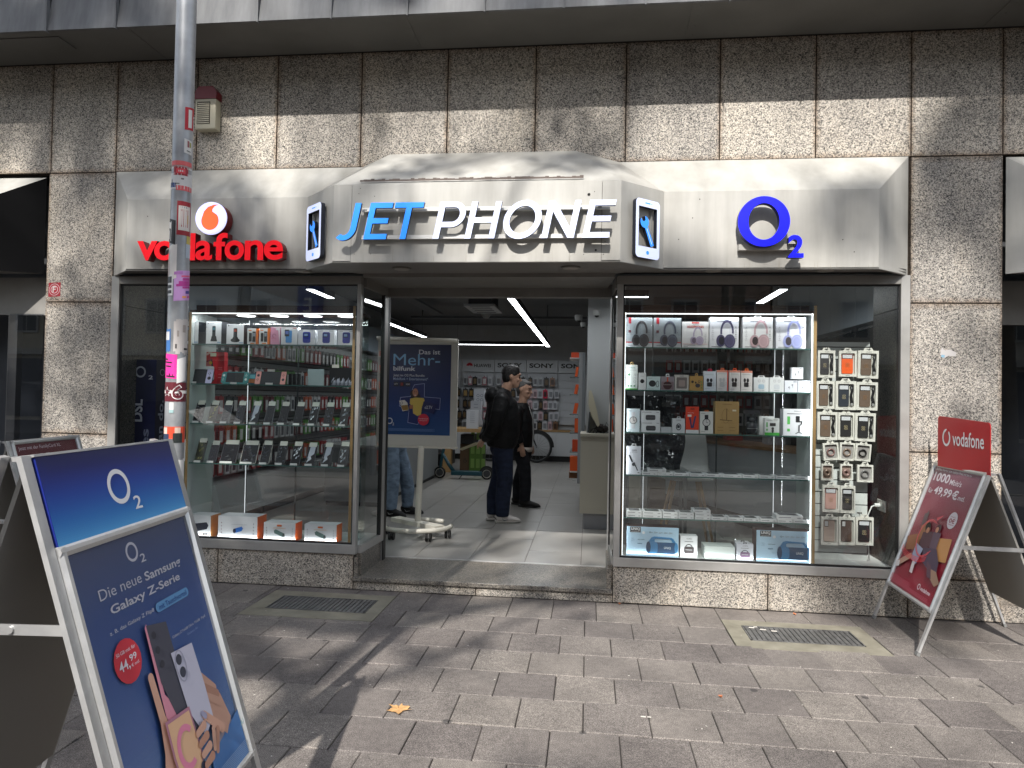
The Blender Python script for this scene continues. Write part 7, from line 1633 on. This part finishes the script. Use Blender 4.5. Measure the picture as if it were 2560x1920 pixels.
m = MB(); b.loft(m, [(.162, -.035, .82), (.170, -.035, 1.0), (.162, -.035, 1.2), (.10, -.035, 1.38)], .006, 6); m.build('zip', flat((170, 170, 168), .4), t)
m = MB(); b.loft(m, [(.0, 0, .77), (.01, 0, .83)], [(.14, .18), (.148, .19)], 16); m.build('shirt_hem', flat((206, 196, 188), .8), t, True)
m = MB(); b.loft(m, [(0, 0, .88), (0, 0, .80), (0, 0, .74)], [(.13, .165), (.135, .17), (.11, .16)], 16); legs(b, m, .86, feet, (.102, .082, .070)); 
remesh(m.build('jeans', fold_mat('black_jeans', (.012, .013, .017), 11, .9), t), .013, 4)
shoe(b, t, feet[0], (22, 21, 22), (18, 18, 18), 0); shoe(b, t, feet[1], (22, 21, 22), (18, 18, 18), .1)
m = MB(); b.ell(m, P(-.020, 0, .172), (.108, .086, .092)); b.ell(m, P(-.055, 0, .115), (.060, .076, .075)); b.ell(m, P(.045, 0, .215), (.046, .060, .028)); remesh(m.build('hair', fold_mat('grey_hair', (.085, .082, .080), 60, .8, .7), t), .009, 3); face_bits(b, t, P, 1.04, (70, 64, 60))

# person behind the poster stand
t = thing('person', 'person in light blue jeans and black trainers, upper body hidden behind the poster', 'person', (-2.35, 2.85, FZ), 'people standing in the shop')
b = Body((-2.40, 2.88, FZ), R(-18)); body = MB(); P = head(b, body, 1.56, 1.0, 0, 0)
b.loft(body, [(-.01, 0, 1.42), (.0, 0, 1.52), (.01, 0, 1.6)], [.062, .056, .056]); b.loft(body, [(0, 0, .9), (0, 0, 1.08), (0, 0, 1.3), (0, 0, 1.44)], [(.11, .15), (.12, .15), (.11, .16), (.08, .10)])
feet = [(.06, -.10), (.12, .17)]
legs(b, body, .92, feet, (.078, .055, .042)); 
for y in (-1, 1): b.loft(body, [(-.01, y * .15, 1.41), (-.01, y * .21, 1.38), (.03, y * .22, 1.12), (.22, y * .12, 1.15)], [.05, .046, .040, .028]); hand(b, body, (.24, y * .11, 1.16), (1, -y * .4, .1), (0, 0, 1), -y, .95, .4)
remesh(body.build('body', SKIN, t), .0075, 3)
m = MB(); b.loft(m, [(0, 0, .92), (.0, 0, 1.1), (.0, 0, 1.3), (-.01, 0, 1.42), (-.01, 0, 1.5)], [(.14, .18), (.14, .18), (.13, .19), (.10, .16), (.07, .08)], 16)
for y in (-1, 1): b.loft(m, [(-.01, y * .14, 1.42), (-.01, y * .21, 1.38), (.03, y * .235, 1.14), (.20, y * .13, 1.15)], [.07, .072, .056, .045], 14)
remesh(m.build('shirt', flat((24, 26, 34), .8), t), .013, 5)
m = MB(); b.loft(m, [(0, 0, .95), (0, 0, .86), (0, 0, .80)], [(.125, .16), (.13, .165), (.11, .16)], 16); legs(b, m, .92, feet, (.100, .086, .068)); 
remesh(m.build('jeans', fold_mat('light_jeans', (.16, .22, .30), 10, 1.0), t), .012, 3)
for f, a_ in zip(feet, (-.05, .15)): shoe(b, t, f, (18, 18, 20), (14, 14, 14), a_, mark=(150, 150, 150))
m = MB(); b.ell(m, P(-.018, 0, .170), (.112, .088, .098)); b.ell(m, P(-.052, 0, .115), (.064, .078, .085)); remesh(m.build('hair', flat((24, 20, 18), .7), t), .01, 3); face_bits(b, t, P)
# ================================================================ more of the shop room seen through the windows
rr = random.Random(11)
# left wall: slatted wall with coloured packages, light boxes above
lw = thing('wall_shelving', 'long slatted shop wall full of hanging packages behind the left window', 'shelving', (-4.2, 5, FZ))
bx('slat_board', -4.30, -4.22, 1.0, 9.8, .62, 2.36, flat((150, 152, 152), .5), lw)
for k in range(9): bx('groove', -4.219, -4.214, 1.0, 9.8, .72 + .18 * k, .735 + .18 * k, flat((70, 72, 72), .6), lw)
for k in range(8): bx('light_box', -4.30, -4.05, 1.0 + 1.1 * k, 2.09 + 1.1 * k, 2.40, 2.86, flat((168, 182, 196), .4), lw)
bx('base_cabinet', -4.30, -3.95, 1.0, 9.8, FZ + .10, .60, flat((176, 178, 178), .5), lw); bx('kick', -4.28, -4.0, 1.0, 9.8, FZ, FZ + .099, BLACK, lw)
PC = {'red': (150, 30, 34), 'green': (74, 140, 44), 'white': (196, 198, 200), 'black': (26, 26, 30), 'orange': (190, 84, 40), 'dark red': (96, 22, 30)}
pm = {}
def side_pack(col, y, z, x=-4.2, n=6, dep=.032):
    if col not in pm:
        m = MB(); m.box(0, .010, -.05, .05, -.19, 0, 0); m.box(-.001, 0, -.03, .03, -.16, -.05, 1); m.box(.0101, .0108, -.032, .032, -.165, -.04, 1); m.box(.003, .007, -.012, .012, 0, .02, 0)
        pm[col] = m.mesh('hanging_package', [flat(PC[col], .4), flat((196, 196, 196) if col != 'white' else (50, 54, 64), .4)])
    o = bpy.data.objects.new('hanging_package', pm[col]); COL.objects.link(o); o.location = (x, y, z); return o
runs = [('black', 1.0, 2.6), ('red', 2.6, 4.4), ('green', 4.4, 5.0), ('white', 5.0, 6.2), ('orange', 6.2, 7.4), ('dark red', 7.4, 9.4)]
RN = ('top', 'second', 'third', 'fourth', 'fifth')
DEEP = {k: MB() for k in PC}
for r_ in range(5):
    z = 2.22 - .335 * r_
    seq = ['black', 'green', 'red', 'orange', 'white', 'red', 'black', 'dark red', 'green', 'white']; rr.shuffle(seq)
    y = 1.1; k = 0
    while y < 8.4:
        col = seq[k % 10]; k += 1
        for q in range(2):
            o = side_pack(col, y + .055, z - .004 * rr.random(), -3.99 + .01 * rr.random())
            tag(o, '%s package hanging in the %s row of the left shop wall' % (col, RN[r_]), 'package', '%s packages in the %s row of the left shop wall' % (col, RN[r_]))
            for dx in (0, .04, .08, .12, .16): DEEP[col].box(-4.19 + dx, -4.18 + dx, y + .005, y + .105, z - .19, z)
            y += .15
    m = MB()
    for kk in range(34): m.loft([(-4.215, 1.16 + .25 * kk, z + .012), (-3.97, 1.16 + .25 * kk, z + .016)], .004, 4)
    m.build('hook_row', flat((120, 120, 120), .3, .7), lw)['kind'] = 'stuff'
for k, mb_ in DEEP.items(): o = mb_.build('packages_behind', flat(PC[k], .4)); tag(o, '%s packages hanging deeper on the hooks of the left wall' % k, 'packages', kind='stuff')
# long counter seen through the left window
t = thing('low_counter', 'long low grey counter behind the left display case', 'counter', (-2.9, 4.5, FZ)); CT = flat((120, 124, 126), .5)
bx('body', -3.5, -2.75, 3.4, 7.0, FZ + .06, .88, CT, t); bx('top', -3.52, -2.73, 3.38, 7.02, .882, .92, flat((150, 152, 152), .5), t); bx('kick', -3.48, -2.77, 3.42, 6.98, FZ, FZ + .059, BLACK, t)

# right side: service counter, stool, wrapped panel, wall cabinets, package wall
t = thing('service_counter', 'long white counter with wooden top behind the right display case', 'counter', (1.8, 4, FZ))
WC = flat((186, 190, 192), .45)
m = MB(); A0 = Vector((1.02, 4.9, 0)); A1 = Vector((2.35, 1.9, 0)); dd = (A1 - A0); nn = Vector((dd.y, -dd.x, 0)).normalized() * -.6
m.obox((A0.x, A0.y, FZ + .14), dd, nn, (0, 0, .80)); m.build('body', WC, t)
m = MB(); m.obox((A0.x - .02, A0.y, FZ + .942), dd, nn, (0, 0, .035)); m.build('top', flat((150, 120, 92), .4), t)
m = MB(); m.obox((A0.x + .03, A0.y + .02, FZ), dd * .98, nn * .9, (0, 0, .139)); m.build('kick', flat((40, 40, 42)), t)
for f in (.15, .4, .65): p_ = A0 + dd * f + nn * .5; o = bx('paper_stack', p_.x, p_.x + .2, p_.y, p_.y + .28, FZ + .979, FZ + 1.06, flat((170, 60, 56) if f == .4 else (160, 162, 166), .6)); tag(o, {.15: 'grey paper stack at the far end of the service counter', .4: 'red stack of folders on the service counter', .65: 'grey paper stack at the near end of the service counter'}[f], 'paper stack')
# chair with a white shell
t = thing('shell_chair', 'white shell chair behind the right display case', 'chair', (.95, 1.6, FZ))
m = MB()
CW = flat((196, 196, 192), .4)
m.loft([(1.0, 1.95, 1.36), (1.0, 1.92, 1.12), (1.0, 1.86, .92), (1.0, 1.70, .82), (1.0, 1.45, .82)], [(.02, .22), (.022, .25), (.024, .26), (.024, .27), (.02, .24)], 16, ref=(0, 0, 1)); m.build('shell', CW, t, True)
for sx in (-1, 1):
    for sy in (-1, 1): m = MB(); m.loft([(1.0 + .12 * sx, 1.68 + .1 * sy, .80), (1.0 + .26 * sx, 1.68 + .22 * sy, FZ)], [.018, .012], 8); m.build('leg', flat((176, 140, 96), .6), t)
# big plastic wrapped panel leaning
PLW = fold_mat('plastic_wrap', (.03, .032, .036), 7, 1.0, .12); PLW.node_tree.nodes['Principled BSDF'].inputs['Specular IOR Level'].default_value = 1.0
t = MB(); nn_ = 14
for i in range(nn_):
    for j in range(nn_):
        def Q(a, b_): return (.36 + .56 * a + .03 * math.sin(9 * b_ + 4 * a), 1.25 + .25 * b_ * 1.0 + .035 * math.sin(13 * a + 5 * b_) + .02 * math.sin(23 * b_ - 7 * a), .98 + .66 * b_ - .12 * a * (1 - b_))
        t.poly([Q(i / nn_, j / nn_), Q((i + 1) / nn_, j / nn_), Q((i + 1) / nn_, (j + 1) / nn_), Q(i / nn_, (j + 1) / nn_)])
o = t.build('wrapped_panel', PLW, None, True); tag(o, 'dark panel wrapped in shiny crumpled plastic behind the middle shelves', 'wrapped panel')
t = thing('desk_easel', 'light table carrying the plastic wrapped panel', 'table', (.6, 1.4, FZ)); bx('tabletop', .34, .96, 1.18, 1.60, .90, .93, flat((150, 152, 150), .5), t)
for x in (.37, .92):
    for y in (1.22, 1.56): bx('leg', x, x + .03, y, y + .03, FZ, .899, flat((110, 112, 112), .4), t)
bx('brown_carton', .78, .98, 3.3, 3.6, FZ, .60, flat((92, 70, 44), .7)); tag(bpy.data.objects['brown_carton'], 'brown carton on the floor behind the right display case', 'box')
o = bx('room_divider', .42, .47, 3.05, 4.6, FZ, 3.34, flat((110, 113, 114), .7)); o['kind'] = 'structure'
wc = thing('wall_cabinets', 'row of white light box panels high at the right of the shop', 'cabinets', (4.2, 5, 2.2))
for k in range(6): bx('panel', 2.95, 3.3, .95 + .80 * k, 1.74 + .80 * k, 2.47, 3.30, flat((226, 236, 246), .4), wc)
for k in range(5): bx('rail', 2.93, 2.94, 1.0 + .8 * k, 1.6 + .8 * k, 2.40, 2.42, flat((150, 152, 154), .3, .6), wc)
bx('wall_board', 3.2, 3.3, .95, 5.8, FZ, 2.46, flat((40, 42, 44), .7), wc)
t = thing('dark_shelf_wall', 'dark slatted wall with hanging packages behind the right window', 'shelving', (2, 5.6, FZ))
bx('board', 1.05, 4.4, 5.95, 6.05, FZ, 3.3, flat((110, 114, 116), .7), t)
for r_ in range(4):
    for k in range(12):
        col = ['red', 'white', 'white', 'dark red', 'red', 'black'][(k // 2 + r_) % 6]; key = ('f', col)
        if key not in pm:
            m = MB(); m.box(-.055, .055, 0, .02, -.2, 0, 0); m.box(-.03, .03, -.002, 0, -.16, -.05, 1); pm[key] = m.mesh('hanging_package', [flat(PC[col], .4), flat((190, 190, 190) if col != 'white' else (60, 64, 74), .4)])
        o = bpy.data.objects.new('hanging_package', pm[key]); COL.objects.link(o); o.location = (1.3 + .14 * k, 5.88 - .04 * rr.random(), 2.25 - .28 * r_)
        tag(o, '%s package in the %s row behind the right display case' % (col, RN[r_]), 'package', '%s packages in the %s row behind the right display case' % (col, RN[r_]))

# ================================================================ neighbouring shop fronts
n1 = thing('neighbour_shopfront', 'dark sloping awning sign and grey framed window of the shop at the left edge', 'shop front', (-5.3, 0, 0))
m = MB(); m.poly([(-4.735, -.01, 3.44), (-4.735, -.01, 2.60), (-5.15, -.34, 2.58), (-5.15, -.34, 3.12)]); m.poly([(-5.15, -.34, 2.58), (-8.2, -.34, 2.58), (-8.2, -.34, 3.12), (-5.15, -.34, 3.12)]); m.build('awning_panel', flat((10, 10, 11), .9, 0, 0, .1), n1)
m = MB(); m.poly([(-4.735, -.01, 3.44), (-5.15, -.34, 3.12), (-8.2, -.34, 3.12), (-8.2, -.01, 3.46)]); m.build('awning_top', FASC, n1)
m = MB(); m.poly([(-4.74, -.01, 2.60), (-8.2, -.01, 2.60), (-8.2, -.34, 2.58), (-5.15, -.34, 2.58)]); m.build('awning_underside', FRAMED, n1)
bx('header_rail', -8.2, -4.735, .10, .16, 2.25, 2.585, FRAMED, n1); bx('frame', -5.16, -5.07, .10, .16, .30, 2.249, FRAMED, n1); bx('sill', -8.2, -4.735, -.012, .06, 0, .30, GRANP, n1)  # header and frame in darker metal, standing in for the awning's shade
def back_room(x0, x1, par):
    bx('room_back', x0, x1, 1.4, 1.45, .3, 2.5, flat((70, 74, 86), .8), par); bx('room_floor', x0, x1, .1, 1.4, .28, .30, flat((80, 80, 84), .8), par)
back_room(-8.2, -4.735, n1)
m = MB(); m.poly([(-5.07, .01, .3), (-4.738, .01, .3), (-4.738, .01, 2.25), (-5.07, .01, 2.25)]); m.poly([(-8.2, .01, .3), (-5.16, .01, .3), (-5.16, .01, 2.25), (-8.2, .01, 2.25)]); m.build('window_pane', glassm('neighbour_glass', (.4, .42, .46), 2.2), n1)
n2 = thing('neighbour_shopfront', 'cream fascia and dark window of the shop at the right edge', 'shop front', (3.6, 0, 0))
m = MB(); m.poly([(3.07, -.01, 2.585), (3.36, -.27, 2.585), (3.36, -.27, 3.14), (3.07, -.01, 3.46)]); m.build('side_panel', FASC, n2); m = MB(); m.poly([(3.36, -.27, 2.585), (7, -.27, 2.585), (7, -.27, 3.14), (3.36, -.27, 3.14)]); m.build('front_panel', FASC, n2); m = MB(); m.poly([(3.07, -.01, 3.46), (3.36, -.27, 3.14), (7, -.27, 3.14), (7, -.01, 3.46)]); m.build('sloping_top', FASC, n2)
m = MB(); m.poly([(3.07, -.01, 2.585), (7, -.01, 2.585), (7, -.27, 2.585), (3.36, -.27, 2.585)]); m.build('underside', FRAMED, n2)
bx('header_rail', 3.065, 7, .30, .36, 2.24, 2.585, FRAMED, n2); bx('sill', 3.065, 7, .28, .36, .12, .40, CONC, n2); bx('step', 3.066, 7, .02, .28, 0, .12, GRANP, n2); back_room(3.1, 7, n2)
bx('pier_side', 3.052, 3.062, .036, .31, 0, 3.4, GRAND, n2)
m = MB(); m.poly([(3.066, .33, .40), (7, .33, .40), (7, .33, 2.24), (3.066, .33, 2.24)]); m.build('window_pane', glassm('neighbour_glass', (.22, .23, .25), 1.6), n2)

# ================================================================ across the street
def house(x0, x1, h, col, lab, y=-26.0, nx=6, shop=(60, 60, 62)):
    t = thing('town_house', lab, 'building', ((x0 + x1) / 2, y, 0), 'town houses across the street')
    Wm = worn('render_' + str(x0), tuple(c * .85 for c in lin(col)), tuple(min(1, c * 1.08) for c in lin(col)), .8, .85, 0, .05)
    bx('wall', x0, x1, y - 8, y, 0, h, Wm, t); bx('roof', x0, x1, y - 8, y + .4, h + .001, h + .35, flat((92, 60, 50), .8), t)
    bx('shop_band', x0 + .4, x1 - .4, y + .001, y + .12, .2, 3.1, flat(shop, .4), t); bx('cornice', x0, x1, y + .001, y + .35, 3.3, 3.6, flat((190, 186, 176), .7), t)
    fm = MB(); fm.box(-.62, .62, 0, .10, 0, 1.75); fme = fm.mesh('window', flat((186, 184, 178), .6)); gm = MB()
    for a in (-.52, .03): gm.box(a, a + .49, .101, .108, .10, 1.65)
    gme = gm.mesh('pane', flat((44, 52, 62), .12))
    fl = int((h - 3.8) / 3.1)
    for f in range(fl):
        for k in range(nx):
            xx = x0 + (x1 - x0) * (k + .5) / nx; zz = 4.4 + 3.1 * f
            o = bpy.data.objects.new('window', fme); COL.objects.link(o); o.parent = t; o.matrix_parent_inverse = PINV[t.name]; o.location = (xx, y, zz)
            g2 = bpy.data.objects.new('pane', gme); COL.objects.link(g2); g2.parent = o
    return t
house(-34, -20, 13.5, (206, 196, 176), 'beige town house at the left end across the street', nx=6)
house(-19.9, -7, 14.5, (222, 218, 208), 'white town house with the hotel sign across the street', nx=5)
house(-6.9, 8, 12.5, (176, 150, 132), 'brick coloured town house opposite the shop', nx=6)
house(8.1, 22, 14.0, (210, 204, 190), 'cream town house at the right across the street', nx=6)
house(22.1, 36, 12.0, (160, 130, 112), 'brown town house at the far right across the street', nx=6)
t = thing('hotel_sign', 'tall blue vertical HOTEL sign on the house across the street', 'sign', (-13.2, -25.5, 6))
bx('box', -13.7, -12.7, -25.98, -25.3, 4.2, 9.2, flat((24, 66, 150), .4), t)
q = Print((-12.8, -25.295, 4.3), (-.8, 0, 0), (0, 0, 4.8), (0, 1, 0), .004)
for k, c_ in enumerate('HOTEL'): q.text(c_, .25, .80 - .19 * k, .75, .94 - .19 * k, (220, 222, 226), .01)
q.build('lettering', t)
# parked cars by the kerb, seen in the window reflections
def car(x, col, lab, y=-9.0):
    t = thing('parked_car', lab, 'car', (x, y, -.12), 'cars parked along the kerb'); PT_ = flat(col, .25, .2)
    prof = [(-2.1, .28), (-2.15, .62), (-2.0, .86), (-1.25, .95), (-.62, 1.42), (.75, 1.46), (1.45, 1.02), (2.05, .90), (2.15, .55), (2.1, .28)]
    m = MB(); m.prism([prof], (x, y - .82, -.12), (1, 0, 0), (0, 0, 1), (0, 1, 0), 1.64); m.build('body', PT_, t, bevel=.06)
    gp = [(-1.05, .98), (-.55, 1.36), (.70, 1.40), (1.22, 1.03)]
    for yy, d in ((y - .822, -.008), (y + .822, .008)): m = MB(); m.prism([gp], (x, yy, -.12), (1, 0, 0), (0, 0, 1), (0, 1 if d > 0 else -1, 0), .006); m.build('side_window', flat((20, 24, 28), .1), t)
    for dx in (-1.35, 1.35):
        for yy in (y - .80, y + .80):
            m = MB(); m.loft([(x + dx, yy - .10, .20), (x + dx, yy + .10, .20)], .32, 20); w_ = m.build('wheel', RUBBER, t); m = MB(); m.loft([(x + dx, yy - .105, .20), (x + dx, yy + .105, .20)], .19, 14); r_ = m.build('rim', SILVER, w_); r_.matrix_parent_inverse = Matrix.Identity(4)
    for yy in (y - .6, y + .6): bx('headlight', x + 2.08, x + 2.16, yy - .15, yy + .15, .50, .62, flat((220, 220, 220), .1), t); bx('tail_light', x - 2.17, x - 2.09, yy - .15, yy + .15, .55, .70, flat((150, 20, 20), .2), t)
car(-9.5, (30, 34, 44), 'dark blue car parked by the kerb to the left of the camera'); car(-2.6, (120, 124, 128), 'silver car parked by the kerb behind the camera', -9.1); car(5.2, (40, 12, 14), 'dark red car parked by the kerb behind the camera')

# ================================================================ plane trees along the kerb
def leafmat():
    m = bpy.data.materials.new('foliage'); n, l, b_ = nodes(m); p = pos(n); a = noise(n, l, p, 1.5, 3)
    c = ramp(n, l, a.outputs[0], [(.3, (.045, .065, .018)), (.55, (.085, .10, .030)), (.75, (.14, .13, .045))])
    l.new(c.outputs[0], b_.inputs['Base Color']); b_.inputs['Roughness'].default_value = .6
    b_.inputs['Transmission Weight'].default_value = 0
    return m
LEAF = leafmat(); BARK = worn('bark', (.12, .10, .08), (.26, .23, .18), 3, .9, 0, .5)
def tree(x, y, h, seed, lab, cl, rad=.30, per=26, ls=.075):
    r = random.Random(seed); t = thing('plane_tree', lab, 'tree', (x, y, 0), 'plane trees along the kerb')
    m = MB(); m.loft([(x, y, -.1), (x + .02, y, 1.5), (x - .05, y, 3.5), (x + .05, y, 5.2), (x, y, 7.5), (x, y, h)], [.24, .19, .17, .15, .10, .03], 12); m.build('trunk', BARK, t, True)
    cr = MB(); br = MB()
    for (cx_, cy_, cz_, R_) in cl:
        st_ = Vector((x, y, min(cz_ - .8, h - 1))); e = Vector((cx_, cy_, cz_)); mid = (st_ + e) / 2 + Vector((0, 0, -.15)); br.loft([st_, mid, e], [.06, .035, .012], 6)
        for _ in range(int(per * R_ / .3)):
            a = Vector((r.gauss(0, 1), r.gauss(0, 1), r.gauss(0, .7))).normalized() * R_ * r.random() ** .4; p = e + a
            u = Vector((r.gauss(0, 1), r.gauss(0, 1), r.gauss(0, .5))).normalized(); v = u.cross(Vector((r.gauss(0, 1), r.gauss(0, 1), r.gauss(0, 1)))).normalized(); s = ls * r.uniform(.7, 1.3)
            cr.poly([p - u * s, p - v * s * .8, p + u * s, p + v * s * .8])
    br.build('branches', BARK, t, True)['kind'] = 'stuff'; o = cr.build('crown', LEAF, t); o['kind'] = 'stuff'; return t
SUNNY = [(-.5, 1.6, .75), (-1.2, 1.3, .45), (.0, 1.1, .5), (-1.12, -.3, .38), (-1.3, -1.0, .32), (-1.4, -2.1, .40), (-1.75, -2.7, .45), (1.5, -.8, .45), (2.3, -1.3, .45), (.2, -.5, .25), (-.2, -1.2, .22),
         (-.3, -2.3, .3), (.9, -2.2, .28), (-2.9, -.7, .45), (-3.2, 3.0, .35), (-1.6, 2.95, .45), (-.5, 2.7, .30), (.05, 3.0, .4), (.95, 2.8, .35), (1.6, 2.75, .35), (2.75, 1.2, .35), (2.85, 3.0, .35), (-4.4, 1.3, .3), (-4.3, 3.1, .25), (-2.3, 3.95, .25), (.9, 4.1, .25), (.8, -.1, .2), (-2.5, -1.3, .3), (3.0, .4, .3), (-2.4, .9, .3), (1.9, 1.7, .3), (-2.4, 4.15, .28), (-1.6, 4.15, .22), (-.3, 4.15, .22), (2.0, 4.15, .28), (.3, -1.7, .28), (1.35, -2.0, .32), (2.5, -.5, .3)]  # spots kept sunlit by shaping the unseen crowns around them
def crown_clusters(seed, cx_, cy_, cz_, rx, ry, rz, n, R0=.28, R1=.6, keep=.55):
    """clumps of leaves filling an ellipsoid, left open where a clump would shade a SUNNY spot"""
    r = random.Random(seed); out = []; k = 0
    while len(out) < n and k < 9000:
        k += 1; p = (r.uniform(-1, 1), r.uniform(-1, 1), r.uniform(-1, 1))
        if p[0] ** 2 + p[1] ** 2 + p[2] ** 2 >= 1: continue
        c = Vector((cx_ + rx * p[0], cy_ + ry * p[1], cz_ + rz * p[2])); R_ = r.uniform(R0, R1); h = c + SUN * (c.z / -SUN.z)
        if any(math.hypot(h.x - x, h.y - y) < q + R_ * keep for x, y, q in SUNNY): continue
        out.append((c.x, c.y, c.z, R_))
    return out
tree(-2.6, -11.4, 12.6, 1, 'plane tree behind the camera, left of the middle', crown_clusters(21, -2.8, -10.8, 10.4, 3.9, 2.6, 2.8, 30))
tree(3.6, -11.6, 12.8, 2, 'plane tree behind the camera to the right', crown_clusters(22, 3.4, -11.0, 10.6, 3.7, 2.6, 2.8, 28))
tree(-9.0, -11.5, 12.2, 3, 'plane tree further left along the kerb', crown_clusters(23, -9.0, -11.0, 9.6, 3.4, 2.6, 3.4, 90))
tree(10.0, -11.5, 12.2, 4, 'plane tree further right along the kerb', crown_clusters(24, 10.0, -11.2, 9.8, 3.4, 2.6, 3.0, 70))
tree(-4.5, -20.5, 21.5, 5, 'tall plane tree on the far pavement, left one', crown_clusters(31, -4.8, -20.0, 18.4, 5.2, 3.2, 5.0, 135, .35, .75), per=34, ls=.12)
tree(5.0, -20.8, 21.5, 6, 'tall plane tree on the far pavement, right one', crown_clusters(32, 4.6, -20.3, 18.4, 5.2, 3.2, 5.0, 135, .35, .75), per=34, ls=.12)
